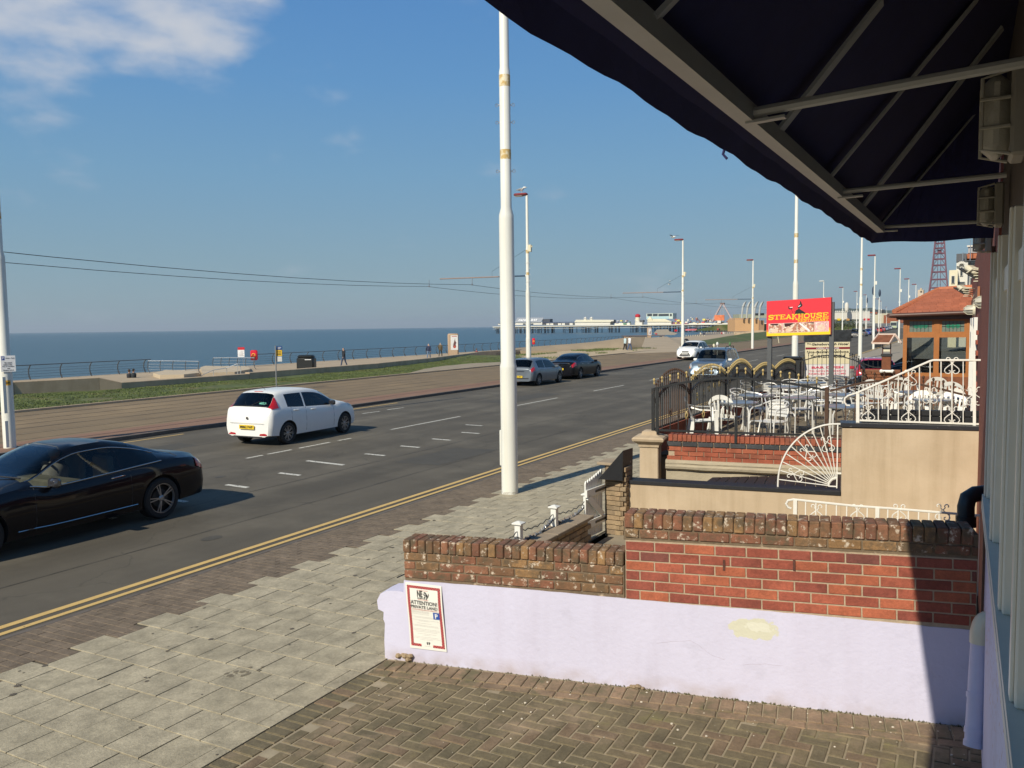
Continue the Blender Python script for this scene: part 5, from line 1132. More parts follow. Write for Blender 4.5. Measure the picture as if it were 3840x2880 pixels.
b = MB(); sgn(b, [(.52, .33), (.54, .35), (.68, .16), (.70, .10), (.66, .12)], .007); b.build('knife_print', M_textw, st, fixn=False)
for u in (.02, .985):
    p = SP(u, 0, -.115); b = MB(); b.box((p.x-.05, p.y-.05, 1.37), (p.x+.05, p.y+.05, zS0+(.9*sh_ if u > .5 else .9*sh_))); b.build('post', mat('grey_post', (0.085, 0.09, 0.095), .5), st)

# hotel sign
hs = thing('hotel_sign', 'cream hotel sign with dark top board and red bar open notice beyond the terrace', 'sign', (-3.5, 27, 0))
Zh = 27.0; q = [PD(3021, 1292, Zh), PD(3187, 1292, Zh)]; hx = V((q[1].x-q[0].x, q[1].y-q[0].y, 0)); hw = hx.length; hx.normalize(); hn = V((hx.y, -hx.x, 0)); o_ = V((q[0].x, q[0].y, 0))
zof = lambda py: PD(3100, py, Zh).z
def HB(name, py0, py1, m, e0=-.05, e1=0, u0=0, u1=1):
    z0, z1 = zof(py1), zof(py0); b = MB(); P = [o_+hx*(hw*u)+hn*e+V((0, 0, z)) for u, z in ((u0, z0), (u1, z0), (u1, z1), (u0, z1)) for e in (e0, e1)]
    b.add(P, [(0, 2, 4, 6), (1, 7, 5, 3), (0, 1, 3, 2), (2, 3, 5, 4), (4, 5, 7, 6), (6, 7, 1, 0)]); return b.build(name, m, hs)
HB('top_board', 1238, 1281, mat('dark_board', (0.045, 0.05, 0.055), .35, var=.5, scale=6), -.1, .01, -.02, 1.03)
HB('cream_panel', 1283, 1365, mat('cream_panel', (0.78, 0.70, 0.47), .5, var=.03)); HB('maroon_band', 1302, 1309.5, mat('maroon', (0.25, 0.02, 0.04), .5), 0, .004)
HB('white_panel', 1366, 1412, mat('white_banner', (0.80, 0.77, 0.76), .5, var=.02), -.05, .006)
def HT(s, u, py, hpx, m, name, wd=None, **k):
    b = MB(); z = zof(py+hpx/2); T = frame(o_+hx*(hw*u)+hn*.009+V((0, 0, z)), hx, (0, 0, 1)); text(b, s, T, hpx/FPX*Zh, width=wd*hw if wd else None, **k); b.build(name, m, hs, fixn=False)
HT('The', .07, 1288, 6, M_text, 'lettering', .09); HT('Gainsborough Hotel', .55, 1291.5, 11, M_text, 'lettering', .83, shear=.25, bold=.01); HT('OPEN ALL YEAR', .5, 1306, 5.5, M_textw, 'lettering', .52, bold=.02)
HT('Non-residents welcome', .5, 1319, 9, M_text, 'lettering', .94); HT('Tel 01253 345804', .5, 1336, 10.5, M_text, 'lettering', .78, bold=.01)
HT('BAR OPEN', .5, 1378, 9, mat('pink_red', (0.72, 0.10, 0.16), .5), 'lettering', .72, bold=.04); HT('TO NON RESIDENTS', .5, 1391.5, 6.5, MATS['pink_red'], 'lettering', .84, bold=.01); HT('FAMILIES WELCOME', .5, 1402, 6.5, MATS['pink_red'], 'lettering', .84, bold=.01)
for u in (.06, .94): p = o_+hx*(hw*u)-hn*.1; b = MB(); b.box((p.x-.04, p.y-.04, .2), (p.x+.04, p.y+.04, zof(1240))); b.build('post', M_white, hs)

# ------------------------------------------------------------------ cafe furniture
def plastic_chair():
    t = thing('plastic_chair', 'c', 'chair')
    b = MB(); rows = []
    for j in range(7):
        v = j/6; y = -.21+.42*v; rows.append([V(((-.21+.42*i/6)*(1-.06*v), y, .43+.02*((i-3)/3)**2-.02*v)) for i in range(7)])
    b.grid(rows); b.grid([[p-V((0, 0, .02)) for p in r] for r in rows]); seat = rad(b, t, 'seat', M_plastic, True)
    # back: hoop with slats
    def bk(u, v): a = u*1.15; return V((.235*sin(a)*(1+.12*v), .21+.06*(cos(a)-1)*3*.4+.12*v, .44+.42*v*(1-.38*u*u)))
    b = MB()
    for lo, hi in (((0, .0), (1, .16)), ((0, .80), (1, 1.0))):
        b.grid([[bk(-1+2*i/14, v) for i in range(15)] for v in (lo[1], (lo[1]+hi[1])/2, hi[1])])
        b.grid([[bk(-1+2*i/14, v)+V((0, .012, 0)) for i in range(15)] for v in (lo[1], (lo[1]+hi[1])/2, hi[1])])
    for u0 in (-1.0, -.70, -.42, -.14, .14, .42, .70, .88):
        w_ = .13 if abs(u0) < .9 else .12
        b.grid([[bk(u0, v) for v in (.1, .4, .7, .85)], [bk(min(1, u0+w_), v) for v in (.1, .4, .7, .85)]])
    rad(b, t, 'backrest', M_plastic, True)
    for s_ in (-1, 1):
        b = MB(); b.grid([[V((s_*x, y, z)) for x, y, z in r] for r in ([(.215, .24, .70), (.255, .1, .655), (.27, -.08, .65), (.26, -.2, .645)], [(.25, .25, .70), (.305, .1, .66), (.32, -.08, .655), (.30, -.21, .645)], [(.26, .25, .675), (.31, .1, .64), (.325, -.08, .635), (.305, -.21, .62)])])
        rad(b, t, 'armrest', M_plastic, True)
        for y0, yt, top in ((-.21, -.19, .64), (.25, .19, .44)):
            b = MB(); rows = []
            for v in (0, .35, .7, 1):
                z = top*(1-v); x = s_*(.23+.05*v+(.05 if y0 < 0 and v < .3 else 0)); y = yt+(y0-yt)*v*1.15; w_ = .065-.02*v
                rows.append([V((x-s_*w_/2, y, z)), V((x+s_*w_/2, y-.01, z)), V((x+s_*w_/2, y+(.03 if y0 > 0 else .035), z)), V((x-s_*w_*.1, y+.05, z)), V((x-s_*w_/2, y, z))])
            b.grid(rows); rad(b, t, 'leg', M_plastic, True)
    return t
def alu_chair():
    t = thing('metal_chair', 'c', 'chair')
    for s_ in (-1, 1):
        b = MB(); b.tube([(s_*.25, -.24, 0), (s_*.255, -.22, .40), (s_*.26, -.18, .62), (s_*.27, -.10, .665), (s_*.27, .08, .68), (s_*.25, .22, .72), (s_*.16, .29, .76), (0, .31, .775)], .0125, 7); rad(b, t, 'arm_tube', M_alu, True)
        b = MB(); b.tube([(s_*.22, .33, 0), (s_*.21, .20, .42), (s_*.20, .25, .62), (s_*.10, .29, .70), (0, .295, .71)], .0125, 7); rad(b, t, 'leg', M_alu, True)
        b = MB(); b.tube([(s_*.245, -.23, .38), (s_*.23, -.2, .43), (s_*.21, .2, .42)], .011, 6); rad(b, t, 'seat_tube', M_alu, True)
    sm = MB().box((-.22, -.021, 0), (.22, .021, .008)).mesh('slat', M_alu)
    for i in range(8): inst(sm, 'slat', t, (0, -.19+i*.053, .435-.01*sin(i/7*pi)), (0, 0, 0))
    for z in (.52, .575, .63): inst(sm, 'slat', t, (0, .255+(z-.5)*.2, z), (radians(78), 0, 0), (.9, 1, 1))
    return t
def cafe_table():
    t = thing('cafe_table', 'c', 'table')
    b = MB(); b.lathe([(.0001, .70), (.33, .70), (.345, .705), (.345, .725), (.33, .73), (.0001, .73)], n=28); rad(b, t, 'tabletop', mat('brushed_top', (0.34, 0.36, 0.38), .3, metal=.6, var=.15, scale=12), True)
    for s_ in ((1, 1), (1, -1), (-1, 1), (-1, -1)):
        b = MB(); b.tube([(s_[0]*.24, s_[1]*.24, 0), (s_[0]*.235, s_[1]*.235, .60), (s_[0]*.19, s_[1]*.19, .68), (s_[0]*.08, s_[1]*.08, .70)], .0135, 7); rad(b, t, 'leg', M_alu, True)
    return t
pc, ac, ct = plastic_chair(), alu_chair(), cafe_table()
TR = {o.name: [(c, kids(c)) for c in kids(o)] for o in (pc, ac, ct)}
used = set(); TZ = 1.03
def put(src, px, py, rz, label, grp, z=TZ+.44, dz=0):
    p = PZ(px, py, z); p.z = TZ+dz
    if src.name not in used: used.add(src.name); src.location = p; src.rotation_euler = (0, 0, rz); src['label'] = label; src['group'] = grp; return src
    return copy_thing(src, p, rz, label, grp, tree=TR[src.name])
GP, GA, GT = 'white plastic chairs on the terrace', 'aluminium chairs on the terrace', 'round metal tables on the terrace'
put(pc, 2640, 1575, radians(112), 'white plastic armchair in side view nearest the corner post of the terrace', GP)
put(pc, 2728, 1562, radians(172), 'white plastic armchair turned away, its slotted back right behind the black railing', GP)
put(ct, 2768, 1508, 0, 'round metal table pushed up to the slotted white chair', GT, TZ+.72)
put(ac, 2885, 1578, radians(-25), 'aluminium armchair with slatted seat right behind the middle of the railing', GA)
put(ct, 2838, 1482, .3, 'round metal table behind the slotted white chair', GT, TZ+.72)
put(ac, 2992, 1530, radians(-62), 'aluminium armchair in side view left of the rusty post', GA)
put(ac, 2855, 1530, radians(150), 'aluminium armchair with its tubes looping over the second table', GA)
put(ac, 2830, 1478, radians(60), 'aluminium chair farthest left at the back of the terrace', GA)
put(ct, 2940, 1450, .5, 'round metal table in the middle of the terrace', GT, TZ+.72)
put(ac, 2905, 1475, radians(170), 'aluminium chair between the second and third tables', GA)
put(ac, 3065, 1500, radians(-80), 'aluminium armchair behind the rusty post', GA)
put(ac, 2975, 1478, radians(20), 'aluminium chair behind the middle table, below the sign post', GA)
put(ct, 3040, 1434, .2, 'round metal table below the red notice of the hotel sign', GT, TZ+.72)
put(ac, 3085, 1465, radians(30), 'aluminium chair below the word BAR on the hotel sign', GA)
put(ct, 3166, 1480, .1, 'round metal table with a second one nearer, beside the curl of the handrail', GT, TZ+.72)
put(ct, 3164, 1523, .4, 'nearer round metal table under the curled end of the handrail', GT, TZ+.72)
put(ac, 3222, 1478, radians(-120), 'aluminium armchair behind the curled end of the white handrail', GA)
put(ac, 2800, 1520, radians(70), 'aluminium armchair half hidden behind the nearest round table', GA)
put(ac, 2925, 1545, radians(15), 'aluminium armchair between the slatted chair and the side view chair', GA)
put(ac, 3020, 1470, radians(200), 'aluminium chair tucked behind the right post of the red sign', GA)
put(ac, 3100, 1520, radians(-30), 'aluminium armchair between the rusty post and the handrail tables', GA)
put(ac, 3250, 1510, radians(60), 'aluminium armchair in front of the brown brick wall by the handrail', GA)
put(ct, 3000, 1490, .1, 'round metal table between the two side view aluminium chairs', GT, TZ+.72)
put(pc, 3300, 1490, radians(150), 'white plastic chair nearest the left end of the white handrail', GP)
put(ac, 3150, 1455, radians(170), 'aluminium chair beyond the two tables by the handrail', GA)
put(pc, 3395, 1510, radians(100), 'white plastic armchair left of centre behind the white handrail', GP)
put(pc, 3362, 1480, radians(200), 'white plastic armchair farthest left behind the white handrail', GP)
put(ct, 3440, 1470, .1, 'round metal table amid white chairs behind the handrail', GT, TZ+.72)
put(ct, 3500, 1498, .1, 'nearest round metal table behind the handrail scrolls', GT, TZ+.72)
put(pc, 3470, 1556, radians(10), 'white plastic armchair pushed under the nearest table behind the handrail', GP)
put(pc, 3498, 1478, radians(195), 'white plastic chair with its curved back below the yellow bucket', GP)
put(pc, 3590, 1502, radians(160), 'white plastic chair towards the house with its back facing the street', GP)
put(ct, 3600, 1490, .1, 'round metal table farthest right by the house wall', GT, TZ+.72)
put(pc, 3550, 1560, radians(-15), 'white plastic chair under the right hand table', GP)
put(pc, 3625, 1545, radians(40), 'white plastic chair farthest right beside the thick handrail post', GP)

# ------------------------------------------------------------------ porch, brown wall, steakhouse front
M_cream_t = mat('cream_trim', (0.6, 0.56, 0.46), .7)
po = thing('porch', 'brown timber glazed porch with terracotta tiled hip roof and stained glass top lights', 'porch', (-.6, 23, 1.03))
M_wood = mat('orange_timber', (0.36, 0.135, 0.035), .45, var=.12, scale=5)
M_tile = mat('terracotta_tile', (0.36, 0.115, 0.06), .85, var=.16, scale=3, bump=.1, objrand=.12)
M_brownp = mat('brown_plastic', (0.09, 0.04, 0.03), .45)
pl, prr = PY(3386, 1300, 23).x, .19
ez = 3.36
b = MB(); b.slab([(pl, 22.97, 1.76), (prr, 22.97, 1.76), (prr, 23.2, 1.76), (pl, 23.2, 1.76)], .75); b.build('base_wall', B_brown, po)
for x0, x1, z0, z1 in ((pl, pl+.09, 1.76, 3.3), (prr-.10, prr, 1.76, 3.3), (-.62, -.50, 1.76, 3.3)):
    b = MB(); b.box((x0, 22.98, z0), (x1, 23.08, z1)); b.build('post', M_wood, po)
for z0, z1 in ((1.76, 1.85), (2.74, 2.84), (3.18, 3.3)):
    for x0, x1 in ((pl+.091, -.621), (-.499, prr-.101)):
        b = MB(); b.box((x0, 22.985, z0), (x1, 23.07, z1)); b.build('rail', M_wood, po)
for x0, x1 in ((pl+.09, -.62), (-.50, prr-.1)):
    b = MB(); b.box((x0, 23.02, 1.85), (x1, 23.03, 2.74)); b.build('window_pane', glass('porch_glass', (.72, .75, .72), refl=.95), po)
    b = MB(); b.box((x0+.05, 23.02, 2.88), (x1-.05, 23.03, 3.15)); tl_ = b.build('stained_glass', mat('leaded_glass', (0.16, 0.20, 0.17), .25, var=.15, scale=9), po)
    b = MB(); 
    for t in (0, 1): 
        b.box((x0, 23.0, (2.84, 3.15)[t]), (x1, 23.05, (2.88, 3.18)[t])); b.box(((x0, x1-.05)[t], 23.0, 2.88), ((x0+.05, x1)[t], 23.05, 3.15))
    b.build('light_frame', M_wood, po)
    b = MB(); cx = (x0+x1)/2
    for sx in (-1, 1): b.add([(cx, 23.012, 3.02), (cx+sx*.10, 23.012, 3.07), (cx+sx*.19, 23.012, 3.02), (cx+sx*.10, 23.012, 2.97)], [(0, 1, 2, 3)])
    b.add([(cx-.05, 23.010, 3.02), (cx, 23.010, 3.08), (cx+.05, 23.010, 3.02), (cx, 23.010, 2.95)], [(0, 1, 2, 3)]); b.build('green_motif', mat('glass_green', (0.02, 0.22, 0.13), .3), po, fixn=False)
    b = MB()
    for k_ in range(1, 6): xx = x0+.05+(x1-x0-.1)*k_/6; b.box((xx-.004, 23.008, 2.88), (xx+.004, 23.016, 3.15))
    b.box((x0+.05, 23.008, 3.01), (x1-.05, 23.016, 3.02)); b.build('leading', M_black, po)
b = MB(); b.box((pl, 23.2, 1.03), (pl+.08, 25.5, 3.3)); b.build('side_frame', M_brownp, po); b = MB(); b.box((pl+.1, 25.4, 1.03), (.19, 25.5, 2.1)); b.build('inner_wall', mat('inner_sage', (0.50, 0.50, 0.42), .8), po); b = MB(); b.box((-.62, 25.4, 2.1), (-.5, 25.5, 3.3)); b.box((pl+.1, 25.4, 3.0), (.19, 25.5, 3.3)); b.build('inner_frame', M_cream_t, po)
e0, e1, rl, rr_ = PY(3353, 1176, 22.8), PY(3648, 1164, 22.8), PY(3520, 1092, 24.3), PY(3612, 1084, 24.3)
eb0 = V((e0.x, 25.9, e0.z)); b = MB(); b.slab([e0, e1, rr_+V((.25, 0, 0)), rl], .03)
b.slab([rl, V((rl.x, 26, rl.z)), eb0, e0], .03); b.build('roof_base', M_tile, po)
tm = MB().bbox((-.08, -.13, 0), (.08, .13, .016), .004).mesh('roof_tile', M_tile)
d1 = (rl-V((rl.x, e0.y, e0.z+(e1.z-e0.z)*(rl.x-e0.x)/(e1.x-e0.x)))); pit = atan2(d1.z, d1.y)
for j in range(11):
    f_ = j/11; y = e0.y+.06+(rl.y-e0.y-.1)*f_; xl = e0.x+(rl.x-e0.x)*f_+.06; z = e0.z+(rl.z-e0.z)*f_+.035
    x = xl
    while x < e1.x-.05: inst(tm, 'roof_tile', po, (x+.6+.04*(j % 2), y-23, z-1.03+.02*(x-e0.x)), (pit, -.01, 0)); x += .165
b = MB()
for i in range(14):
    t0, t1 = i/14, (i+1)/14; b.tube([e0.lerp(rl, t0)+V((0, 0, .05)), e0.lerp(rl, t1)+V((0, 0, .04))], [.07, .06], 8)
b.build('hip_tiles', mat('ridge_terracotta', (0.45, 0.16, 0.08), .85, var=.1), po, True)
b = MB(); b.tube([rl+V((0, 0, .04)), rr_+V((.2, 0, .04))], .07, 8); b.build('ridge_tiles', MATS['ridge_terracotta'], po, True)
b = MB(); b.tube([e0+V((-.1, -.06, -.05)), e1+V((0, -.06, -.05))], .055, 10); b.tube([e0+V((-.12, -.05, -.05)), V((e0.x-.12, 25.9, e0.z-.05))], .055, 10); b.build('gutter', M_brownp, po, True)
b = MB(); b.box((e0.x+.05, 22.86, e0.z-.16), (.19, 22.97, e0.z-.03)); b.build('fascia', M_brownp, po)
# yellow bucket
yb = thing('yellow_bucket', 'small yellow bucket on the porch base behind the white handrail', 'bucket', tuple(PD(3503, 1382, 21.8)))
b = MB(); b.lathe([(.07, -.12), (.085, .12), (.092, .13), (.085, .135)], n=12); rad(b, yb, 'bucket_body', mat('bucket_yellow', (0.72, 0.48, 0.08), .4), True)
b = MB(); b.tube([(-.085, 0, .12), (-.06, 0, .17), (0, 0, .2), (.06, 0, .17), (.085, 0, .12)], .006, 5); rad(b, yb, 'handle', M_steel)
# brown brick wall at the end of the terrace
bwl = thing('brown_brick_wall', 'brown brick wall with stone coping across the far end of the terrace', 'wall', (-1.7, 22.6, 1.03))
bx0, bx1 = PY(3232, 1400, 22.6).x, pl-.02
b = MB(); b.box((bx0, 22.55, .9), (bx1, 22.7, 1.88)); b.build('mortar_core', M_mortard, bwl)
bbm = MB().bbox((-.108, -.05, -.0325), (.108, .05, .0325), .003).mesh('brick', B_brown)
for c in range(11):
    x = bx0+.02+(.115 if c % 2 else 0)
    while x < bx1-.1: inst(bbm, 'brick', bwl, (x+.1+1.7, -.045, .08+c*.0745), (0, 0, 0)); x += .228
b = MB(); b.bbox((bx0-.03, 22.50, 1.882), (bx1, 22.75, 1.935), .008); b.build('coping', mat('brown_coping', (0.2, 0.085, 0.045), .85, var=.2), bwl)
b = MB(); p, q = PY(3305, 1392, 22.4), PY(3347, 1393, 22.4); b.tube([p, q], .035, 8); b.ball(p, .05, 8, 5); b.ball(q, .05, 8, 5); b.build('white_pipe', M_white, bwl, True)
# menu case like a little wishing well
wl = thing('menu_case', 'little pitched-roof wooden menu case on a brick post beyond the terrace', 'display case', tuple(PD(3325, 1375, 25)))
b = MB(); p = PD(3325, 1330, 25); b.bbox((p.x-.13, p.y-.13, .3), (p.x+.13, p.y+.13, p.z-.05), .01); b.build('brick_post', B_brown, wl)
b = MB(); b.box((p.x-.15, p.y-.15, p.z-.05), (p.x+.15, p.y+.15, p.z+.03)); b.build('cap', M_dark, wl)
for sx in (-.12, .10): b = MB(); b.box((p.x+sx, p.y-.12, p.z+.03), (p.x+sx+.03, p.y-.09, p.z+.36)); b.build('upright', M_brownp, wl)
b = MB(); b.box((p.x-.09, p.y-.1, p.z+.1), (p.x+.1, p.y-.08, p.z+.22)); b.build('cream_card', mat('card', (0.7, 0.66, 0.5), .6), wl)
rzc = p.z+.36
b = MB(); b.slab([(p.x-.38, p.y-.30, rzc+.02), (p.x+.12, p.y-.30, rzc+.02), (p.x+.24, p.y, rzc+.26), (p.x-.22, p.y, rzc+.26)], .03); b.build('roof', B_brown, wl)
b = MB(); e_ = [V((p.x-.40, p.y-.31, rzc)), V((p.x+.10, p.y-.31, rzc)), V((p.x+.22, p.y-.02, rzc+.26)), V((p.x+.42, p.y-.28, rzc+.0))]
b.bar(e_[0], e_[1], .03, .05); b.bar(e_[1], e_[2], .03, .05); b.bar(e_[2], e_[3], .03, .05); b.bar(V((p.x-.24, p.y, rzc+.27)), V((p.x+.24, p.y, rzc+.27)), .04, .04); b.bar(e_[0], V((p.x-.24, p.y, rzc+.27)), .03, .05); b.build('roof_trim', mat('pinkish_trim', (0.66, 0.52, 0.44), .6), wl)

# neighbouring brick house fronts along the promenade (seen at a glancing angle)
nh = thing('steakhouse_front', 'brick house front with floodlights beside the terrace, seen edge on', 'building', (.3, 18, 1))
b = MB(); b.box((.205, 6.62, .3), (6, 30, 4.4)); b.build('brick_wall', B_new, nh)
rbb = MB().bbox((-.02, -.108, -.0325), (.02, .108, .0325), .003).mesh('brick', B_red)
k_ = 0
for c in range(30):
    y = 13.5+(.116 if c % 2 else 0)
    while y < 22.9 and k_ < 295:
        if random.random() < .28: inst(rbb, 'brick', nh, (-.105, y-18, 1.1+c*.075-1), (0, 0, 0)); k_ += 1
        y += .232
for px, Z, w_ in ((3668, 12.8, .05), (3694, 8.6, .045)):
    p = PD(px, 1400, Z); b = MB(); b.box((p.x-.0, p.y-.04, 1.0), (p.x+w_, p.y+.04, 5.2 if Z < 12 else 3.3)); b.build('downpipe', M_brownp if Z < 12 else mat('pale_downpipe', (0.45, 0.42, 0.36), .5), nh)
for y0 in (14.2, 17.4, 20.3):
    b = MB(); b.box((.150, y0, 1.6), (.199, y0+.12, 3.2)); b.box((.150, y0+1.5, 1.6), (.199, y0+1.62, 3.2)); b.box((.150, y0+.12, 3.08), (.199, y0+1.5, 3.2)); b.box((.145, y0-.05, 1.52), (.199, y0+1.67, 1.6)); w1 = b.build('window_frame', M_white, nh)
    b = MB(); b.box((.170, y0+.12, 1.6), (.175, y0+1.5, 3.08)); b.build('pane', glass('window_glass'), w1)
b = MB(); b.box((.17, 13.0, 3.45), (.199, 23.5, 3.62)); b.build('orange_fascia', mat('orange_board', (0.33, 0.12, 0.05), .6), nh)
def flood(px, py, Z, s_, label):
    t = thing('floodlight', label, 'lamp', tuple(PD(px, py, Z)), radians(-20), 'floodlights on the steakhouse front')
    b = MB(); b.T = Matrix.Rotation(radians(35), 4, 'Y') @ Matrix.Scale(s_, 4); b.bbox((-.16, -.20, -.02), (.16, .20, .01), .008); b.build('lens_plate', M_dark, t, world=False)
    b = MB(); b.T = Matrix.Rotation(radians(35), 4, 'Y') @ Matrix.Scale(s_, 4); b.bbox((-.13, -.17, .011), (.13, .17, .12), .04); b.build('housing', mat('flood_cream', (0.62, 0.58, 0.45), .5), t, True, world=False)
    b = MB(); b.T = Matrix.Scale(s_, 4)
    for i in range(5): b.box((.10+.0*i, -.14, -.10-.05*i+.14), (.30-.02*i, .14, -.085-.05*i+.14))
    b.tube([(.0, -.19, 0), (.12, -.2, .08), (.34, -.2, .05)], .014, 6); b.tube([(.2, .0, -.05), (.28, .0, -.2), (.36, .0, -.05)], .008, 5); b.build('bracket', MATS['flood_cream'], t, world=False)
flood(3640, 1025, 13.5, .9, 'upper large floodlight tilted down on the house front'); flood(3605, 1090, 16.5, .75, 'lower floodlight just above the porch roof')
def cagelamp(px, py, Z, h_, label):
    p = PD(px, py, Z); t = thing('caged_lamp', label, 'lamp', tuple(p), 0, 'caged lamps on the steakhouse front')
    b = MB(); b.lathe([(.0001, -.14), (.05, -.13), (.075, -.07), (.08, 0)], n=12, axis='x'); b.T = Matrix(); rad(b, t, 'lens', mat('frosted_lens2', (0.45, 0.44, 0.38), .4), True)
    b = MB()
    for k in range(6): a = k*pi/3; b.tube([(0, .09*cos(a), .09*sin(a)), (-.09, .085*cos(a), .085*sin(a)), (-.15, .03*cos(a), .03*sin(a))], .006, 4)
    b.lathe([(.085, -.01), (.11, -.01), (.11, .03), (.085, .03)], n=12, axis='x'); rad(b, t, 'cage', MATS['flood_cream'], True)
cagelamp(3700, 1133, 10.5, .2, 'caged round lamp nearer the camera on the house front'); cagelamp(3650, 1162, 13.8, .2, 'caged round lamp farther along the house front')

# big cream hotel farther along
fh = thing('cream_hotel', 'cream and grey corner hotel with bay windows and orange brick chimney stack', 'building', (0, 110, 0))
def PB(px, py, y): return PY(px, py, y)
def fbox(parent, name, m, px0, px1, py0, py1, y, dep, zb=None):
    a, c = PY(px0, py1, y), PY(px1, py0, y); b = MB(); b.box((a.x, y, a.z if zb is None else zb), (c.x, y+dep, c.z)); return b.build(name, m, parent)
M_cream = mat('cream_wall', (0.68, 0.62, 0.45), .8, var=.06, scale=.5); M_wwall = mat('white_wall', (0.64, 0.62, 0.56), .8, var=.05, scale=.5); M_gwall = mat('grey_wall', (0.34, 0.35, 0.36), .8, var=.08, scale=.5)
M_win = mat('far_window', (0.05, 0.06, 0.07), .15); M_slate = mat('slate', (0.10, 0.105, 0.115), .8, var=.2, scale=2); M_or = mat('orange_brick', (0.40, 0.13, 0.06), .85, var=.12, scale=2)
fbox(fh, 'tower', M_cream, 3558, 3592, 1012, 1100, 110, 6, 0); fbox(fh, 'front_wall', M_wwall, 3584, 3630, 980, 1100, 112, 7, 0); fbox(fh, 'side_wall', M_gwall, 3622, 3760, 978, 1110, 113, 12, 0)
fbox(fh, 'parapet', M_slate, 3586, 3625, 950, 979, 114, 7); fbox(fh, 'brick_stack', M_or, 3619, 3706, 948, 970, 115, 5); fbox(fh, 'band', M_slate, 3586, 3740, 972, 981, 111.8, 2); fbox(fh, 'roof_house', M_gwall, 3630, 3668, 918, 949, 117, 3); fbox(fh, 'roof_house_trim', M_wwall, 3626, 3670, 918, 926, 116.8, .2)
for x0, x1, y0, y1, y in ((3566, 3581, 1033, 1063, 109.9), (3599, 3612, 1000, 1035, 111.9), (3588, 3620, 1055, 1066, 111.9), (3597, 3612, 1070, 1090, 111.9), (3636, 3650, 1040, 1070, 112.9)):
    fw = fbox(fh, 'window', M_wwall, x0, x1, y0, y1, y-.05, .06); fbox(fh, 'pane', M_win, x0+2, x1-2, y0+2, y1-2, y-.1, .04)
b = MB(); a, c = PY(3592, 985, 111.7), PY(3619, 1050, 111.7); 
for i in range(9):
    t = i/9*pi; q = (i+1)/9*pi; r_ = (c.x-a.x)/2; cx = (a.x+c.x)/2; b.bar((cx-r_*cos(t), 111.7, a.z-r_+r_*sin(t)), (cx-r_*cos(q), 111.7, a.z-r_+r_*sin(q)), .3, .3)
b.build('window_arch', M_wwall, fh)
b = MB(); 
for px in (3640, 3611): p = PY(px, 945 if px < 3620 else 900, 113); b.tube([p, (p.x, p.y, p.z-5)], .05, 5)
b.build('aerial', M_steel, fh)
cb_ = thing('cream_block', 'pale cream block with chimney rising beyond the porch roof', 'building', (0, 240, 0))
fbox(cb_, 'wall', mat('pale_peach', (0.55, 0.45, 0.35), .8), 3440, 3463, 1086, 1150, 240, 6, 0); fbox(cb_, 'stack', M_conc2, 3450, 3457, 1080, 1092, 239.5, 2); fbox(cb_, 'lower_wall', M_cream, 3463, 3490, 1100, 1150, 242, 6, 0)

# ------------------------------------------------------------------ cars
GLS = glass('car_glass', (.42, .45, .44), refl=.9)
def paint_mat(name, c, metal=0.0, coat=.8, rough=.35, spec=.4): return mat(name, c, rough, metal=metal, var=.02, coat=coat, spec=spec)
M_int = mat('car_interior', (0.06, 0.058, 0.055), .8, var=.2); M_intl = mat('light_interior', (0.42, 0.37, 0.26), .8, var=.2)
M_head = mat('headlight_glass', (0.55, 0.57, 0.58), .08, metal=.3, coat=1); M_tail = mat('tail_light', (0.42, 0.01, 0.015), .15, coat=1); M_chrome = mat('chrome', (0.75, 0.76, 0.78), .08, metal=1, var=0)
M_tailw = mat('clear_tail', (0.75, 0.45, 0.45), .15, coat=1)
def wheel(t, x, y, r, wd, rim_r, spokes, side, style=0):
    b = MB(); b.lathe([(rim_r, -wd/2), (r-.025, -wd/2), (r, -wd/2+.03), (r, wd/2-.03), (r-.025, wd/2), (rim_r, wd/2)], (0, 0, 0), 28, 'x', False); tw = rad(b, t, 'wheel', M_rubber, True); tw.location = (x, y, r)
    b = MB(); s_ = side; xo = s_*(wd/2-.012)
    b.lathe([(rim_r+.004, xo-s_*.0), (rim_r-.012, xo), (rim_r-.022, xo-s_*.03)], n=28, axis='x', cap=False)
    for k in range(spokes):
        a = 2*pi*k/spokes
        for da in ((-.10, .10) if style else (0,)):
            ca, sa = cos(a+da*1.2), sin(a+da*1.2); w_ = .017 if style else .035
            p = V((xo-s_*.018, .045*cos(a+da), .045*sin(a+da))); q = V((xo-s_*.008, (rim_r-.01)*ca, (rim_r-.01)*sa)); b.bar(p, q, w_, w_)
    b.lathe([(.0001, xo), (.03, xo), (.055, xo-s_*.02)], n=12, axis='x')
    b.build('rim', M_rim, tw, True, world=False)
    b = MB(); b.lathe([(.0001, xo-s_*.06), (rim_r*.62, xo-s_*.06)], n=20, axis='x'); b.build('brake_disc', mat('brake', (0.12, 0.12, 0.12), .5, metal=.5), tw, world=False)
    b = MB(); b.lathe([(.0001, xo-s_*.085), (rim_r-.004, xo-s_*.085)], n=20, axis='x'); b.build('wheel_well', M_dark, tw, world=False)
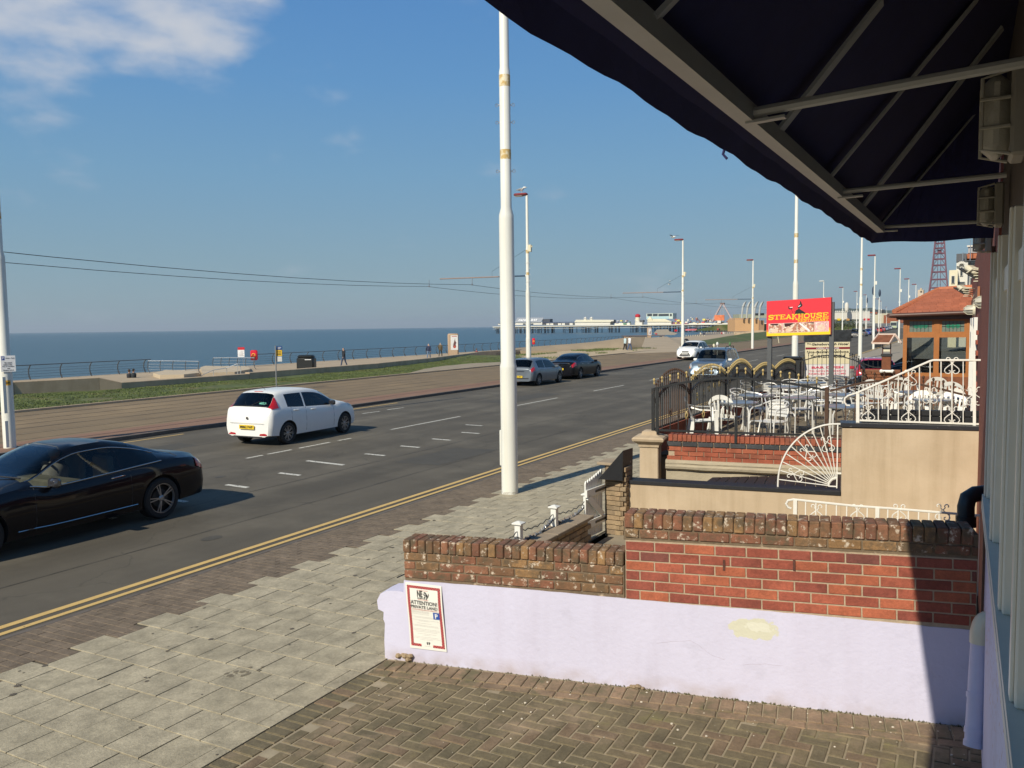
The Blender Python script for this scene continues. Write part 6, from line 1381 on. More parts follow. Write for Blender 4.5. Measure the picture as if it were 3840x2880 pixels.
def car(name, label, cat, loc, rz, sp, group=None, detail=2):
    L_ = sp['L']; t = thing(name, label, cat, loc, rz, group)
    zt, zs, zb, wf, wr = sp['top'], sp['belt'], sp['bot'], sp['w'], sp['wr']
    ws, rw, sw = sp['ws'], sp['rw'], sp['sw']
    st_ = set([0, .03, .08, .15, L_-.15, L_-.08, L_-.03, L_]+[L_*i/34 for i in range(35)]+list(ws)+list(rw)+[v for r in sw for v in r])
    st_ = sorted(st_); out = [st_[0]]
    for v in st_[1:]:
        if v-out[-1] > .018: out.append(v)
        elif v in ws or v in rw or any(v in r for r in sw): out[-1] = v
    st_ = out
    def prof(s):
        a, z_, c, w_, r_ = interp(zt, s), interp(zs, s), interp(zb, s), interp(wf, s), interp(wr, s)
        h = max(.012, a-z_); rd = min(.075, .4*h); d = z_-c
        P = [(0, c), (w_*.80, c), (w_*.95, c+.04), (w_*.985, c+.16*d/.6), (w_, c+d*.45), (w_*.992, c+d*.72), (w_*.965, c+d*.93), (w_*.925, z_+.0)]
        x7, x10 = w_*.925, min(r_, w_*.9); z10 = a-rd
        P += [(x7*.5+x10*.5+.012, z_*.5+z10*.5), (x7*.12+x10*.88+.005, z_*.12+z10*.88), (x10, z10), (x10*.9, a-rd*.38), (x10*.55, a-rd*.08), (0, a)]
        y = s-L_/2
        def dy(z):      # bulging bumpers: belly out in the middle, tuck in at the bottom and towards the top
            k0 = max(0, 1-s/.3); k1 = max(0, 1-(L_-s)/.3); u = (z-c)/max(.1, a-c)
            return sp.get('rake', .10)*k0*max(0, u-.45)*1.0 - sp.get('nose', .12)*k1*max(0, u-.45) + .05*(k0-k1)*max(0, .3-u)
        return [V((x, y+dy(z), z)) for x, z in P]
    PR = [prof(s) for s in st_]; K = 14
    vs = []; idx = []
    for P in PR:
        row = []
        for k in range(K): row.append(len(vs)); vs.append(P[k])
        for k in range(K-2, 0, -1): row.append(len(vs)); vs.append(V((-P[k].x, P[k].y, P[k].z)))
        idx.append(row)
    n = len(idx[0]); fs = []; mi = []
    inr = lambda a, c, r: a >= r[0]-1e-6 and c <= r[1]+1e-6
    for i in range(len(idx)-1):
        a, c = st_[i], st_[i+1]
        for k in range(n):
            k2 = (k+1) % n; fs.append((idx[i][k], idx[i+1][k], idx[i+1][k2], idx[i][k2])); kk = k if k < K-1 else n-1-k      # profile cell index 0..12
            m_ = 0
            if kk in (11, 12) or kk == 10:
                if inr(a, c, ws): m_ = 1
                elif inr(a, c, rw): m_ = 2
            if kk in (7, 8):
                for r in sw:
                    if inr(a, c, r): m_ = 3
            if kk in (0, 1): m_ = 4
            mi.append(m_)
    fs.append(tuple(idx[0])); mi.append(0); fs.append(tuple(reversed(idx[-1]))); mi.append(0)
    me = bpy.data.meshes.new('body'); me.from_pydata([tuple(v) for v in vs], [], fs)
    mats = [sp['paint'], GLS, GLS, GLS, M_dark, M_dark]
    for m_ in mats: me.materials.append(m_)
    for p, q in zip(me.polygons, mi): p.material_index = q
    bm = bmesh.new(); bm.from_mesh(me); bmesh.ops.recalc_face_normals(bm, faces=bm.faces[:]); bm.to_mesh(me); bm.free()
    body = bpy.data.objects.new('body', me); COL.objects.link(body)
    ar, fr = sp['axles']; R_ = sp['R']; tw_ = sp['track']; wd = sp.get('wd', .2)
    cb = MB()
    for s_ in (ar, fr):
        for sd in (-1, 1): cb.lathe([(R_+.045, sd*(tw_-.16)), (R_+.045, sd*(tw_+.3))], (0, s_-L_/2, R_+.01), 26, 'x')
    cm = cb.mesh('cut', mats); 
    for p in cm.polygons: p.material_index = 5
    co = bpy.data.objects.new('cut', cm); COL.objects.link(co)
    md = body.modifiers.new('b', 'BOOLEAN'); md.object = co; md.operation = 'DIFFERENCE'; md.solver = 'EXACT'
    dg = bpy.context.evaluated_depsgraph_get(); dg.update(); res = bpy.data.meshes.new_from_object(body.evaluated_get(dg)); body.modifiers.clear(); bpy.data.objects.remove(co)
    V_ = [v.co.copy() for v in res.vertices]; groups = {}
    for p in res.polygons: groups.setdefault({4: 0, 5: 5}.get(p.material_index, p.material_index), []).append((tuple(p.vertices), p.material_index))
    bpy.data.objects.remove(body)
    def sub(faces, name, mm, flat=False):
        use = {}; nv = []; nf = []
        for f, _ in faces:
            q = []
            for i in f:
                if i not in use: use[i] = len(nv); nv.append(V_[i])
                q.append(use[i])
            nf.append(tuple(q))
        m2 = bpy.data.meshes.new(name); m2.from_pydata([tuple(v) for v in nv], [], nf); m2.materials.append(mm)
        if name == 'body':
            m2.materials.append(M_dark)
            for p, (_, q) in zip(m2.polygons, faces): p.material_index = 1 if q == 4 else 0
        if not flat:
            for p in m2.polygons: p.use_smooth = True
            m2.set_sharp_from_angle(angle=radians(32))
        o = bpy.data.objects.new(name, m2); COL.objects.link(o); o.parent = t; return o
    bd = sub(groups[0], 'body', sp['paint'])
    if 5 in groups: sub(groups[5], 'wheel_arch', M_dark, True)
    if 1 in groups: sub(groups[1], 'windscreen', GLS)
    if 2 in groups: sub(groups[2], 'rear_window', GLS)
    for sd in (-1, 1):
        g3 = [f for f in groups.get(3, []) if sum(V_[i].x for i in f[0])*sd > 0]
        for r in sw:
            g4 = [f for f in g3 if r[0]-L_/2-.02 < sum(V_[i].y for i in f[0])/len(f[0]) < r[1]-L_/2+.02]
            if g4: sub(g4, 'side_window', GLS)
    for s_ in (ar, fr):
        for sd in (-1, 1): wheel(t, sd*(tw_-wd/2+.0), s_-L_/2, R_, wd, sp.get('rim', R_*.68), sp.get('spokes', 7), sd, sp.get('dbl', 0))
    def surf(s, k, sd=1, e=0.006):
        k0 = int(k); f_ = k-k0; P = prof(s); p = P[k0].lerp(P[min(k0+1, K-1)], f_); q = prof(min(L_, s+.01)); p2 = q[k0].lerp(q[min(k0+1, K-1)], f_)
        tg = P[min(k0+1, K-1)]-P[k0]; nrm_ = V((tg.z, 0, -tg.x)); nrm_ = nrm_.normalized() if nrm_.length > 0 else V((1, 0, 0)); p = p+nrm_*e
        return V((p.x*sd, p.y, p.z))
    def patch(nm, m_, s0, s1, k0, k1, sd, e=.006, ns=5, nk=4, parent=t):
        b = MB(); b.grid([[surf(s0+(s1-s0)*i/ns, k0+(k1-k0)*j/nk, sd, e) for j in range(nk+1)] for i in range(ns+1)]); return b.build(nm, m_, parent, True, world=False)
    if detail:
        for sd in (-1, 1):
            for d_ in sp.get('doors', []):
                b = MB(); b.tube([surf(d_, k, sd, .002) for k in (1.6, 2.5, 3.5, 4.5, 5.5, 6.5, 7)], .004, 4, False); b.build('door_seam', M_dark, t, world=False)
            for h_ in sp.get('handles', []):
                b = MB(); p, q = surf(h_, 5.8, sd, .02), surf(h_+.2, 5.8, sd, .02); b.tube([surf(h_-.02, 5.8, sd, 0), p, q, surf(h_+.22, 5.8, sd, 0)], .012, 6); b.build('door_handle', sp.get('handlem', sp['paint']), t, True, world=False)
            p = surf(sp['mirror'], 7.1, sd, .0); b = MB(); b.bbox((-.11, -.06, -.06), (.10, .05, .075), .03); b.T = Matrix(); mo = b.build('mirror', sp.get('mirm', sp['paint']), t, True, world=False); mo.location = (p.x+sd*.11, p.y, p.z+.05)
            if sp.get('trim'):
                r = sp['trim']; n_ = 22; b = MB(); b.tube([surf(r[0]+(r[1]-r[0])*i/n_, 9.05, sd, .006) for i in range(n_+1)], .007, 5); b.tube([surf(r[0]+(r[1]-r[0])*i/n_, 7.0, sd, .008) for i in range(n_+1)], .009, 5); b.build('window_trim', M_chrome, t, world=False)
            if sp.get('sill'):
                r = sp['sill']; b = MB(); b.tube([surf(r[0]+(r[1]-r[0])*i/8, 2.7, sd, .01) for i in range(9)], .008, 4); b.build('sill_strip', M_chrome, t, world=False)
            for nm, m_, s0, s1, k0, k1 in sp.get('patches', []): patch(nm, m_, s0, s1, k0, k1, sd, .014, 10, 8)
        # seats and dash
        im = sp.get('interior', M_int); zb_ = sp['seatz']
        for y in sp['seats']:
            for sx in (-.36, .36):
                b = MB(); b.bbox((sx-.23, y-.25, zb_-.28), (sx+.23, y+.25, zb_-.12), .04); b.bbox((sx-.22, y-.36, zb_-.2), (sx+.22, y-.24, zb_+.34), .04); b.bbox((sx-.13, y-.37, zb_+.37), (sx+.13, y-.28, zb_+.52), .03); b.build('seat', im, t, True, world=False)
        b = MB(); w_ = .70; b.bbox((-w_, ws[0]-L_/2-.28, zb_-.15), (w_, ws[0]-L_/2+.05, zb_+.06), .03); b.build('dashboard', im, t, world=False)
        b = MB(); b.box((-w_, rw[0]-L_/2, zb_-.42), (w_, ws[1]-L_/2, zb_-.36)); b.build('cabin_floor', M_int, t, world=False)
        b = MB(); b.lathe([(.17, -.01), (.19, 0), (.17, .012)], n=18, axis='y'); q = b.build('steering_wheel', M_dark, t, True, world=False); q.location = (.36, ws[0]-L_/2-.38, zb_+.10); q.rotation_euler = (radians(-25), 0, 0)
    for e_ in sp.get('extra', []): e_(t, L_, prof, surf)
    return t
def plate(s_, yel, rear=True, z=.5, y=None, wd=.52, e=.02, tilt=0):
    def f(t, L_, prof, surf):
        P = prof(0 if rear else L_); yy = (min(p.y for p in P)-e if rear else max(p.y for p in P)+e) if y is None else y
        T = frame((0, yy, z), (1, 0, 0) if rear else (-1, 0, 0), (0, 0, 1))
        b = MB(); b.T = T; b.box((-wd/2, -.056, -.012), (wd/2, .056, 0)); b.T = Matrix(); o = b.build('number_plate', M_yel if yel else mat('plate_white', (0.75, 0.75, 0.72), .5), t, world=False)
        b = MB(); text(b, s_, T @ Matrix.Translation((0, -.036, 0)), .072, width=wd*.86, bold=.03, depth=.004); b.T = Matrix(); o2 = b.build('plate_lettering', M_text, o, world=False, fixn=False)
        for v in []: pass
    return f
def tailpatch(nm, m_, polys, rear=True, e=.012, yo=None):
    """flat-ish pieces on the tail or nose: polygons in (x, z), mirrored, following the plan curve"""
    def f(t, L_, prof, surf):
        base = prof(0 if rear else L_); sg = -1 if rear else 1
        def yat(x, z):
            # interpolate y of end profile by height, pulled back near the corners
            best = min(base, key=lambda p: abs(p.z-z)+abs(abs(p.x)-abs(x))*.3); wmax = max(p.x for p in base); over = max(0, abs(x)-wmax*.93)
            return best.y+sg*e-sg*over*.9
        for poly in polys:
            for mxr in ((1, -1) if min(x for x, z in poly) > 0.001 else (1,)):
                b = MB(); pts = [V((x*mxr, yat(x, z), z)) for x, z in poly]; c = [p+V((0, -sg*.02, 0)) for p in pts]; n_ = len(pts)
                b.add(pts+c, [tuple(range(n_)), tuple(range(2*n_-1, n_-1, -1))]+[(i, n_+i, n_+(i+1) % n_, (i+1) % n_) for i in range(n_)]); b.build(nm, m_, t, world=False)
    return f
def extra(name, m_, fn):
    def f(t, L_, prof, surf):
        b = MB(); fn(b, L_, prof, surf); b.build(name, m_, t, True, world=False)
    return f
# white hatchback (front at +y); s measured from the tail
hatch = dict(L=4.03, paint=paint_mat('car_white', (0.80, 0.80, 0.775), rough=.4, coat=.5),
  top=[(0, .90), (.05, 1.00), (.11, 1.06), (.42, 1.42), (.55, 1.462), (1.0, 1.492), (1.5, 1.492), (1.95, 1.46), (2.3, 1.375), (2.95, 1.055), (3.15, 1.0), (3.6, .90), (3.88, .76), (4.03, .56)],
  belt=[(0, .84), (.12, 1.02), (.5, 1.03), (1.2, .985), (2.0, .945), (2.75, .915), (2.95, .95), (3.3, .91), (3.75, .75), (4.03, .48)],
  bot=[(0, .26), (.3, .235), (.8, .20), (3.3, .19), (3.8, .22), (4.03, .26)], w=[(0, .735), (.05, .79), (.15, .825), (.4, .84), (1.2, .842), (3.0, .84), (3.5, .81), (3.8, .73), (3.95, .60), (4.03, .46)],
  wr=[(0, .62), (.15, .64), (.5, .60), (1.5, .60), (2.3, .59), (2.97, .63), (3.6, .60), (4.03, .4)], ws=(2.28, 2.97), rw=(.11, .42), sw=[(.74, 1.42), (1.48, 2.82)],
  axles=(.70, 3.21), R=.305, track=.83, rim=.205, spokes=8, dbl=1, doors=[.86, 1.45, 2.68], handles=[.95, 1.68], mirror=2.55, mirm=mat('mirror_dark', (0.03, 0.03, 0.035), .2, coat=1), seats=[-.35, .35], seatz=.82, rake=.06,
  patches=[('tail_light', M_tail, .10, .38, 6.7, 9.9), ('headlight', M_head, 3.40, 3.80, 6.6, 9.0)],
  extra=[plate('MM62 FWF', True, True, .52, e=.03), tailpatch('fog_light', M_tail, [[(.42, .30), (.66, .30), (.70, .335), (.60, .36), (.44, .345)]]), 
    tailpatch('badge', M_chrome, [[(.04*cos(a*pi/5), .76+.04*sin(a*pi/5)) for a in range(10)]], e=.03), tailpatch('lower_grille', M_dark, [[(-.5, .24), (.5, .24), (.5, .27), (-.5, .27)]], e=.02),
    extra('rear_window_seal', M_dark, lambda b, L_, prof, surf: b.tube([surf(.125, k, 1, .004) for k in (10, 11, 12, 13)]+[surf(.125, k, -1, .004) for k in (12, 11, 10)], .012, 5)),
    extra('brake_light', M_tail, lambda b, L_, prof, surf: b.box((-.14, .50-L_/2-.03, 1.435), (.14, .52-L_/2, 1.455))),
    extra('aerial', M_dark, lambda b, L_, prof, surf: b.tube([(0, .75-L_/2, 1.47), (0, .62-L_/2, 1.57)], .006, 5)),
    extra('tail_seam', M_dark, lambda b, L_, prof, surf: b.tube([V((-.60, prof(0)[4].y-.012, .62)), V((.60, prof(0)[4].y-.012, .62))], .004, 4)),
    extra('wiper', M_dark, lambda b, L_, prof, surf: b.tube([surf(.14, 13, 1, .02), surf(.20, 12.3, 1, .02), surf(.16, 11, 1, .02)], .008, 4)),
    extra('green_sticker', mat('green_sticker', (0.1, 0.4, 0.3), .6), lambda b, L_, prof, surf: b.grid([[surf(.17, k, 1, .004), surf(.21, k, 1, .004)] for k in (12.2, 11.7, 11.3)]))])
c1 = car('white_hatchback', 'white five door hatchback driving away with yellow number plate MM62 FWF', 'car', (-17.02, 17.70, 0), radians(3.2), hatch)
# black coupe, facing the camera side (south): rz = 180
coupe = dict(L=5.08, paint=paint_mat('car_black', (0.003, 0.0035, 0.007), rough=.3, coat=.55, spec=.12),
  top=[(0, .90), (.08, .985), (.30, 1.02), (.60, 1.05), (1.0, 1.195), (1.45, 1.345), (1.9, 1.42), (2.3, 1.41), (2.62, 1.325), (3.25, 1.035), (3.7, .965), (4.5, .86), (4.9, .71), (5.08, .56)],
  belt=[(0, .78), (.3, .93), (.8, .975), (1.1, .965), (2.0, .915), (2.9, .875), (3.25, .93), (3.8, .885), (4.7, .72), (5.08, .48)],
  bot=[(0, .24), (.4, .22), (1.2, .19), (4.0, .18), (4.8, .2), (5.08, .24)], w=[(0, .73), (.06, .81), (.2, .865), (.6, .915), (1.2, .935), (2.0, .93), (3.6, .93), (4.2, .925), (4.7, .84), (4.95, .70), (5.08, .52)],
  wr=[(0, .62), (.5, .66), (1.1, .60), (1.9, .585), (2.45, .58), (3.25, .70), (4.4, .70), (5.08, .45)], ws=(2.5, 3.26), rw=(.62, 1.40), sw=[(1.0, 1.70), (1.73, 3.16)],
  axles=(1.02, 3.975), R=.345, track=.92, wd=.25, rim=.25, spokes=5, dbl=1, doors=[1.60, 3.18], handles=[1.72], mirror=2.92, mirm=mat('mirror_black', (0.04, 0.04, 0.045), .1, coat=1), seats=[-.55], seatz=.80, interior=M_intl, trim=(.98, 3.22), sill=(1.5, 3.45), handlem=M_chrome, nose=.15,
  patches=[('tail_light', M_tail, .02, .26, 5.3, 7.3), ('headlight', M_head, 4.45, 4.85, 6.2, 8.6)],
  extra=[plate('V8', False, True, .6), extra('boot_seam', M_dark, lambda b, L_, prof, surf: b.tube([surf(.58, k, 1, .002) for k in (8, 10, 11, 12, 13)]+[surf(.58, k, -1, .002) for k in (12, 11, 10, 8)], .004, 4)),
    extra('wiper', M_dark, lambda b, L_, prof, surf: (b.tube([surf(3.28, 13, 1, .03), surf(3.22, 11.2, 1, .02)], .012, 5), b.tube([surf(3.30, 12.5, -1, .03), surf(3.22, 10.9, -1, .02)], .012, 5)))])
c2 = car('black_coupe', 'glossy black two door coupe in the near lane, nose beyond the left edge', 'car', (-12.565, 9.93-2.52, 0), radians(180+1.5), coupe)
b = MB(); T = frame((.935, 1.16, .60), (0, 1, 0), (0, 0, 1)); text(b, 'V8 BITURBO', T, .035, width=.42, shear=.2); b.build('side_badge', M_chrome, c2, world=False, fixn=False)
# driver in the coupe
def bust(parent, x, y, z, shirt, hair, skin=(0.42, 0.25, 0.18), hidden=True):
    b = MB(); b.lathe([(.0001, -.45), (.17, -.42), (.19, -.2), (.20, -.08), (.16, .0), (.07, .045), (.055, .10), (.075, .14), (.098, .20), (.10, .27), (.08, .33), (.0001, .36)], n=14)
    me = b
    o = me.mesh('person', [mat('shirt_%s' % parent, shirt, .8), mat('skin', skin, .6), mat('hair_%s' % parent, hair, .8)], True)
    for p in o.polygons:
        zc = p.center.z; p.material_index = 0 if zc < .05 else (2 if zc > .27 or (p.center.y < -.02 and zc > .15) else 1)
    q = bpy.data.objects.new('person', o); COL.objects.link(q); q.location = (x, y, z); return q
dv = bust('driver', *(Matrix.Translation((-12.565, 7.41, 0)) @ Matrix.Rotation(radians(181.5), 4, 'Z') @ V((.36, -.50, 1.0))), (0.6, 0.55, 0.5), (0.3, 0.3, 0.3)); tag(dv, 'driver in a pale top behind the windscreen of the black coupe', 'person')
# silver hatchback and black saloon parked on the far side
silver = dict(hatch); silver.update(L=4.25, paint=paint_mat('car_silver_blue', (0.18, 0.205, 0.235), metal=.5, rough=.35, coat=.6),
  top=[(0, .90), (.05, .97), (.12, 1.02), (.55, 1.40), (.7, 1.43), (1.3, 1.46), (1.9, 1.45), (2.4, 1.40), (2.7, 1.30), (3.3, 1.02), (3.6, .95), (4.0, .82), (4.25, .56)], belt=[(0, .82), (.15, .93), (.5, .965), (1.3, .93), (2.2, .90), (3.1, .87), (3.3, .91), (3.7, .85), (4.05, .70), (4.25, .48)],
  ws=(2.66, 3.3), rw=(.11, .5), sw=[(.75, 1.55), (1.61, 3.12)], axles=(.78, 3.39), doors=[.9, 1.58, 2.95], handles=[1.05, 1.8], mirror=2.9, mirm=None, w=[(0, .74), (.05, .80), (.15, .84), (.5, .87), (3.2, .87), (3.7, .83), (4.0, .74), (4.25, .48)], spokes=7, dbl=0, rim=.215, R=.315, track=.86,
  patches=[('tail_light', M_tail, .02, .32, 5.4, 7.6), ('headlight', M_head, 3.6, 4.0, 6.6, 9.0)],
  extra=[plate('SD06 UNY', True, True, .50, e=.03), extra('chrome_bar', M_chrome, lambda b, L_, prof, surf: b.tube([V((-.35, prof(0)[5].y-.02, .80)), V((.35, prof(0)[5].y-.02, .80))], .014, 5)), tailpatch('bumper_strip', M_dark, [[(-.6, .40), (.6, .40), (.6, .44), (-.6, .44)]], e=.02), extra('aerial', M_dark, lambda b, L_, prof, surf: b.tube([(0, .8-L_/2, 1.42), (0, .66-L_/2, 1.55)], .006, 5))])
silver['mirm'] = silver['paint']
c3 = car('silver_hatchback', 'silver blue hatchback parked at the far kerb partly hidden by the big white mast', 'car', (-20.42, 39.62, 0), radians(1), silver)
saloon = dict(coupe); saloon.update(L=4.83, paint=paint_mat('car_dark', (0.006, 0.006, 0.008), rough=.3, coat=.5, spec=.15),
  top=[(0, .95), (.06, 1.03), (.25, 1.07), (.6, 1.10), (1.15, 1.34), (1.7, 1.46), (2.3, 1.49), (2.8, 1.45), (3.05, 1.36), (3.65, 1.06), (4.0, .98), (4.5, .84), (4.83, .56)], belt=[(0, .84), (.3, .98), (1.0, .99), (2.2, .95), (3.4, .92), (3.7, .95), (4.2, .87), (4.6, .72), (4.83, .5)],
  w=[(0, .76), (.06, .83), (.25, .89), (.8, .925), (3.6, .925), (4.2, .90), (4.6, .80), (4.83, .52)], wr=[(0, .66), (.6, .68), (1.2, .61), (2.2, .60), (3.0, .60), (3.65, .70), (4.3, .68), (4.83, .45)], ws=(2.98, 3.66), rw=(.56, 1.2), sw=[(1.0, 1.85), (1.91, 3.5)],
  axles=(1.02, 3.76), R=.335, track=.91, wd=.22, rim=.235, spokes=5, dbl=0, doors=[1.1, 1.88, 3.35], handles=[1.25, 2.1], mirror=3.25, mirm=None, seats=[-.55, .35], seatz=.85, interior=M_int, trim=(1.0, 3.5), sill=None, rake=.08,
  patches=[('tail_light', M_tail, .01, .42, 5.2, 7.2), ('headlight', M_head, 4.2, 4.6, 6.6, 9.0)], extra=[plate('FN60 LXK', True, True, .62, e=.03), extra('chrome_bar', M_chrome, lambda b, L_, prof, surf: b.tube([V((-.5, prof(0)[6].y-.02, .93)), V((0, prof(0)[6].y-.035, .935)), V((.5, prof(0)[6].y-.02, .93))], .018, 5))])
saloon['mirm'] = saloon['paint']
c4 = car('dark_saloon', 'dark saloon with chrome boot strip parked just ahead of the silver hatchback', 'car', (-20.62, 45.35, 0), radians(1), saloon)
# white crossover facing the camera
cross = dict(hatch); cross.update(L=4.44, paint=hatch['paint'],
  top=[(0, .98), (.08, 1.08), (.2, 1.15), (.6, 1.56), (.9, 1.63), (1.6, 1.68), (2.2, 1.665), (2.7, 1.55), (3.35, 1.19), (3.7, 1.12), (4.1, 1.02), (4.3, .90), (4.44, .70)], belt=[(0, .9), (.2, 1.08), (1.2, 1.06), (3.1, 1.02), (3.4, 1.08), (3.8, 1.0), (4.2, .84), (4.44, .6)],
  bot=[(0, .32), (.5, .30), (4.0, .28), (4.44, .32)], w=[(0, .78), (.1, .85), (.4, .90), (3.6, .91), (4.0, .88), (4.25, .80), (4.44, .62)], wr=[(0, .65), (.6, .63), (2.2, .63), (3.35, .72), (4.0, .70), (4.44, .5)], ws=(2.62, 3.35), rw=(.18, .6), sw=[(.6, 1.0), (1.06, 1.8), (1.86, 3.15)],
  axles=(.88, 3.57), R=.35, track=.90, wd=.23, rim=.23, spokes=7, dbl=0, doors=[1.03, 1.83, 3.05], handles=[1.2, 2.05], mirror=2.95, mirm=None, seats=[-.35, .5], seatz=.98, nose=.2,
  patches=[('headlight', M_head, 3.72, 4.16, 6.2, 8.6), ('tail_light', M_tail, .02, .25, 6, 8)],
  extra=[plate('YD62 FJX', False, False, .60, e=.03), tailpatch('grille', M_dark, [[(-.32, .82), (.32, .82), (.28, .765), (-.28, .765)]], False, .03), tailpatch('lower_grille', M_dark, [[(-.30, .70), (.30, .70), (.50, .46), (-.50, .46)]], False, .015), tailpatch('fog_light', M_dark, [[(.58, .52), (.68, .55), (.72, .62), (.60, .60)]], False, .015), tailpatch('skid_plate', M_rim, [[(-.5, .43), (.5, .43), (.46, .38), (-.46, .38)]], False, .02)])
cross['mirm'] = cross['paint']
c5_ = car('white_crossover', 'white crossover parked on the far side facing the camera beside a lamp post', 'car', (-20.95, 71.2, 0), radians(180-2), cross)
# silver blue off-roader coming towards the camera
offr = dict(cross); offr.update(L=4.8, paint=paint_mat('car_steel_blue', (0.15, 0.20, 0.26), metal=.5, rough=.35, coat=.8),
  top=[(0, 1.1), (.05, 1.25), (.12, 1.5), (.25, 1.72), (.6, 1.78), (1.6, 1.81), (2.5, 1.80), (2.85, 1.70), (3.35, 1.24), (3.6, 1.17), (4.3, 1.10), (4.6, 1.0), (4.8, .75)], belt=[(0, 1.0), (.2, 1.15), (3.1, 1.09), (3.4, 1.12), (4.3, 1.0), (4.65, .85), (4.8, .65)], bot=[(0, .42), (.5, .38), (4.2, .38), (4.8, .42)],
  w=[(0, .86), (.1, .91), (.5, .93), (4.2, .93), (4.6, .86), (4.8, .74)], wr=[(0, .72), (.5, .68), (2.6, .67), (3.35, .78), (4.3, .74), (4.8, .62)], ws=(2.82, 3.35), rw=(.06, .2), sw=[(.5, 1.15), (1.22, 2.05), (2.12, 3.12)], axles=(1.0, 3.78), R=.38, track=.93, wd=.26, rim=.22, mirm=hatch['paint'], mirror=3.0, seats=[-.3, .6], seatz=1.05, doors=[1.18, 2.08, 3.1], handles=[1.35, 2.3],
  patches=[('headlight', M_head, 4.35, 4.72, 6.2, 8.2), ('indicator', mat('indicator', (0.7, 0.25, 0.03), .3), 4.5, 4.72, 5.4, 6.1)],
  extra=[plate('PK06 YBB', False, False, .72, e=.04), tailpatch('grille', M_chrome, [[(-.38, .99), (.38, .99), (.36, .84), (-.36, .84)]], False, .03), tailpatch('lower_grille', M_dark, [[(-.55, .62), (.55, .62), (.5, .48), (-.5, .48)]], False, .03),
    extra('roof_rail', M_dark, lambda b, L_, prof, surf: [b.tube([(s_*.60, a-L_/2, z) for a, z in ((.5, 1.76), (.6, 1.86), (2.3, 1.87), (2.5, 1.78))], .02, 6) for s_ in (-1, 1)])])
c6 = car('silver_off_roader', 'silver blue off-roader with white mirrors coming towards the terrace railing', 'car', (-12.15, 45.6, 0), radians(180+1), offr)
# red and dark cars on the hotel forecourt
redc = dict(hatch); redc.update(paint=paint_mat('car_red', (0.50, 0.012, 0.03), coat=1), extra=[plate('YK11', True, True, .52, e=.03)]); redc['mirm'] = redc['paint']
p = PD(3283, 1375, 33.5); c7 = car('red_hatchback', 'red hatchback parked beyond the brown wall, roof and rear window showing', 'car', (p.x-.2, p.y+2, .15), radians(8), redc)
drk = dict(saloon); drk.update(extra=[]); p = PD(3420, 1365, 29.5); c8 = car('dark_parked_car', 'dark car parked between the menu case and the porch', 'car', (p.x, p.y+1.6, .15), radians(75), drk)
# far row: copies with their own paint
far_specs = [(3208, 1258, 'a'), (3236, 1247, 'b'), (3254, 1243, 'c'), (3266, 1240, 'd'), (3276, 1237, 'e'), (3301, 1236, 'f'), (3312, 1233, 'g'), (3322, 1230, 'h'), (3330, 1227, 'i'), (3338, 1223, 'j'), (3346, 1220, 'k')]
labs = ['dark off-roader leading the far row of parked cars', 'grey car right behind the leading dark off-roader', 'blue car in the far parked row', 'dark red lit car in the far parked row', 'black car in the far parked row', 'bright red car in the far parked row', 'second red car in the far parked row', 'pale silver car in the far parked row', 'silver car farther up the parked row', 'white car farther up the parked row', 'grey car at the end of the far parked row']
cols = [(0.02, .02, .025), (.10, .10, .11), (.02, .04, .25), (.20, .02, .03), (.02, .02, .02), (.45, .02, .02), (.42, .03, .03), (.35, .38, .45), (.3, .32, .36), (.6, .6, .6), (.15, .16, .17)]
trees = {c.name: [(k, kids(k)) for k in kids(c)] for c in (c6, c1, c3)}
for i, ((px, py, _), lb, cl) in enumerate(zip(far_specs, labs, cols)):
    src = c6 if i == 0 else (c3 if i % 2 else c1)
    Y = [176, 195, 212, 226, 240, 268, 288, 310, 335, 360, 390][i]; p = PY(px, py, Y)
    copy_thing(src, (p.x, Y, 0), radians(180 if i in (0, 2, 7) else 0)-.02*i/3, lb, 'cars parked in the far row', {'body': paint_mat('far_paint_%s' % labs[i].split()[0]+str(len(lb)), cl)}, trees[src.name])
bus = thing('bus', 'pale green and white bus far up the road', 'bus', (PY(3352, 1225, 372).x, 372, 0))
bx = bus.location.x
b = MB(); b.bbox((bx-1.25, 370, .4), (bx+1.25, 381, 3.2), .2); b.build('body', mat('bus_cream', (0.55, 0.60, 0.50), .4), bus)
b = MB(); b.box((bx-1.1, 369.93, 1.5), (bx+1.1, 369.99, 2.8)); b.build('windscreen', M_win, bus)
b = MB(); b.box((bx-1.1, 369.93, .8), (bx+1.1, 369.99, 1.1)); b.build('green_band', mat('bus_green', (0.35, 0.45, 0.15), .4), bus)
for sx in (-1, 1): b = MB(); b.lathe([(.5, -.15), (.5, .15)], (bx+sx*1.05, 373, .5), 14, 'x'); b.build('wheel', M_rubber, bus)

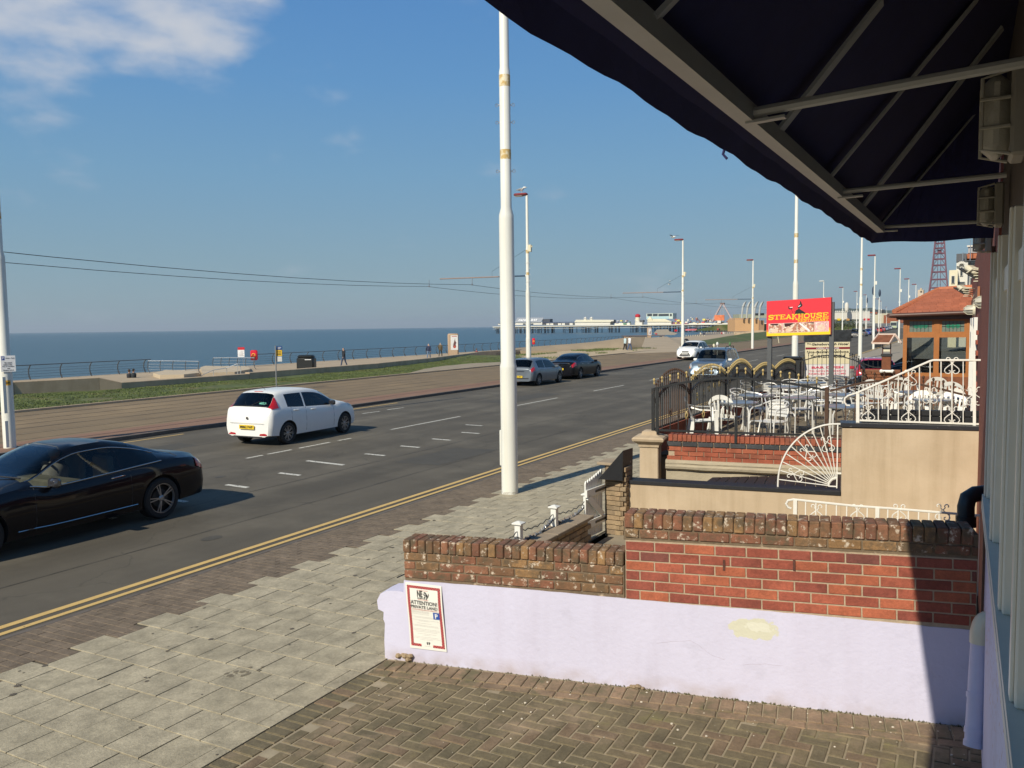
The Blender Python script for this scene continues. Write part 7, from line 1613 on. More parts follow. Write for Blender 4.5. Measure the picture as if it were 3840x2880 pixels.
# ------------------------------------------------------------------ masts and lamp posts
def mast(label, x, y, top, rz, head=False, name=None, group='white masts and lamp posts along the promenade'):
    t = thing(name or ('lamp_post' if head else 'mast'), label, 'lamp post' if head else 'mast', (x, y, 0), rz, group)
    b = MB(); zt_ = top
    pr_ = [(.150, 0), (.150, .52), (.151, 2.40), (.151, 2.44), (.134, 2.50), (.133, 5.05), (.132, 5.12), (.098, 5.26), (.097, 7.62), (.084, 7.70)]
    pr_ = [(r, z) for r, z in pr_ if z < zt_]+[(.075, zt_), (.0001, zt_+.01)]
    b.lathe(pr_, n=24); rad(b, t, 'shaft', M_polew, True)
    b = MB()
    for z, h in ((7.36, .20), (6.10, .17)):
        if z+h < zt_: b.lathe([(.0985, z), (.0985, z+h)], n=24, cap=False)
    rad(b, t, 'rust_band', M_rust, True)
    for z in (5.95-.05, 6.75, 7.05):
        for sd in (-1, 1):
            b = MB(); b.tube([(sd*.10, .0, z), (sd*.125, 0, z)], .012, 6); b.tube([(sd*.145+.024*cos(a*pi/5), 0, z+.024*sin(a*pi/5)) for a in range(11)], .006, 5); rad(b, t, 'eye_bolt', M_steel, True)
    if head:
        b = MB(); b.bbox((-.78, -.17, top-.02), (.04, .17, top+.13), .06); rad(b, t, 'lamp_head', M_lampred, True)
        b = MB(); b.bbox((-.72, -.13, top-.05), (-.25, .13, top-.021), .01); rad(b, t, 'lamp_lens', mat('lamp_lens', (0.45, 0.45, 0.42), .3), True)
        b = MB(); b.bbox((.08, -.1, top-3.25), (.24, .1, top-2.85), .01); b.box((.24, -.03, top-3.0), (.30, .03, top-2.9)); rad(b, t, 'camera_box', M_cream)
        b = MB()
        for z in (top-3.9, top-5.0): b.lathe([(.11, z), (.125, z+.02), (.11, z+.04)], n=12)
        for k in range(4): b.tube([(.09, 0, top-4.2-.35*k), (.16, 0, top-4.2-.35*k)], .015, 5); b.tube([(-.09, 0, top-4.4-.35*k), (-.15, 0, top-4.4-.35*k)], .012, 5)
        rad(b, t, 'fittings', M_polew)
    return t
m1 = mast('tall white mast standing on the near pavement in the middle of the view', -7.165, 12.81, 14, radians(25))
b = MB(); b.lathe([(.155, .0), (.165, .012), (.155, .03)], n=24); rad(b, m1, 'base_collar', M_conc2)
b = MB(); b.lathe([(.1515, .06), (.1515, .16)], n=24, cap=False); rad(b, m1, 'dirty_band', mat('dirty_paint', (0.5, 0.48, 0.42), .7, col2=(0.70, 0.70, 0.65), c2scale=12, c2lo=.45, c2hi=.55))
b = MB(); b.T = Matrix.Rotation(radians(-58), 4, 'Z'); b.bbox((-.20, -.10, .60), (-.142, .10, 1.26), .012); rad(b, m1, 'access_door', M_polew)
mast('tall white mast rising behind the red steakhouse sign', -7.3, 42.4, 14, 0)
mast('tall white mast between the hotel sign and the far parked cars', -7.35, 72.6, 11.6, 0)
lm = mast('thick white post at the left edge carrying a parking sign', -22.0, 12.25, 14, 0)
b = MB(); b.T = Matrix.Scale(1.16, 4)
LPN = (V((0, 0, 0))-V((-22, 12.25, 0))).normalized(); LPX = V((-LPN.y, LPN.x, 0))
b = MB(); c_ = V((-22.0, 12.25, 0))+LPN*.17
def lp(u, z, e=0): return c_+LPX*u+LPN*e+UZ*z
ps_ = thing('parking_sign', 'white parking restriction sign with blue P strapped to the left post', 'sign', tuple(lp(0, 2)))
za, zc = PD(30, 1393, (c_-CAMP).dot(_f)).z, PD(30, 1333, (c_-CAMP).dot(_f)).z
ul, ur = (PD(3, 1360, (c_-CAMP).dot(_f))-c_).dot(LPX), (PD(58, 1360, (c_-CAMP).dot(_f))-c_).dot(LPX); ul, ur = min(ul, ur), max(ul, ur)
sgnx = 1 if (PD(58, 1360, 21)-PD(3, 1360, 21)).dot(LPX) > 0 else -1
b.add([lp(u, z, e) for e in (-.006, .006) for u, z in ((ul, za), (ur, za), (ur, zc), (ul, zc))], [(0,3,2,1),(4,5,6,7),(0,1,5,4),(1,2,6,5),(2,3,7,6),(3,0,4,7)]); b.build('plate', M_textw, ps_)
wx = LPX*sgnx; cu = (ul+ur)/2; W_ = ur-ul; H2 = zc-za
def ptxt(s_, u, v, sz, m, wd=None): b = MB(); text(b, s_, frame(lp(cu, za+H2*v, .008)+wx*(u*W_), wx, (0, 0, 1)), sz*H2, width=wd*W_ if wd else None, bold=.01); b.build('lettering', m, ps_, fixn=False)
b = MB(); q0 = lp(cu, 0, .0075)+wx*(-.34*W_); b.add([q0+wx*(sx*.11*W_)+UZ*(za+H2*(.84+sz*.12)) for sx, sz in ((-1, -1), (1, -1), (1, 1), (-1, 1))], [(0, 1, 2, 3)]); b.build('blue_square', M_blue, ps_)
ptxt('P', -.34, .76, .16, M_textw); ptxt('10 am - 8 pm', .14, .80, .08, M_text, .6); ptxt('No return', .0, .52, .08, M_text, .5); ptxt('within 2 hrs', -.05, .40, .08, M_text, .6); ptxt('Pay at machine', 0, .28, .08, M_text, .8); ptxt('Display ticket', 0, .06, .07, M_text, .7)
b = MB(); b.bar(lp(cu, za+H2*.2, .009)+wx*-.08*W_, lp(cu, za+H2*.2, .009)+wx*.1*W_, .004, .015); b.build('arrow', M_text, ps_)
ys_ = thing('yellow_tag', 'small orange number tag on the left post', 'tag', tuple(lp(.03, 1.3)))
b = MB(); zt2 = PD(20, 1437, 21.2).z; b.add([lp(cu-.02, zt2-.06, .004)+wx*u+UZ*v for u, v in ((-.08, 0), (.05, 0), (.05, .13), (-.08, .13))], [(0, 1, 2, 3)]); b.build('plate', mat('orange_tag', (0.75, 0.42, 0.05), .5), ys_)
b = MB(); text(b, '3/84', frame(lp(cu-.02, zt2-.02, .008)+wx*-.015, wx, (0, 0, 1)), .05, width=.1); b.build('lettering', M_text, ys_, fixn=False)
for z0, z1 in ((1.05, 2.0), (.15, .85)): b = MB(); b.box((-22.0+.16, 12.25-.2, z0), (-22.0+.20, 12.25-.12, z1)); b.build('cable_cover', M_polew, lm)
LH = 10.7
lamps = []
for px, Z, lab in ((1983, 0, 'white lamp post with red head and a gull on top, behind the silver hatchback'), (2560, 0, 'white lamp post with red head directly behind the white crossover'), (2821, 0, 'white lamp post with red head in front of the orange fin building')):
    Y = {1983: 42.15, 2560: 72.2, 2821: 100.3}[px]; x = -22.2; lamps.append((x, Y)); mast(lab, x, Y, LH, radians(8), True)
def farlamp(px, pyh, lab, red=True, zb=0):
    Z = 7.55*FPX/((1440-0)-(1440-(1225-.0125*(px-1825)))-pyh+0) if False else 7.55*FPX/((1225-.0125*(px-1825))-pyh)
    p = PD(px, 1215, Z); t = thing('lamp_post', lab, 'lamp post', (p.x, p.y, 0), 0, 'white masts and lamp posts along the promenade')
    b = MB(); b.lathe([(.13, 0), (.13, 3), (.10, 3.1), (.08, 7), (.07, LH), (.0001, LH)], n=12); rad(b, t, 'shaft', M_polew, True)
    b = MB(); b.bbox((-.80, -.17, LH-.02), (.05, .17, LH+.14), .05); rad(b, t, 'lamp_head', M_lampred if red else M_polew, True)
    b = MB(); b.box((.08, -.1, 7.4), (.26, .1, 7.8)); b.box((-.15, -.05, 5.9), (.15, .05, 6.0)); b.box((-.13, -.05, 4.7), (.13, .05, 4.8)); rad(b, t, 'fittings', M_polew)
for a in ((3087, 1056, 'lamp post with pale head rising above the right end of the red sign', False), (3159, 1079, 'lamp post left of the mast beyond the hotel sign'), (3212, 1094, 'distant lamp post just left of the third mast'), (3247, 1107, 'distant lamp post just right of the third mast'),
          (3277, 961, 'near side lamp post with red head above the litter bin'), (3372, 1010, 'lamp post with red head left of the porch roof ridge'), (3405, 1048, 'lamp post with red head behind the porch roof'), (3432, 1068, 'farthest near side lamp post behind the porch roof'), (3294, 1122, 'small distant lamp post in the cluster over the far cars'), (3303, 1130, 'smallest distant lamp post in the cluster over the far cars'), (3324, 1152, 'tiny distant lamp post near the bus')): farlamp(*a)
for px, py, w_, h_, Z, lab in ((3275, 1090, 9, 33, 190, 'dark blue oval banner left of the near side lamp post'), (3299, 1099, 9, 28, 215, 'dark blue oval banner right of the near side lamp post'), (3252, 1126, 5, 22, 260, 'small dark blue oval banner farther away')):
    c0 = PD(px, py, Z); t = thing('oval_banner', lab, 'banner', (c0.x, c0.y, 0), 0, 'dark oval banners'); b = MB(); s_ = Z/FPX
    b.T = Matrix.Translation((0, 0, c0.z)); b.lathe([(.0001, -h_/2*s_)]+[(w_/2*s_*cos(a), h_/2*s_*sin(a)) for a in (-1.2, -.8, -.4, 0, .4, .8, 1.2)]+[(.0001, h_/2*s_)], n=10); b.T = Matrix(); rad(b, t, 'oval', mat('banner_blue', (0.03, 0.05, 0.09), .6), True)
    b = MB(); b.tube([(0, 0, 0), (0, 0, c0.z-h_/2*s_)], .08, 6); rad(b, t, 'pole', M_polew)
# gulls
def gull(p, rz, label, fly=False, s_=1.0):
    t = thing('gull', label, 'gull', tuple(p), rz, None, s_); b = MB()
    b.lathe([(.0001, -.24), (.035, -.17), (.075, -.05), (.08, .05), (.05, .14), (.045, .17), (.05, .21), (.035, .245), (.0001, .26)], (0, 0, .18), 10, 'y'); 
    if not fly:
        for i, v in enumerate(b.v): 
            if v.y > .12: b.v[i] = V((v.x, v.y-.03, v.z+.09))
        for sx in (-.03, .03): b.tube([(sx, .02, 0), (sx, .02, .13)], .006, 4)
    rad(b, t, 'body', M_white, True)
    b = MB()
    if fly:
        for sx in (-1, 1): b.grid([[V((sx*x, y, z+.2)) for x, y, z in r] for r in ([(0, .08, 0), (.28, .14, .14), (.62, .02, .10)], [(0, -.08, 0), (.28, -.03, .13), (.62, -.02, .10)])])
    else:
        for sx in (-1, 1): b.grid([[V((sx*x, y, z)) for x, y, z in r] for r in ([(.05, .12, .25), (.085, -.05, .23), (.05, -.28, .17)], [(.085, .10, .19), (.09, -.05, .17), (.055, -.26, .15)])])
    rad(b, t, 'wing', mat('gull_grey', (0.22, 0.23, 0.25), .7), True)
    b = MB(); z_ = .29 if not fly else .18; b.lathe([(.012, .21 if not fly else .25), (.0001, .28 if not fly else .31)], (0, 0, z_-.02), 6, 'y'); rad(b, t, 'beak', M_yel)
x, y = lamps[0]; gull(V((x-.35, y, LH+.13)), radians(-70), 'grey and white gull perched on the red lamp head', False, 1.2)
gull(PD(2525, 898, 60), radians(60), 'gull flying left of the second red lamp head', True, 1.0); gull(PD(2512, 1058, 120), radians(30), 'small dark gull low in the sky beside the second lamp post', True); gull(PD(2509, 1071, 120), radians(-30), 'lower of the two small gulls beside the second lamp post', True)
# tram gantry arms and overhead wires
AZ = 6.08
for i, ((x, y), pxe, pye) in enumerate(zip(lamps, (1650, 2335, 2645), (1048, 1103, 1125))):
    t = thing('gantry_arm', ('nearest', 'middle', 'farthest')[i]+' tram wire gantry arm reaching seawards from its lamp post', 'gantry', (x, y, AZ), 0, 'tram wire gantry arms')
    e = PY(pxe, pye, y); e.z = AZ+.05; a = V((x-.12, y, AZ)); m_ = a.lerp(e, .3)
    b = MB(); b.tube([a, m_], .045, 8); b.build('dark_tube', mat('arm_blue', (0.02, 0.06, 0.12), .5), t); b = MB(); b.tube([m_, e], .035, 8); b.build('brown_tube', mat('arm_brown', (0.28, 0.2, 0.17), .6), t)
    b = MB(); b.tube([a, a+V((.12, 0, 0))], .08, 8); b.build('insulator', M_white, t, True)
    for wx_ in (-26.0, -29.15): b = MB(); b.tube([(wx_, y, AZ+.02), (wx_, y, AZ-.35)], .025, 6); b.ball((wx_, y, AZ-.37), .06, 8, 5); b.build('wire_clamp', M_steel, t)
    b = MB(); b.tube([(x-.1, y, AZ+1.5), (x-2.4, y, AZ+.35), (x-2.4, y, AZ)], .008, 4); b.build('stay', M_black, t)
for k, wx_ in enumerate((-26.0, -29.15)):
    t = thing('tram_wire', ('landward', 'seaward')[k]+' overhead tram wire sagging between gantry arms', 'cable', (wx_, 40, 5.7))
    pts = []; sup = [-20, 12.25, 42.15, 72.2, 100.3, 130, 160, 190]
    for a, c in zip(sup, sup[1:]):
        for j in range(8): u = j/8; pts.append((wx_+(.18 if (sup.index(a) % 2) else -.18)*(1-2*u), a+(c-a)*u, 5.70-.28*4*u*(1-u)))
    b = MB(); b.tube(pts, .012, 5); b.build('wire', M_black, t)

# ------------------------------------------------------------------ sea wall, promenade railing and furniture
sw_ = thing('sea_wall', 'long low tan concrete wall between the grass and the promenade', 'wall', (-37, 30, .2))
for (x0, y0), (x1, y1) in zip(WALL, WALL[1:]):
    hi = .90 if y0 < 25 else (.60 if y0 < 33 else .66)
    n_ = max(1, int((y1-y0)/6))
    for i in range(n_):
        a = V((x0+(x1-x0)*i/n_, y0+(y1-y0)*i/n_, 0)); c = V((x0+(x1-x0)*(i+1)/n_, y0+(y1-y0)*(i+1)/n_, 0)); c = a.lerp(c, .997); nrm_ = V((-(c-a).y, (c-a).x, 0)).normalized()*.35
        b = MB(); h0 = h1 = hi; 
        if y1 == 21.5 and i == n_-1: pass
        if 25 < y0 < 25.5: h0, h1 = .90, .60
        if y0 >= 56: f0, f1 = (a.y-56)/34, (c.y-56)/34; h0, h1 = .66-.32*f0, .66-.32*f1
        b.add([a+UZ*-.5, c+UZ*-.5, c+UZ*(h1-.03), a+UZ*(h0-.03), a+nrm_*.08+UZ*h0, c+nrm_*.08+UZ*h1, a+nrm_+UZ*h0, c+nrm_+UZ*h1, a+nrm_+UZ*-.5, c+nrm_+UZ*-.5], [(0, 1, 2, 3), (3, 2, 5, 4), (4, 5, 7, 6), (6, 7, 9, 8), (0, 3, 4, 6, 8), (1, 9, 7, 5, 2)]); b.build('wall_section', M_conc, sw_)
RY = [(-61.2, -20), (-61.2, 40), (-60.8, 80), (-61.5, 110), (-63, 140), (-66, 175)]
def railx(y):
    for (x0, y0), (x1, y1) in zip(RY, RY[1:]):
        if y <= y1: return x0+(x1-x0)*(y-y0)/(y1-y0)
    return RY[-1][0]
pr_ = thing('promenade_railing', 'long curved steel promenade railing with bowed posts along the sea', 'railing', (-61, 60, -.4))
pm = MB(); pm.tube([(.10, 0, 0), (-.04, 0, .22), (-.10, 0, .50), (-.07, 0, .78), (.08, 0, 1.0), (.22, 0, 1.10)], [.042]*5+[.034], 6); pm.bar((.13, 0, 0), (.0, 0, .3), .02, .09); pmesh = pm.mesh('post', mat('rail_steel', (0.11, 0.115, 0.12), .5, metal=.3), True)
y = 26.0; gapA, gapB = PX(560, 1380, -61.2).y, PX(958, 1380, -61.0).y
while y < 172:
    if not gapA < y < gapB: inst(pmesh, 'post', pr_, (railx(y)+61, y-60, 0), (0, 0, 0))
    y += 2.45
for seg in ((20, gapA), (gapB, 172)):
    n_ = max(2, int((seg[1]-seg[0])/4))
    P_s = [seg[0]+(seg[1]-seg[0])*i/n_ for i in range(n_+1)]
    b = MB(); b.tube([(railx(v)+.20, v, .71) for v in P_s], .032, 6); b.build('top_rail', MATS['rail_steel'], pr_, True)
    for k, (dx, z) in enumerate(((.04, -.18), (-.06, .02), (-.08, .22), (-.03, .42))): b = MB(); b.tube([(railx(v)+dx, v, z) for v in P_s], .010, 4); b.build('wire', MATS['rail_steel'], pr_)
# stair heads with bright rails
M_brite = mat('bright_steel', (0.72, 0.75, 0.76), .25, metal=.7)
def stairhead(label, base_px, rail_px, posts_px, zt=-.4):
    t = thing('sea_stairs', label, 'steps', tuple(PZ(base_px[0][0], base_px[0][1], zt)))
    b = MB(); P = [PZ(x, y, zt) for x, y in base_px]; 
    b.slab([(p.x, p.y, zt+.28) for p in P], .6); b.build('concrete_block', M_conc2, t)
    q = [PZ(x, y, zt+1.05) for x, y in rail_px]
    for dz, r_ in ((0, .035), (-.28, .014), (-.52, .014), (-.75, .014)): b = MB(); b.tube([p+UZ*dz for p in q], r_, 6); b.build('rail', M_brite, t)
    for i in range(posts_px):
        u = i/(posts_px-1); p = q[0].lerp(q[-1], u); b = MB(); b.tube([p+V((.15, 0, -1.0)), p+V((-.05, 0, -.8)), p+V((-.12, 0, -.5)), p+V((-.05, 0, -.2)), p], .03, 6); b.build('post', MATS['rail_steel'], t, True)
    return t
stairhead('left stair head with bright rails and pale curved concrete by the sea', [(575, 1412), (620, 1400), (735, 1403), (748, 1411), (690, 1418), (600, 1420)], [(556, 1353), (640, 1353), (746, 1355)], 5)
stairhead('right stair head with bright rails and handrail beside the lifebuoy', [(752, 1389), (770, 1383), (930, 1385), (938, 1397), (880, 1408), (760, 1412)], [(800, 1342), (870, 1341), (954, 1342)], 6)
h_ = thing('stair_handrail', 'pale handrail sloping down the sea stairs between the two stair heads', 'railing', tuple(PZ(760, 1405, -.4)))
b = MB(); q = [PZ(755, 1408, -.2), PZ(800, 1388, .15), PZ(850, 1380, .25), PZ(890, 1364, .6), PZ(902, 1376, .3)]; b.tube(q, .03, 6); b.build('rail', M_brite, h_, True)
b = MB(); [b.tube([p, p-UZ*.9], .025, 6) for p in (q[1], q[2], q[3], q[4])]; b.build('post', M_brite, h_)
# info sign, lifebuoys
def onp(px, x, z0=-.4): p = PX(px, 1300, x); return p
p = onp(904, -60.2); t = thing('info_sign', 'white beach information board with red header by the sea railing', 'sign', (p.x, p.y, -.4))
Zs = (p-CAMP).dot(_f); fx = _R.copy(); fx.z = 0; fx.normalize()
def board(t, name, m, px0, px1, py0, py1, Z, e=0, th=.05):
    a = PD(px0, py1, Z-e); c = PD(px1, py0, Z-e); d = V((c.x-a.x, c.y-a.y, 0)); n_ = V((d.y, -d.x, 0)).normalized(); b = MB()
    P = [V((a.x, a.y, a.z)), V((c.x, c.y, a.z)), V((c.x, c.y, c.z)), V((a.x, a.y, c.z))]; b.slab(P, th, -n_); return b.build(name, m, t)
board(t, 'panel', M_textw, 892, 916, 1312, 1339, Zs); board(t, 'red_header', M_red, 891.5, 916.5, 1302, 1312, Zs)
for k in range(5): board(t, 'print_line', mat('grey_print', (0.5, 0.45, 0.45), .6), 895, 913-3*(k % 2), 1316+k*4, 1317.2+k*4, Zs, .02, .01)
for px in (896, 912): b = MB(); a = PD(px, 1339, Zs); b.tube([a, (a.x, a.y, -.4)], .03, 6); b.build('post', M_steel, t)
def buoy(px0, px1, py0, py1, x, lab):
    p = onp((px0+px1)/2, x); Z = (p-CAMP).dot(_f); t = thing('lifebuoy_box', lab, 'lifebuoy', (p.x, p.y, -.4), 0, 'red lifebuoy housings on the promenade'); s_ = Z/FPX
    cz = PD((px0+px1)/2, (py0+py1)/2, Z).z; w_, h2 = (px1-px0)*s_/2, (py1-py0)*s_/2
    ang = atan2(fx.y, fx.x); T = Matrix.Rotation(ang, 4, 'Z'); b = MB(); b.T = T @ Matrix.Translation((0, 0, cz+.4)); b.bbox((-w_, -.12, -h2), (w_, .12, h2), .10); b.T = Matrix(); rad(b, t, 'housing', mat('buoy_red', (0.62, 0.015, 0.04), .35), True)
    b = MB(); pts = [(w_*.45*cos(a*pi/6), -.14, .0+w_*.45*sin(a*pi/6)) for a in range(13)]; b.T = T @ Matrix.Translation((0, 0, cz+.4)); b.tube(pts, .055, 6); b.T = Matrix(); rad(b, t, 'ring', mat('buoy_orange', (0.75, 0.35, 0.05), .5), True)
    b = MB(); b.T = T; b.box((-.04, -.03, 0), (.04, .03, cz+.4-h2+.05)); b.T = Matrix(); rad(b, t, 'post', M_steel)
buoy(938, 965, 1313, 1351, -60.0, 'red lifebuoy housing with orange ring beside the information board'); buoy(1996, 2007, 1268, 1292, -60.5, 'red lifebuoy housing seen past the lamp post with the gull')
# big black box bin
p = PZ(1150, 1386, -.4); t = thing('black_bin', 'big black moulded plastic bin box on the promenade', 'bin', (p.x, p.y, -.4), atan2(fx.y, fx.x))
b = MB(); b.bbox((-.76, -.55, 0), (.76, .55, 1.10), .14); rad(b, t, 'bin_body', mat('bin_black', (0.012, 0.014, 0.014), .45), True); b = MB(); b.bbox((-.70, -.50, 1.04), (.70, .50, 1.27), .14); rad(b, t, 'lid', MATS['bin_black'], True)
b = MB(); text(b, 'Aberdovey', frame((.25, -.56, .86), (1, 0, 0), (0, 0, 1)), .12, width=.62, bold=.02) if False else b.box((.0, -.565, .86), (.55, -.552, .92)); rad(b, t, 'white_logo', M_textw)
# advert pillar
def pillar(px0, px1, py0, py1, z, lab, name='advert_pillar'):
    p = PZ((px0+px1)/2, py1, z); Z = (p-CAMP).dot(_f); s_ = Z/FPX; t = thing(name, lab, 'advert pillar', (p.x, p.y, z), atan2(fx.y, fx.x), 'advert pillars on the promenade')
    w_ = (px1-px0)*s_/2; h2 = (py1-py0)*s_; b = MB(); b.bbox((-w_, -.2, 0), (w_, .35, h2), .12); rad(b, t, 'pillar_body', mat('pillar_stone', (0.42, 0.30, 0.20), .7, var=.08), True)
    b = MB(); b.box((-w_*.42, -.215, h2*.28), (w_*.92, -.201, h2*.92)); rad(b, t, 'poster', mat('poster_white', (0.66, 0.66, 0.66), .4))
    b = MB(); rr = random.Random(2)
    for pl in ([(-.05, .40), (.25, .38), (.42, .42), (.35, .52), (.45, .6), (.3, .68), (.25, .80), (.15, .66), (.02, .55)],): b.add([(w_*(x*1.3+.05), -.222, h2*zz) for x, zz in pl], [tuple(range(len(pl)))])
    rad(b, t, 'poster_figure', mat('poster_dark', (0.12, 0.05, 0.05), .5)); b = MB(); b.box((w_*.1, -.226, h2*.36), (w_*.5, -.223, h2*.47)); b.box((-w_*.2, -.226, h2*.86), (w_*.75, -.223, h2*.885)); rad(b, t, 'poster_red', mat('poster_red', (0.45, 0.08, 0.05), .5))
pillar(1680, 1720, 1251, 1336, -.4, 'tan advert pillar with a poster beside the two walking men'); pillar(2427, 2443, 1229, 1269, -.6, 'distant tan advert pillar near the long concrete bench')
# blue and yellow sign on the grass
t = thing('loading_sign', 'blue and yellow sign with a blank white plate on a post in the grass', 'sign', tuple(PZ(1037, 1462, .15))); p = PZ(1037, 1462, .15); Z = (p-CAMP).dot(_f)
b = MB(); q = PD(1043, 1296, Z); b.tube([p, (p.x+.02, p.y, q.z)], .03, 8); b.build('post', mat('galv_post', (0.30, 0.31, 0.31), .45, metal=.4), t, True)
board(t, 'blue_plate', mat('plate_blue', (0.02, 0.08, 0.24), .4), 1033, 1057, 1298, 1312, Z, .06, .01); board(t, 'yellow_plate', mat('plate_amber', (0.72, 0.46, 0.04), .4), 1033, 1057, 1312.6, 1335, Z, .06, .01); board(t, 'white_plate', mat('plate_blank', (0.58, 0.58, 0.56), .5), 1036, 1057, 1337, 1356, Z, .06, .01); board(t, 'dark_border', M_black, 1032.5, 1057.5, 1297.5, 1335.8, Z, .04, .008)
for y_, x0, x1, m_ in ((1302, 1037, 1054, M_textw), (1307, 1040, 1051, M_textw), (1318, 1038, 1053, M_text), (1323, 1040, 1052, M_text), (1328, 1037, 1053, M_text)): board(t, 'print_line', m_, x0, x1, y_, y_+1.6, Z, .075, .004)

# people
def person(px, feet, z, label, top_c, leg_c, hair_c=(0.05, 0.04, 0.035), h=1.76, face=0, stride=.25, arms=.1, base=None, skin=(0.42, 0.26, 0.19), Z=None, sit=False):
    p = base or (PZ(px, feet, z) if Z is None else PD(px, feet, Z)); k = h/1.76
    vs = [(0, 0, .95), (0, 0, 1.15), (0, .0, 1.38), (0, .01, 1.50), (0, .02, 1.60), (0, .02, 1.71)]; R_ = [.165, .175, .185, .06, .10, .095]; E_ = [(0, 1), (1, 2), (2, 3), (3, 4), (4, 5)]
    for sd in (-1, 1):
        st = sd*stride; n = len(vs); vs += [(sd*.10, 0, .88), (sd*.11, st*.45+.03, .50), (sd*.11, st-.02, .09), (sd*.12, st+.13, .04)]; R_ += [.115, .078, .058, .05]; E_ += [(0, n), (n, n+1), (n+1, n+2), (n+2, n+3)]
        n = len(vs); a = -sd*stride*.8; vs += [(sd*.19, 0, 1.40), (sd*(.24+arms), a*.4, 1.12), (sd*(.22+arms), a*.8+.06, .86), (sd*(.22+arms), a*.9+.08, .78)]; R_ += [.08, .062, .048, .05]; E_ += [(2, n), (n, n+1), (n+1, n+2), (n+2, n+3)]
    me = bpy.data.meshes.new('person'); me.from_pydata([tuple(V(v)*k) for v in vs], E_, []); o = bpy.data.objects.new('person', me); COL.objects.link(o)
    md = o.modifiers.new('s', 'SKIN'); sk = me.skin_vertices[0].data
    for i, r in enumerate(R_): sk[i].radius = (r*k, r*k*(.72 if i < 3 else 1))
    sk[0].use_root = True; m2 = o.modifiers.new('d', 'SUBSURF'); m2.levels = 1
    dg = bpy.context.evaluated_depsgraph_get(); dg.update(); res = bpy.data.meshes.new_from_object(o.evaluated_get(dg)); bpy.data.objects.remove(o)
    res.materials.clear()
    def cm(n, c): return mat('%s_%02d%02d%02d' % (n, int(c[0]*99), int(c[1]*99), int(c[2]*99)), c, .85, var=.1)
    for m_ in (cm('top', top_c), cm('trousers', leg_c), cm('skin', skin), cm('hair', hair_c), cm('shoe', (0.03, 0.03, 0.03))): res.materials.append(m_)
    for q in res.polygons:
        c = q.center/k; i = 0
        if c.z < .07: i = 4
        elif c.z < .92 and abs(c.x) < .20: i = 1
        elif c.z > 1.47: i = 3 if (c.z > 1.70 or (c.y < .0 and c.z > 1.58)) else 2
        elif abs(c.x) > .20 and c.z < .86: i = 2
        q.material_index = i; q.use_smooth = True
    o = bpy.data.objects.new('person', res); COL.objects.link(o); o.location = p; o.rotation_euler = (0, 0, face); tag(o, label, 'person'); return o
person(1290, 1374, -.4, 'man in an open black jacket and jeans walking towards the camera on the promenade', (0.015, 0.016, 0.02), (0.05, 0.07, 0.12), h=1.78, face=radians(160), arms=.02)
b = MB(); q = PZ(1290, 1374, -.4)
person(1608, 1345, -.4, 'bald man in a navy fleece and light jeans walking away beside the other man', (0.02, 0.03, 0.07), (0.12, 0.18, 0.28), (0.5, .33, .26), 1.74, radians(20), .28, .05)
person(1652, 1339, -.4, 'man in an olive brown jacket and dark trousers next to the advert pillar', (0.10, 0.075, 0.04), (0.05, 0.045, 0.035), (0.35, .33, .3), 1.76, radians(10), .2, .04)
person(2344, 1315, .17, 'woman in a pale blue top and black trousers walking beside a companion', (0.48, 0.62, 0.66), (0.02, 0.02, 0.02), (0.3, .16, .08), 1.70, radians(-40), .2, .04)
person(2361, 1315, .17, 'person in a white top and blue jeans on the right of the walking couple', (0.74, 0.74, 0.76), (0.08, 0.12, 0.22), (0.03, .02, .02), 1.74, radians(-35), .22, .02)
for px, ft, tc, lc, lb in ((2627, 1264, (.55, .5, .42), (.06, .06, .06), 'distant person in a pale coat left of a dark dressed companion'), (2640, 1264, (.02, .03, .06), (.03, .03, .06), 'distant person in dark clothes by the ramp railing'), (2692, 1247, (.4, .05, .05), (.05, .05, .05), 'distant person in a red top near the dune bank'), (2697, 1247, (.04, .03, .03), (.03, .03, .03), 'distant person in black near the dune bank'), (2706, 1262, (.35, .04, .06), (.10, .04, .05), 'distant person in maroon in front of the concrete wall'), (2713, 1262, (.6, .58, .58), (.2, .04, .05), 'distant person in a pale top next to the one in maroon')):
    person(px, ft, 0, lb, tc, lc, Z=290 if ft < 1250 else 275, h=1.75, stride=.15, arms=.02)
for px, py, hc, sc, lb in ((484, 1384, (.05, .03, .02), (.02, .02, .025), 'person with dark hair sitting low behind the sea wall, left of the pair'), (500, 1382, (.02, .02, .02), (.02, .025, .03), 'person in black sitting low behind the sea wall, right of the pair'), (1787, 1306, (.12, .08, .07), (.2, .03, .04), 'person sitting by the railing beyond the advert pillar')):
    Z = 62 if px < 600 else 108; p = PD(px, py, Z); q = bust('sitter%d' % px, p.x, p.y, p.z-.36, sc, hc); tag(q, lb, 'person')

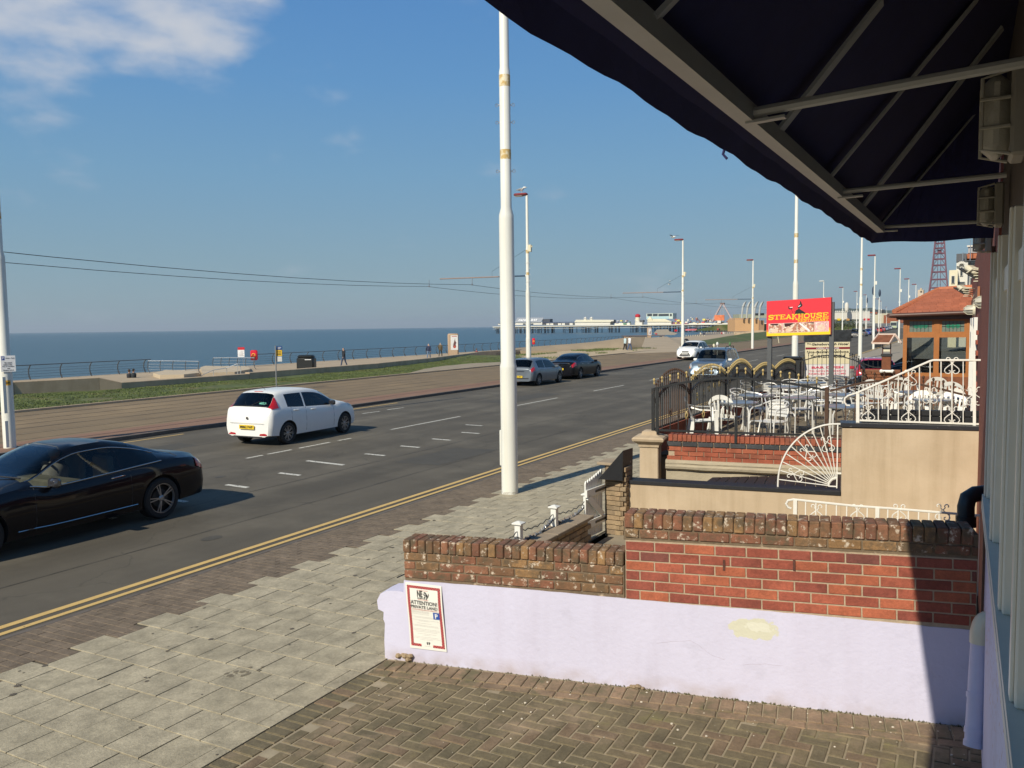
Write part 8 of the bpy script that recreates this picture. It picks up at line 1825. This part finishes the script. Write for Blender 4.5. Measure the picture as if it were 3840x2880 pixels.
# ------------------------------------------------------------------ sloping revetment, ramp, benches beyond the sand
rv = thing('curved_sea_wall', 'curved sloping concrete wall rising towards the walking couple', 'wall', tuple(PZ(1940, 1312, -.1)))
B_ = [PZ(x, y, .2) for x, y in ((1860, 1323), (1950, 1316), (2050, 1315), (2150, 1314), (2250, 1312), (2340, 1312), (2400, 1309))]
tops = [1319, 1301, 1293, 1287, 1279, 1268, 1262]
b = MB(); rows = []
for p, (px, ty) in zip(B_, ((1860, 1319), (1935, 1306), (2050, 1297), (2150, 1290), (2250, 1281), (2345, 1268), (2420, 1264))):
    Z = (p-CAMP).dot(_f)+2.2; q = PD(px, ty, Z); rows.append([p-UZ*.8, p, p.lerp(q, .5)+V((.1, -.1, -.05)), q, q+V((-.6, .4, 0)), q+V((-.7, .5, -3))])
b.grid(rows); b.build('sloping_face', mat('revetment', (0.30, 0.235, 0.16), .9, var=.12, scale=.5, bump=.1, bscale=8), rv, True)
rp = thing('concrete_ramp', 'pale paved ramp climbing beside the second lamp post', 'ramp', tuple(PZ(2480, 1300, .0)))
b = MB(); P = [PZ(2345, 1326, .13), PZ(2590, 1318, .13), PD(2575, 1285, 150), PD(2500, 1262, 165), PD(2410, 1268, 150)]; b.slab([(p.x, p.y, max(p.z, .1)) for p in P[:2]]+[tuple(p) for p in P[2:]], .03); b.build('surface', M_prom, rp)
bn = thing('concrete_bench', 'long dark topped concrete bench wall near the distant advert pillar', 'bench', tuple(PD(2400, 1265, 175)))
def fb(t, name, m, px0, px1, py0, py1, Z, dep=3.0):
    a, c = PD(px0, py1, Z), PD(px1, py0, Z); d = V((c.x-a.x, c.y-a.y, 0)); n_ = V((-d.y, d.x, 0)).normalized()*dep; b = MB()
    P = [V((a.x, a.y, a.z)), V((c.x, c.y, a.z)), V((c.x, c.y, c.z)), V((a.x, a.y, c.z))]; b.add(P+[p+n_ for p in P], [(0, 1, 2, 3), (7, 6, 5, 4), (0, 4, 5, 1), (1, 5, 6, 2), (2, 6, 7, 3), (3, 7, 4, 0)]); return b.build(name, m, t)
fb(bn, 'bench_top', mat('bench_dark', (0.16, 0.10, 0.07), .8), 2335, 2495, 1257, 1261, 175, 2); fb(bn, 'bench_base', M_conc2, 2340, 2425, 1261.2, 1272, 175.3, 2); fb(bn, 'bench_end', M_conc, 2484, 2490, 1261.2, 1272, 175.2, 2)
bs_ = thing('boat_shelter', 'boat shaped grey concrete shelter with a red spot below the pier', 'shelter', tuple(PD(2490, 1250, 230)))
b = MB(); Pb = [PD(x, y, 230) for x, y in ((2452, 1248), (2464, 1236), (2506, 1235), (2510, 1243), (2540, 1250), (2530, 1256), (2470, 1256), (2454, 1253))]; b.slab(Pb, 6, (-.3, 1, 0)); b.build('hull', mat('shelter_grey', (0.30, 0.27, 0.23), .8), bs_); fb(bs_, 'red_spot', M_red, 2457, 2464, 1250, 1254, 229.8, .1)
rs = thing('ramp_railings', 'row of small pale balusters on the far promenade ramp', 'railing', tuple(PD(2600, 1262, 240)))
for i in range(22): fb(rs, 'baluster', M_cream, 2572+i*8.6, 2574+i*8.6, 1256+.0*i if i < 9 else 1247, 1261 if i < 9 else 1250, 240, .1)
fb(rs, 'rail', M_brite, 2640, 2740, 1247, 1248, 239, .1)
cw = thing('concrete_corner_wall', 'low brown concrete wall in front of the orange fin building', 'wall', tuple(PD(2800, 1245, 250)))
b = MB(); Pb = [PD(x, y, 250) for x, y in ((2750, 1245), (2756, 1262), (2790, 1258), (2870, 1245), (2862, 1237), (2780, 1246))]; b.slab(Pb, 4, (-.2, 1, 0)); b.build('face', M_conc, cw)
# orange building with four fins
ob = thing('fin_building', 'orange rendered drum building with four tall curved grey fins on its roof', 'building', tuple(PD(2810, 1240, 300)))
M_orr = mat('orange_render', (0.56, 0.34, 0.17), .8, var=.06, scale=.2)
fb(ob, 'front_wall', M_orr, 2756, 2846, 1196, 1243, 300, 9); fb(ob, 'side_wall', mat('tan_render', (0.36, 0.22, 0.13), .8), 2846.3, 2866, 1201, 1238, 300.5, 9)
fb(ob, 'parapet', M_orr, 2757, 2845, 1192, 1196, 300.3, 8.5); fb(ob, 'rear_hall', mat('sage_wall', (0.34, 0.36, 0.27), .8), 2772, 2885, 1177, 1193, 330, 9); fb(ob, 'roof_plant', M_dark, 2838, 2866, 1174, 1183, 320, 3)
for px in (2782, 2800, 2828, 2847):
    s_ = 300/FPX; b = MB(); L0 = [PD(px+dx, y, 298) for dx, y in ((0, 1194), (1, 1172), (4, 1150), (9, 1138), (14, 1131))]; b.tube(L0, [.30, .36, .40, .34, .12], 8); b.build('fin', mat('fin_grey', (0.50, 0.50, 0.47), .4, metal=.3), ob, True)
    b = MB(); b.tube([L0[2]+V((.36, .2, 0)), L0[3]+V((.36, .2, 0)), L0[4]+V((.2, .1, 0))], .12, 6); b.build('fin_edge', M_dark, ob)
for px, lb in ((2576, 'black ball topped bin right behind the white crossover'), (2712, 'black oval stone on the wall before the fin building'), (2800, 'black upright oval stone before the fin building')):
    pass
t = thing('black_ball_bin', 'black rounded bin right behind the white crossover', 'bin', tuple(PX(2573, 1290, -26))); p = PX(2573, 1284, -26); b = MB(); b.ball(p, .36, 12, 8, 1.15); b.build('drum', M_black, t, True); b = MB(); b.ball(p+V((.2, -.22, .05)), .12, 8, 5); b.build('white_spot', M_white, t, True); b = MB(); b.tube([p, (p.x, p.y, .1)], .06, 6); b.build('post', M_black, t)
for px, Y, m_, lb in ((2690, 78, M_white, 'small white tram marker post left of its green twin'), (2737, 82, mat('marker_green', (0.1, 0.2, 0.08), .5), 'small green tram marker post beyond the off-roader'), (2677, 76, M_cream, 'lowest cream tram marker post')):
    p = PY(px, 1290 if px != 2677 else 1297, Y); t = thing('marker_post', lb, 'marker', (p.x, p.y, .1)); b = MB(); b.tube([(p.x, p.y, .1), p], .03, 6); b.build('post', M_white, t); b = MB(); b.ball(p, .12, 8, 5, 1.7); b.build('marker_head', m_, t, True)
p = PX(2921, 1286, -23); t = thing('white_stake', 'thin leaning white stake beside the tramway under the red sign', 'post', tuple(p)); b = MB(); b.tube([p, PD(2917, 1262, (p-CAMP).dot(_f))], .05, 6); b.build('stake', M_cream, t)
t = thing('litter_bin', 'black slatted litter bin at the foot of the near side lamp post', 'bin', tuple(PZ(3290, 1301, .06))); p = PZ(3290, 1301, .06)
for i in range(9): b = MB(); x = p.x-.45+.1*i; b.box((x, p.y, .06), (x+.07, p.y+.06, 1.35)); b.build('slat', M_black, t)
b = MB(); b.box((p.x-.45, p.y+.07, .06), (p.x+.42, p.y+.8, 1.3)); b.build('drum', M_dark, t)
nb_ = thing('near_black_bin', 'black wheelie bin top showing behind the farthest gold topped railing', 'bin', tuple(PX(2985, 1340, -4.9))); p = PD(2978, 1346, 27); b = MB(); b.bbox((p.x-.28, p.y-.3, .1), (p.x+.28, p.y+.3, p.z), .05); b.build('bin_body', M_black, nb_); b = MB(); b.bbox((p.x-.3, p.y-.33, p.z), (p.x+.3, p.y+.33, p.z+.08), .03); b.build('lid', M_black, nb_)

# ------------------------------------------------------------------ pier
YP = 902
M_deck = mat('pier_deck', (0.60, 0.58, 0.50), .8, var=.08, scale=.05); M_leg = mat('pier_leg', (0.012, 0.028, 0.05), .6)
pi_ = thing('pier', 'long pleasure pier on dark blue iron legs reaching out over the sea', 'pier', (-300, YP, -5.7))
def pb_(t, name, m, x0, x1, y0, y1, Y=YP, dep=12): return fbox(t, name, m, x0, x1, y0, y1, Y, dep)
b = MB(); zd = PY(2300, 1219, YP).z; xL, xR = PY(1850, 1219, YP).x, PY(2905, 1219, YP).x
b.box((xL, YP-2, zd-1.1), (xR, YP+22, zd)); b.build('deck', M_deck, pi_)
b = MB(); b.box((xL+2, YP-1, zd-1.9), (xR, YP+20, zd-1.12)); b.build('deck_beams', mat('deck_under', (0.10, 0.085, 0.07), .8), pi_)
legs = MB(); rr = random.Random(9)
def leg(px, r_=.42, y=None): x = PY(px, 1230, YP).x; yy = YP+rr.choice((0, 6, 12, 18)) if y is None else y; legs.tube([(x, yy, -6.4), (x, yy, zd-1.5)], r_, 6)
for a, c, n_ in ((1853, 2070, 62), (2113, 2140, 10), (2175, 2240, 15), (2277, 2306, 10), (2365, 2760, 110)):
    for i in range(n_): leg(a+(c-a)*i/(n_-1)+rr.uniform(-1, 1))
    for i in range(int(n_/3)):
        x0, x1 = PY(a+(c-a)*i/(n_/3), 1230, YP).x, PY(a+(c-a)*(i+1)/(n_/3), 1230, YP).x; legs.bar((x0, YP, -3.5), (x1, YP, zd-2.5), .25, .25); legs.bar((x0, YP, zd-2.5), (x1, YP, -3.5), .25, .25)
o = legs.build('pier_legs', M_leg, pi_); o['kind'] = 'stuff'
b = MB(); [b.bar((x0, YP-1.5, zd-2.6-.8*abs(sin(x0*.2))), (x0+7, YP-1.5, zd-2.6-.8*abs(sin((x0+7)*.2))), .2, .3) for x0 in [xL+7*i for i in range(int((xR-xL)/7))]]; b.build('deck_truss', M_deck, pi_)
fbar = thing('family_bar', 'white pier head bar with its name painted on the sloping metal roof', 'building', (PY(1980, 1219, YP).x, YP, zd))
pb_(fbar, 'wall', M_wwall, 1933, 2033, 1208, 1219, YP+1, 14); pb_(fbar, 'annex', M_wwall, 1868, 1933, 1213, 1219, YP+2, 8); pb_(fbar, 'annex_roof', M_slate, 1868, 1932, 1211, 1213, YP+1, 9)
a, c, d, e = PY(1930, 1208, YP), PY(2028, 1208, YP), PY(2040, 1191, YP+9), PY(1940, 1191, YP+9); b = MB(); b.slab([a, c, d, e], .4); b.build('roof', mat('bar_roof', (0.33, 0.35, 0.38), .5), fbar)
b = MB(); T = frame(a.lerp(c, .52)+(d-c)*.25+V((0, -.2, .25)), (1, 0, 0), (d-c).normalized()); up_ = (d-c).normalized(); text(b, 'FAMILY BAR', frame(a.lerp(c, .47)+up_*2.2+V((0, -.25, .2)), V((1, 0, .0)), up_), 4.6, width=27, bold=.05, depth=.1); b.build('roof_lettering', M_textw, fbar, fixn=False)
pb_(fbar, 'dark_gable', mat('dark_cladding', (0.05, 0.06, 0.08), .6), 2034, 2062, 1196, 1210, YP+6, 8); pb_(fbar, 'blue_lean_to', mat('navy_roof', (0.03, 0.04, 0.10), .6), 2024, 2150, 1207, 1211, YP+2, 10)
for i in range(8): pb_(fbar, 'kiosk', M_wwall if i % 3 else M_slate, 2034+i*14.5, 2046+i*14.5, 1211.2, 1219, YP+3, 8)
for x in (1961, 1990): pb_(fbar, 'window', M_win, x, x+10, 1213, 1218, YP+.9, .1)
wp_ = thing('pier_pavilion', 'long low white pavilion on the pier with two little pyramid cupolas', 'building', (PY(2230, 1219, YP).x, YP, zd))
pb_(wp_, 'wall', M_wwall, 2156, 2288, 1207, 1219.4, YP+1, 12); a, c, d, e = PY(2154, 1207, YP), PY(2292, 1207, YP), PY(2286, 1199, YP+6), PY(2160, 1199, YP+6); b = MB(); b.slab([a, c, d, e], .3); b.build('roof', mat('cream_roof', (0.70, 0.66, 0.50), .7), wp_)
for px in (2195, 2218):
    p = PY(px, 1197, YP+6); b = MB(); b.box((p.x-1.4, p.y-1, p.z-1), (p.x+1.4, p.y+1, p.z+.9)); b.add([(p.x-2, p.y-2, p.z+.9), (p.x+2, p.y-2, p.z+.9), (p.x+2, p.y+2, p.z+.9), (p.x-2, p.y+2, p.z+.9), (p.x, p.y, p.z+3)], [(0, 1, 4), (1, 2, 4), (2, 3, 4), (3, 0, 4), (3, 2, 1, 0)]); b.build('cupola', M_wwall, wp_)
pb_(wp_, 'dark_end', M_dark, 2288.5, 2300, 1199, 1212, YP+2, 8); pb_(wp_, 'end_gable', M_wwall, 2286, 2301, 1199, 1205, YP+1.2, .5)
rd = thing('pier_rides', 'cluster of small colourful fairground rides on the pier', 'fairground ride', (PY(2600, 1219, YP).x, YP, zd))
rc = [(.5, .08, .08), (.6, .5, .3), (.1, .25, .15), (.7, .68, .6), (.25, .1, .12), (.55, .3, .1), (.15, .17, .25), (.7, .6, .15)]
rm = [mat('ride_%d' % i, c, .5) for i, c in enumerate(rc)]
rr = random.Random(12)
for a, c, t0, n_ in ((2305, 2362, 1200, 14), (2520, 2582, 1193, 16), (2582, 2668, 1189, 30), (2668, 2762, 1198, 22)):
    for i in range(n_):
        x = a+(c-a)*rr.random(); w_ = rr.uniform(3, 12); y = rr.uniform(t0, 1213); pb_(rd, 'ride_part', rr.choice(rm), x, min(c, x+w_), y, min(1219, y+rr.uniform(2.5, 8)), YP+3+rr.random()*12, 3)
    pb_(rd, 'ride_base', rm[3] if a != 2520 else rm[4], a, c, 1211, 1219, YP+5, 5)
hs_ = thing('helter_skelter', 'red capped white helter skelter tower on the pier', 'fairground ride', (PY(2386, 1219, YP).x, YP+5, zd))
p = PY(2386, 1219, YP+5); b = MB(); b.lathe([(3.2, 0), (2.6, 8.5), (2.4, 9)], (0, 0, 0), 14); rad(b, hs_, 'tower', M_cream, True); b = MB(); b.lathe([(2.9, 9), (3.1, 9.5), (2.9, 11.8), (1.4, 12.4), (.0001, 12.8)], (0, 0, 0), 14); rad(b, hs_, 'cap', M_red, True)
b = MB(); b.tube([(3.1*cos(t), 3.1*sin(t), 8-.7*t) for t in [i*.5 for i in range(22)]], .5, 6); rad(b, hs_, 'slide', rm[3], True)
gh = thing('glass_hall', 'pale green and white glazed hall with slanting ends on the pier', 'building', (PY(2470, 1219, YP).x, YP, zd))
pb_(gh, 'upper_frame', mat('pale_green', (0.55, 0.62, 0.55), .5), 2424, 2523, 1174, 1197, YP+8, 14); pb_(gh, 'blue_band', mat('pale_blue', (0.40, 0.58, 0.62), .5), 2424, 2508, 1186, 1197, YP+7.8, .1)
for x0, x1 in ((2427, 2445), (2448, 2466), (2469, 2508), (2512, 2519)): pb_(gh, 'window', M_win, x0, x1, 1176.5, 1185.5, YP+7.7, .15)
pb_(gh, 'white_hall', M_wwall, 2428, 2517, 1205, 1219, YP+2, 8); a, c, d, e = PY(2426, 1206, YP+1), PY(2519, 1206, YP+1), PY(2494, 1196, YP+6), PY(2442, 1196, YP+6); b = MB(); b.slab([a, c, d, e], .3); b.build('roof', M_cream, gh)
p = PY(2438, 1196, YP+5); b = MB(); b.add([(p.x-3.2, p.y-2, p.z-1), (p.x+3.2, p.y-2, p.z-1), (p.x+3.2, p.y+2, p.z-1), (p.x-3.2, p.y+2, p.z-1), (p.x, p.y, p.z+3.2)], [(0, 1, 4), (1, 2, 4), (2, 3, 4), (3, 0, 4)]); b.box((p.x-2.6, p.y-1.6, p.z-4), (p.x+2.6, p.y+1.6, p.z-1)); b.build('gable_tower', M_cream, gh)
pb_(gh, 'small_white_hut', M_wwall, 2384, 2408, 1204, 1219, YP+1, 5); pb_(gh, 'hut_roof', M_slate, 2398, 2412, 1200, 1208, YP+.8, 5)
af = thing('ride_frame', 'tall A-frame of a dismantled big wheel with an orange sign at its foot', 'fairground ride', (PY(2709, 1219, YP).x, YP+8, zd))
ap = PY(2709, 1139, YP+8)
M_fr = mat('frame_pinkgrey', (0.42, 0.36, 0.37), .6)
for px, dy in ((2668, 0), (2750, 0), (2672, 9), (2745, 9)):
    q = PY(px, 1207, YP+8+dy-4); b = MB(); b.bar(ap+V(((px-2709)*.02, dy*.1, 0)), q, 1.4, 1.4); b.build('strut', M_fr, af)
b = MB(); b.box((ap.x-2.3, ap.y-1, ap.z-.6), (ap.x+2.3, ap.y+2, ap.z+1)); b.build('hub', mat('hub_brown', (0.2, 0.12, 0.1), .6), af)
for sx in (-1.3, 1.3): b = MB(); b.bar((ap.x+sx, ap.y, ap.z), (ap.x+sx*1.6, ap.y, zd), .3, .3); b.build('ladder_rail', M_fr, af)
b = MB(); [b.bar((ap.x-1.5, ap.y, ap.z-2-3*i), (ap.x+1.5, ap.y, ap.z-2-3*i), .2, .2) for i in range(7)]; b.build('ladder_rungs', M_fr, af)
pb_(af, 'orange_sign', mat('sign_orange_red', (0.62, 0.17, 0.06), .5, var=.35, scale=.5), 2679, 2716, 1181, 1202, YP+1, 1); pb_(af, 'sign_base', M_wwall, 2690, 2703, 1202, 1212, YP+.8, 1)
pb_(af, 'flag_pole', M_steel, 2664.6, 2665.6, 1160, 1210, YP, .4)
bn2 = thing('pink_hoarding', 'long pink and white hoarding below the pier', 'hoarding', tuple(PD(2600, 1238, 600))); fb(bn2, 'board', mat('hoarding_pink', (0.62, 0.18, 0.20), .6, var=.4, scale=.25), 2570, 2613, 1233, 1240, 600, 1); fb(bn2, 'red_piece', M_red, 2530, 2540, 1236, 1243, 600, 1)

# ------------------------------------------------------------------ lattice tower and town
tw = thing('lattice_tower', 'tall dark red iron lattice tower rising behind the porch roof', 'tower', tuple(PD(3517, 1200, 1300)))
M_iron2 = mat('tower_red', (0.12, 0.026, 0.045), .6); c0 = PD(3517, 1200, 1300); cx, cy = c0.x, c0.y
wz = lambda z: interp([(0, 22), (20, 17.5), (49, 13.4), (80, 10.2), (110, 7.9), (131, 6.4), (160, 5)], z)
b = MB()
for sx in (-1, 1):
    for sy in (-1, 1):
        for z in range(0, 160, 10): b.bar((cx+sx*wz(z), cy+sy*wz(z), z), (cx+sx*wz(z+10), cy+sy*wz(z+10), z+10), 1.9, 1.9)
b.build('corner_legs', M_iron2, tw)
b = MB(); d_ = MB(); z = 0
while z < 158:
    h = max(6, wz(z)*1.05); z2 = z+h
    for sy in (-1, 1):
        b.bar((cx-wz(z), cy+sy*wz(z), z), (cx+wz(z), cy+sy*wz(z), z), 1.3, 1.5); b.bar((cx+sy*wz(z), cy-wz(z), z), (cx+sy*wz(z), cy+wz(z), z), 1.3, 1.5)
        d_.bar((cx-wz(z), cy+sy*wz(z), z), (cx-wz(z2)*.3, cy+sy*wz(z2), z2), .5, .5); d_.bar((cx+wz(z), cy+sy*wz(z), z), (cx+wz(z2)*.3, cy+sy*wz(z2), z2), .5, .5)
    z = z2
b.build('cross_beams', M_iron2, tw); d_.build('bracing', M_iron2, tw)
b = MB(); [b.bar((cx+sx*2.2, cy, 0), (cx+sx*2.0, cy, 158), .8, .8) for sx in (-1, 1)]; b.box((cx-3, cy-3, 110), (cx+3, cy+3, 116)); b.build('lift_shaft', M_iron2, tw)
wc = thing('white_arcade', 'long bright white building with zigzag parapet across the end of the road', 'building', tuple(PD(3190, 1200, 420)))
fb(wc, 'white_front', M_wwall, 3116, 3262, 1171, 1198, 420, 20)
Zc = 420
for i in range(20):
    a, c = PD(3116+i*7.3, 1171, Zc), PD(3123.3+i*7.3, 1171, Zc); m_ = (a+c)/2; b = MB(); b.add([a, c, m_+UZ*1.0, a+V((0, 2, 0)), c+V((0, 2, 0)), m_+V((0, 2, 1.0))], [(0, 1, 2), (5, 4, 3), (0, 2, 5, 3), (1, 4, 5, 2), (0, 3, 4, 1)]); b.build('gable', M_wwall, wc)
fb(wc, 'dark_ground_floor', mat('arcade_dark', (0.10, 0.11, 0.09), .8, var=.5, scale=.3), 3116, 3225, 1198.2, 1206, 420.5, 10)
for x0, x1, m_ in ((3140, 3152, M_yel), (3158, 3166, rm[3]), (3240, 3262, M_red), (3176, 3186, rm[5])): fb(wc, 'shop_sign', m_, x0, x1, 1194, 1202, 419, .5)
ov = thing('white_oval_sign', 'white oval sign tower standing above the white arcade', 'sign', tuple(PD(3175, 1160, 415))); p = PD(3175, 1151, 415); b = MB(); b.lathe([(.0001, -2.4), (.8, -2), (1.0, -1), (1.05, 0), (1.0, 1), (.75, 2), (.0001, 2.4)], tuple(p), 12); b.build('oval', M_wwall, ov, True)
hd = tag(MB().slab([PD(x, y, 2600) for x, y in ((2905, 1215), (2905, 1208), (3000, 1205), (3110, 1163), (3130, 1158), (3180, 1155), (3200, 1158), (3270, 1154), (3290, 1163), (3420, 1165), (3560, 1170), (3560, 1215))], 60, (-.4, 1, 0)).build('distant_hills', mat('hill_blue', (0.06, 0.085, 0.075), .9), None), kind='structure')
rr = random.Random(21)
def block(px0, px1, py0, py1, Z, m, lab, cat='building'):
    t = thing('town_building', lab, cat, tuple(PD((px0+px1)/2, py1, Z)), 0, 'distant town buildings'); fb(t, 'wall', m, px0, px1, py0, py1, Z, 15)
    h = py1-py0; n_ = max(1, int((px1-px0)/5))
    for i in range(n_):
        for j in range(max(1, int(h/8))): fb(t, 'window', M_win, px0+1.5+i*5, px0+3.5+i*5, py0+2+j*8, py0+5.5+j*8, Z-.2, .1)
    fb(t, 'roof', M_slate, px0-.5, px1+.5, py0-2.5, py0-.05, Z+1, 13)
for i, (a, c, t0, Z, m, l_) in enumerate(((3262, 3276, 1176, 460, M_gwall, 'grey block just right of the white arcade'), (3277, 3290, 1170, 520, M_or, 'orange brick block behind the lamp post'), (3291, 3303, 1180, 480, M_cream, 'cream block in the distant cluster'), (3304, 3318, 1163, 600, mat('dark_block', (0.06, 0.065, 0.07), .7), 'tall dark block in the distant cluster'), (3319, 3334, 1176, 560, M_wwall, 'white block over the parked cars'), (3335, 3350, 1184, 500, M_gwall, 'low grey block behind the bus'), (3351, 3368, 1174, 450, M_cream, 'cream block left of the porch'), (3369, 3400, 1180, 430, M_or, 'brick block partly behind the porch'), (2905, 2960, 1196, 700, M_gwall, 'low grey block behind the red sign'), (2962, 3010, 1199, 700, M_cream, 'low cream block behind the red sign'))):
    block(a, c, t0, 1212, Z, m, l_)
for i, (px, Z) in enumerate(((3128, 300), (3142, 320), (3160, 310), (3182, 330), (3200, 340), (3228, 350))):
    t = thing('small_tree', ('leftmost', 'second', 'third', 'fourth', 'fifth', 'rightmost')[i]+' small dark bush in front of the white arcade', 'bush', tuple(PD(px, 1228, Z)), 0, 'bushes before the arcade'); c = PD(px, 1218, Z); b = MB(); r2 = random.Random(i)
    for k in range(90): q = c+V((r2.gauss(0, .8), r2.gauss(0, .6), r2.gauss(0, .65))); b.ball(q, r2.uniform(.1, .25), 4, 3)
    b.build('crown', mat('bush_green', (0.06, 0.075, 0.035), .9, var=.4, scale=1.2), t); b = MB(); b.tube([(c.x, c.y, -.3), c], .1, 5); b.build('stem', M_brownp, t)
fb(thing('verge_bank', 'green bank and fence strip below the white arcade', 'bank', tuple(PD(3170, 1235, 290))), 'grass_face', M_grassf, 3118, 3215, 1219, 1240, 345, 6)

# ------------------------------------------------------------------ sea haze
hz_ = bpy.data.materials.new('haze_air'); hz_.use_nodes = True; hz_.node_tree.nodes.clear()
o_v = hz_.node_tree.nodes.new('ShaderNodeOutputMaterial'); pv = hz_.node_tree.nodes.new('ShaderNodeVolumePrincipled')
pv.inputs['Color'].default_value = (0.72, 0.82, 0.93, 1); pv.inputs['Density'].default_value = 0.00007; pv.inputs['Anisotropy'].default_value = 0.1
hz_.node_tree.links.new(pv.outputs[0], o_v.inputs['Volume'])
b = MB(); b.box((-41000, -21000, -8.5), (5000, 31000, 240)); hb_ = b.build('haze', hz_, None); tag(hb_, 'thin sea haze lying over the whole promenade and sea', 'haze', kind='stuff')
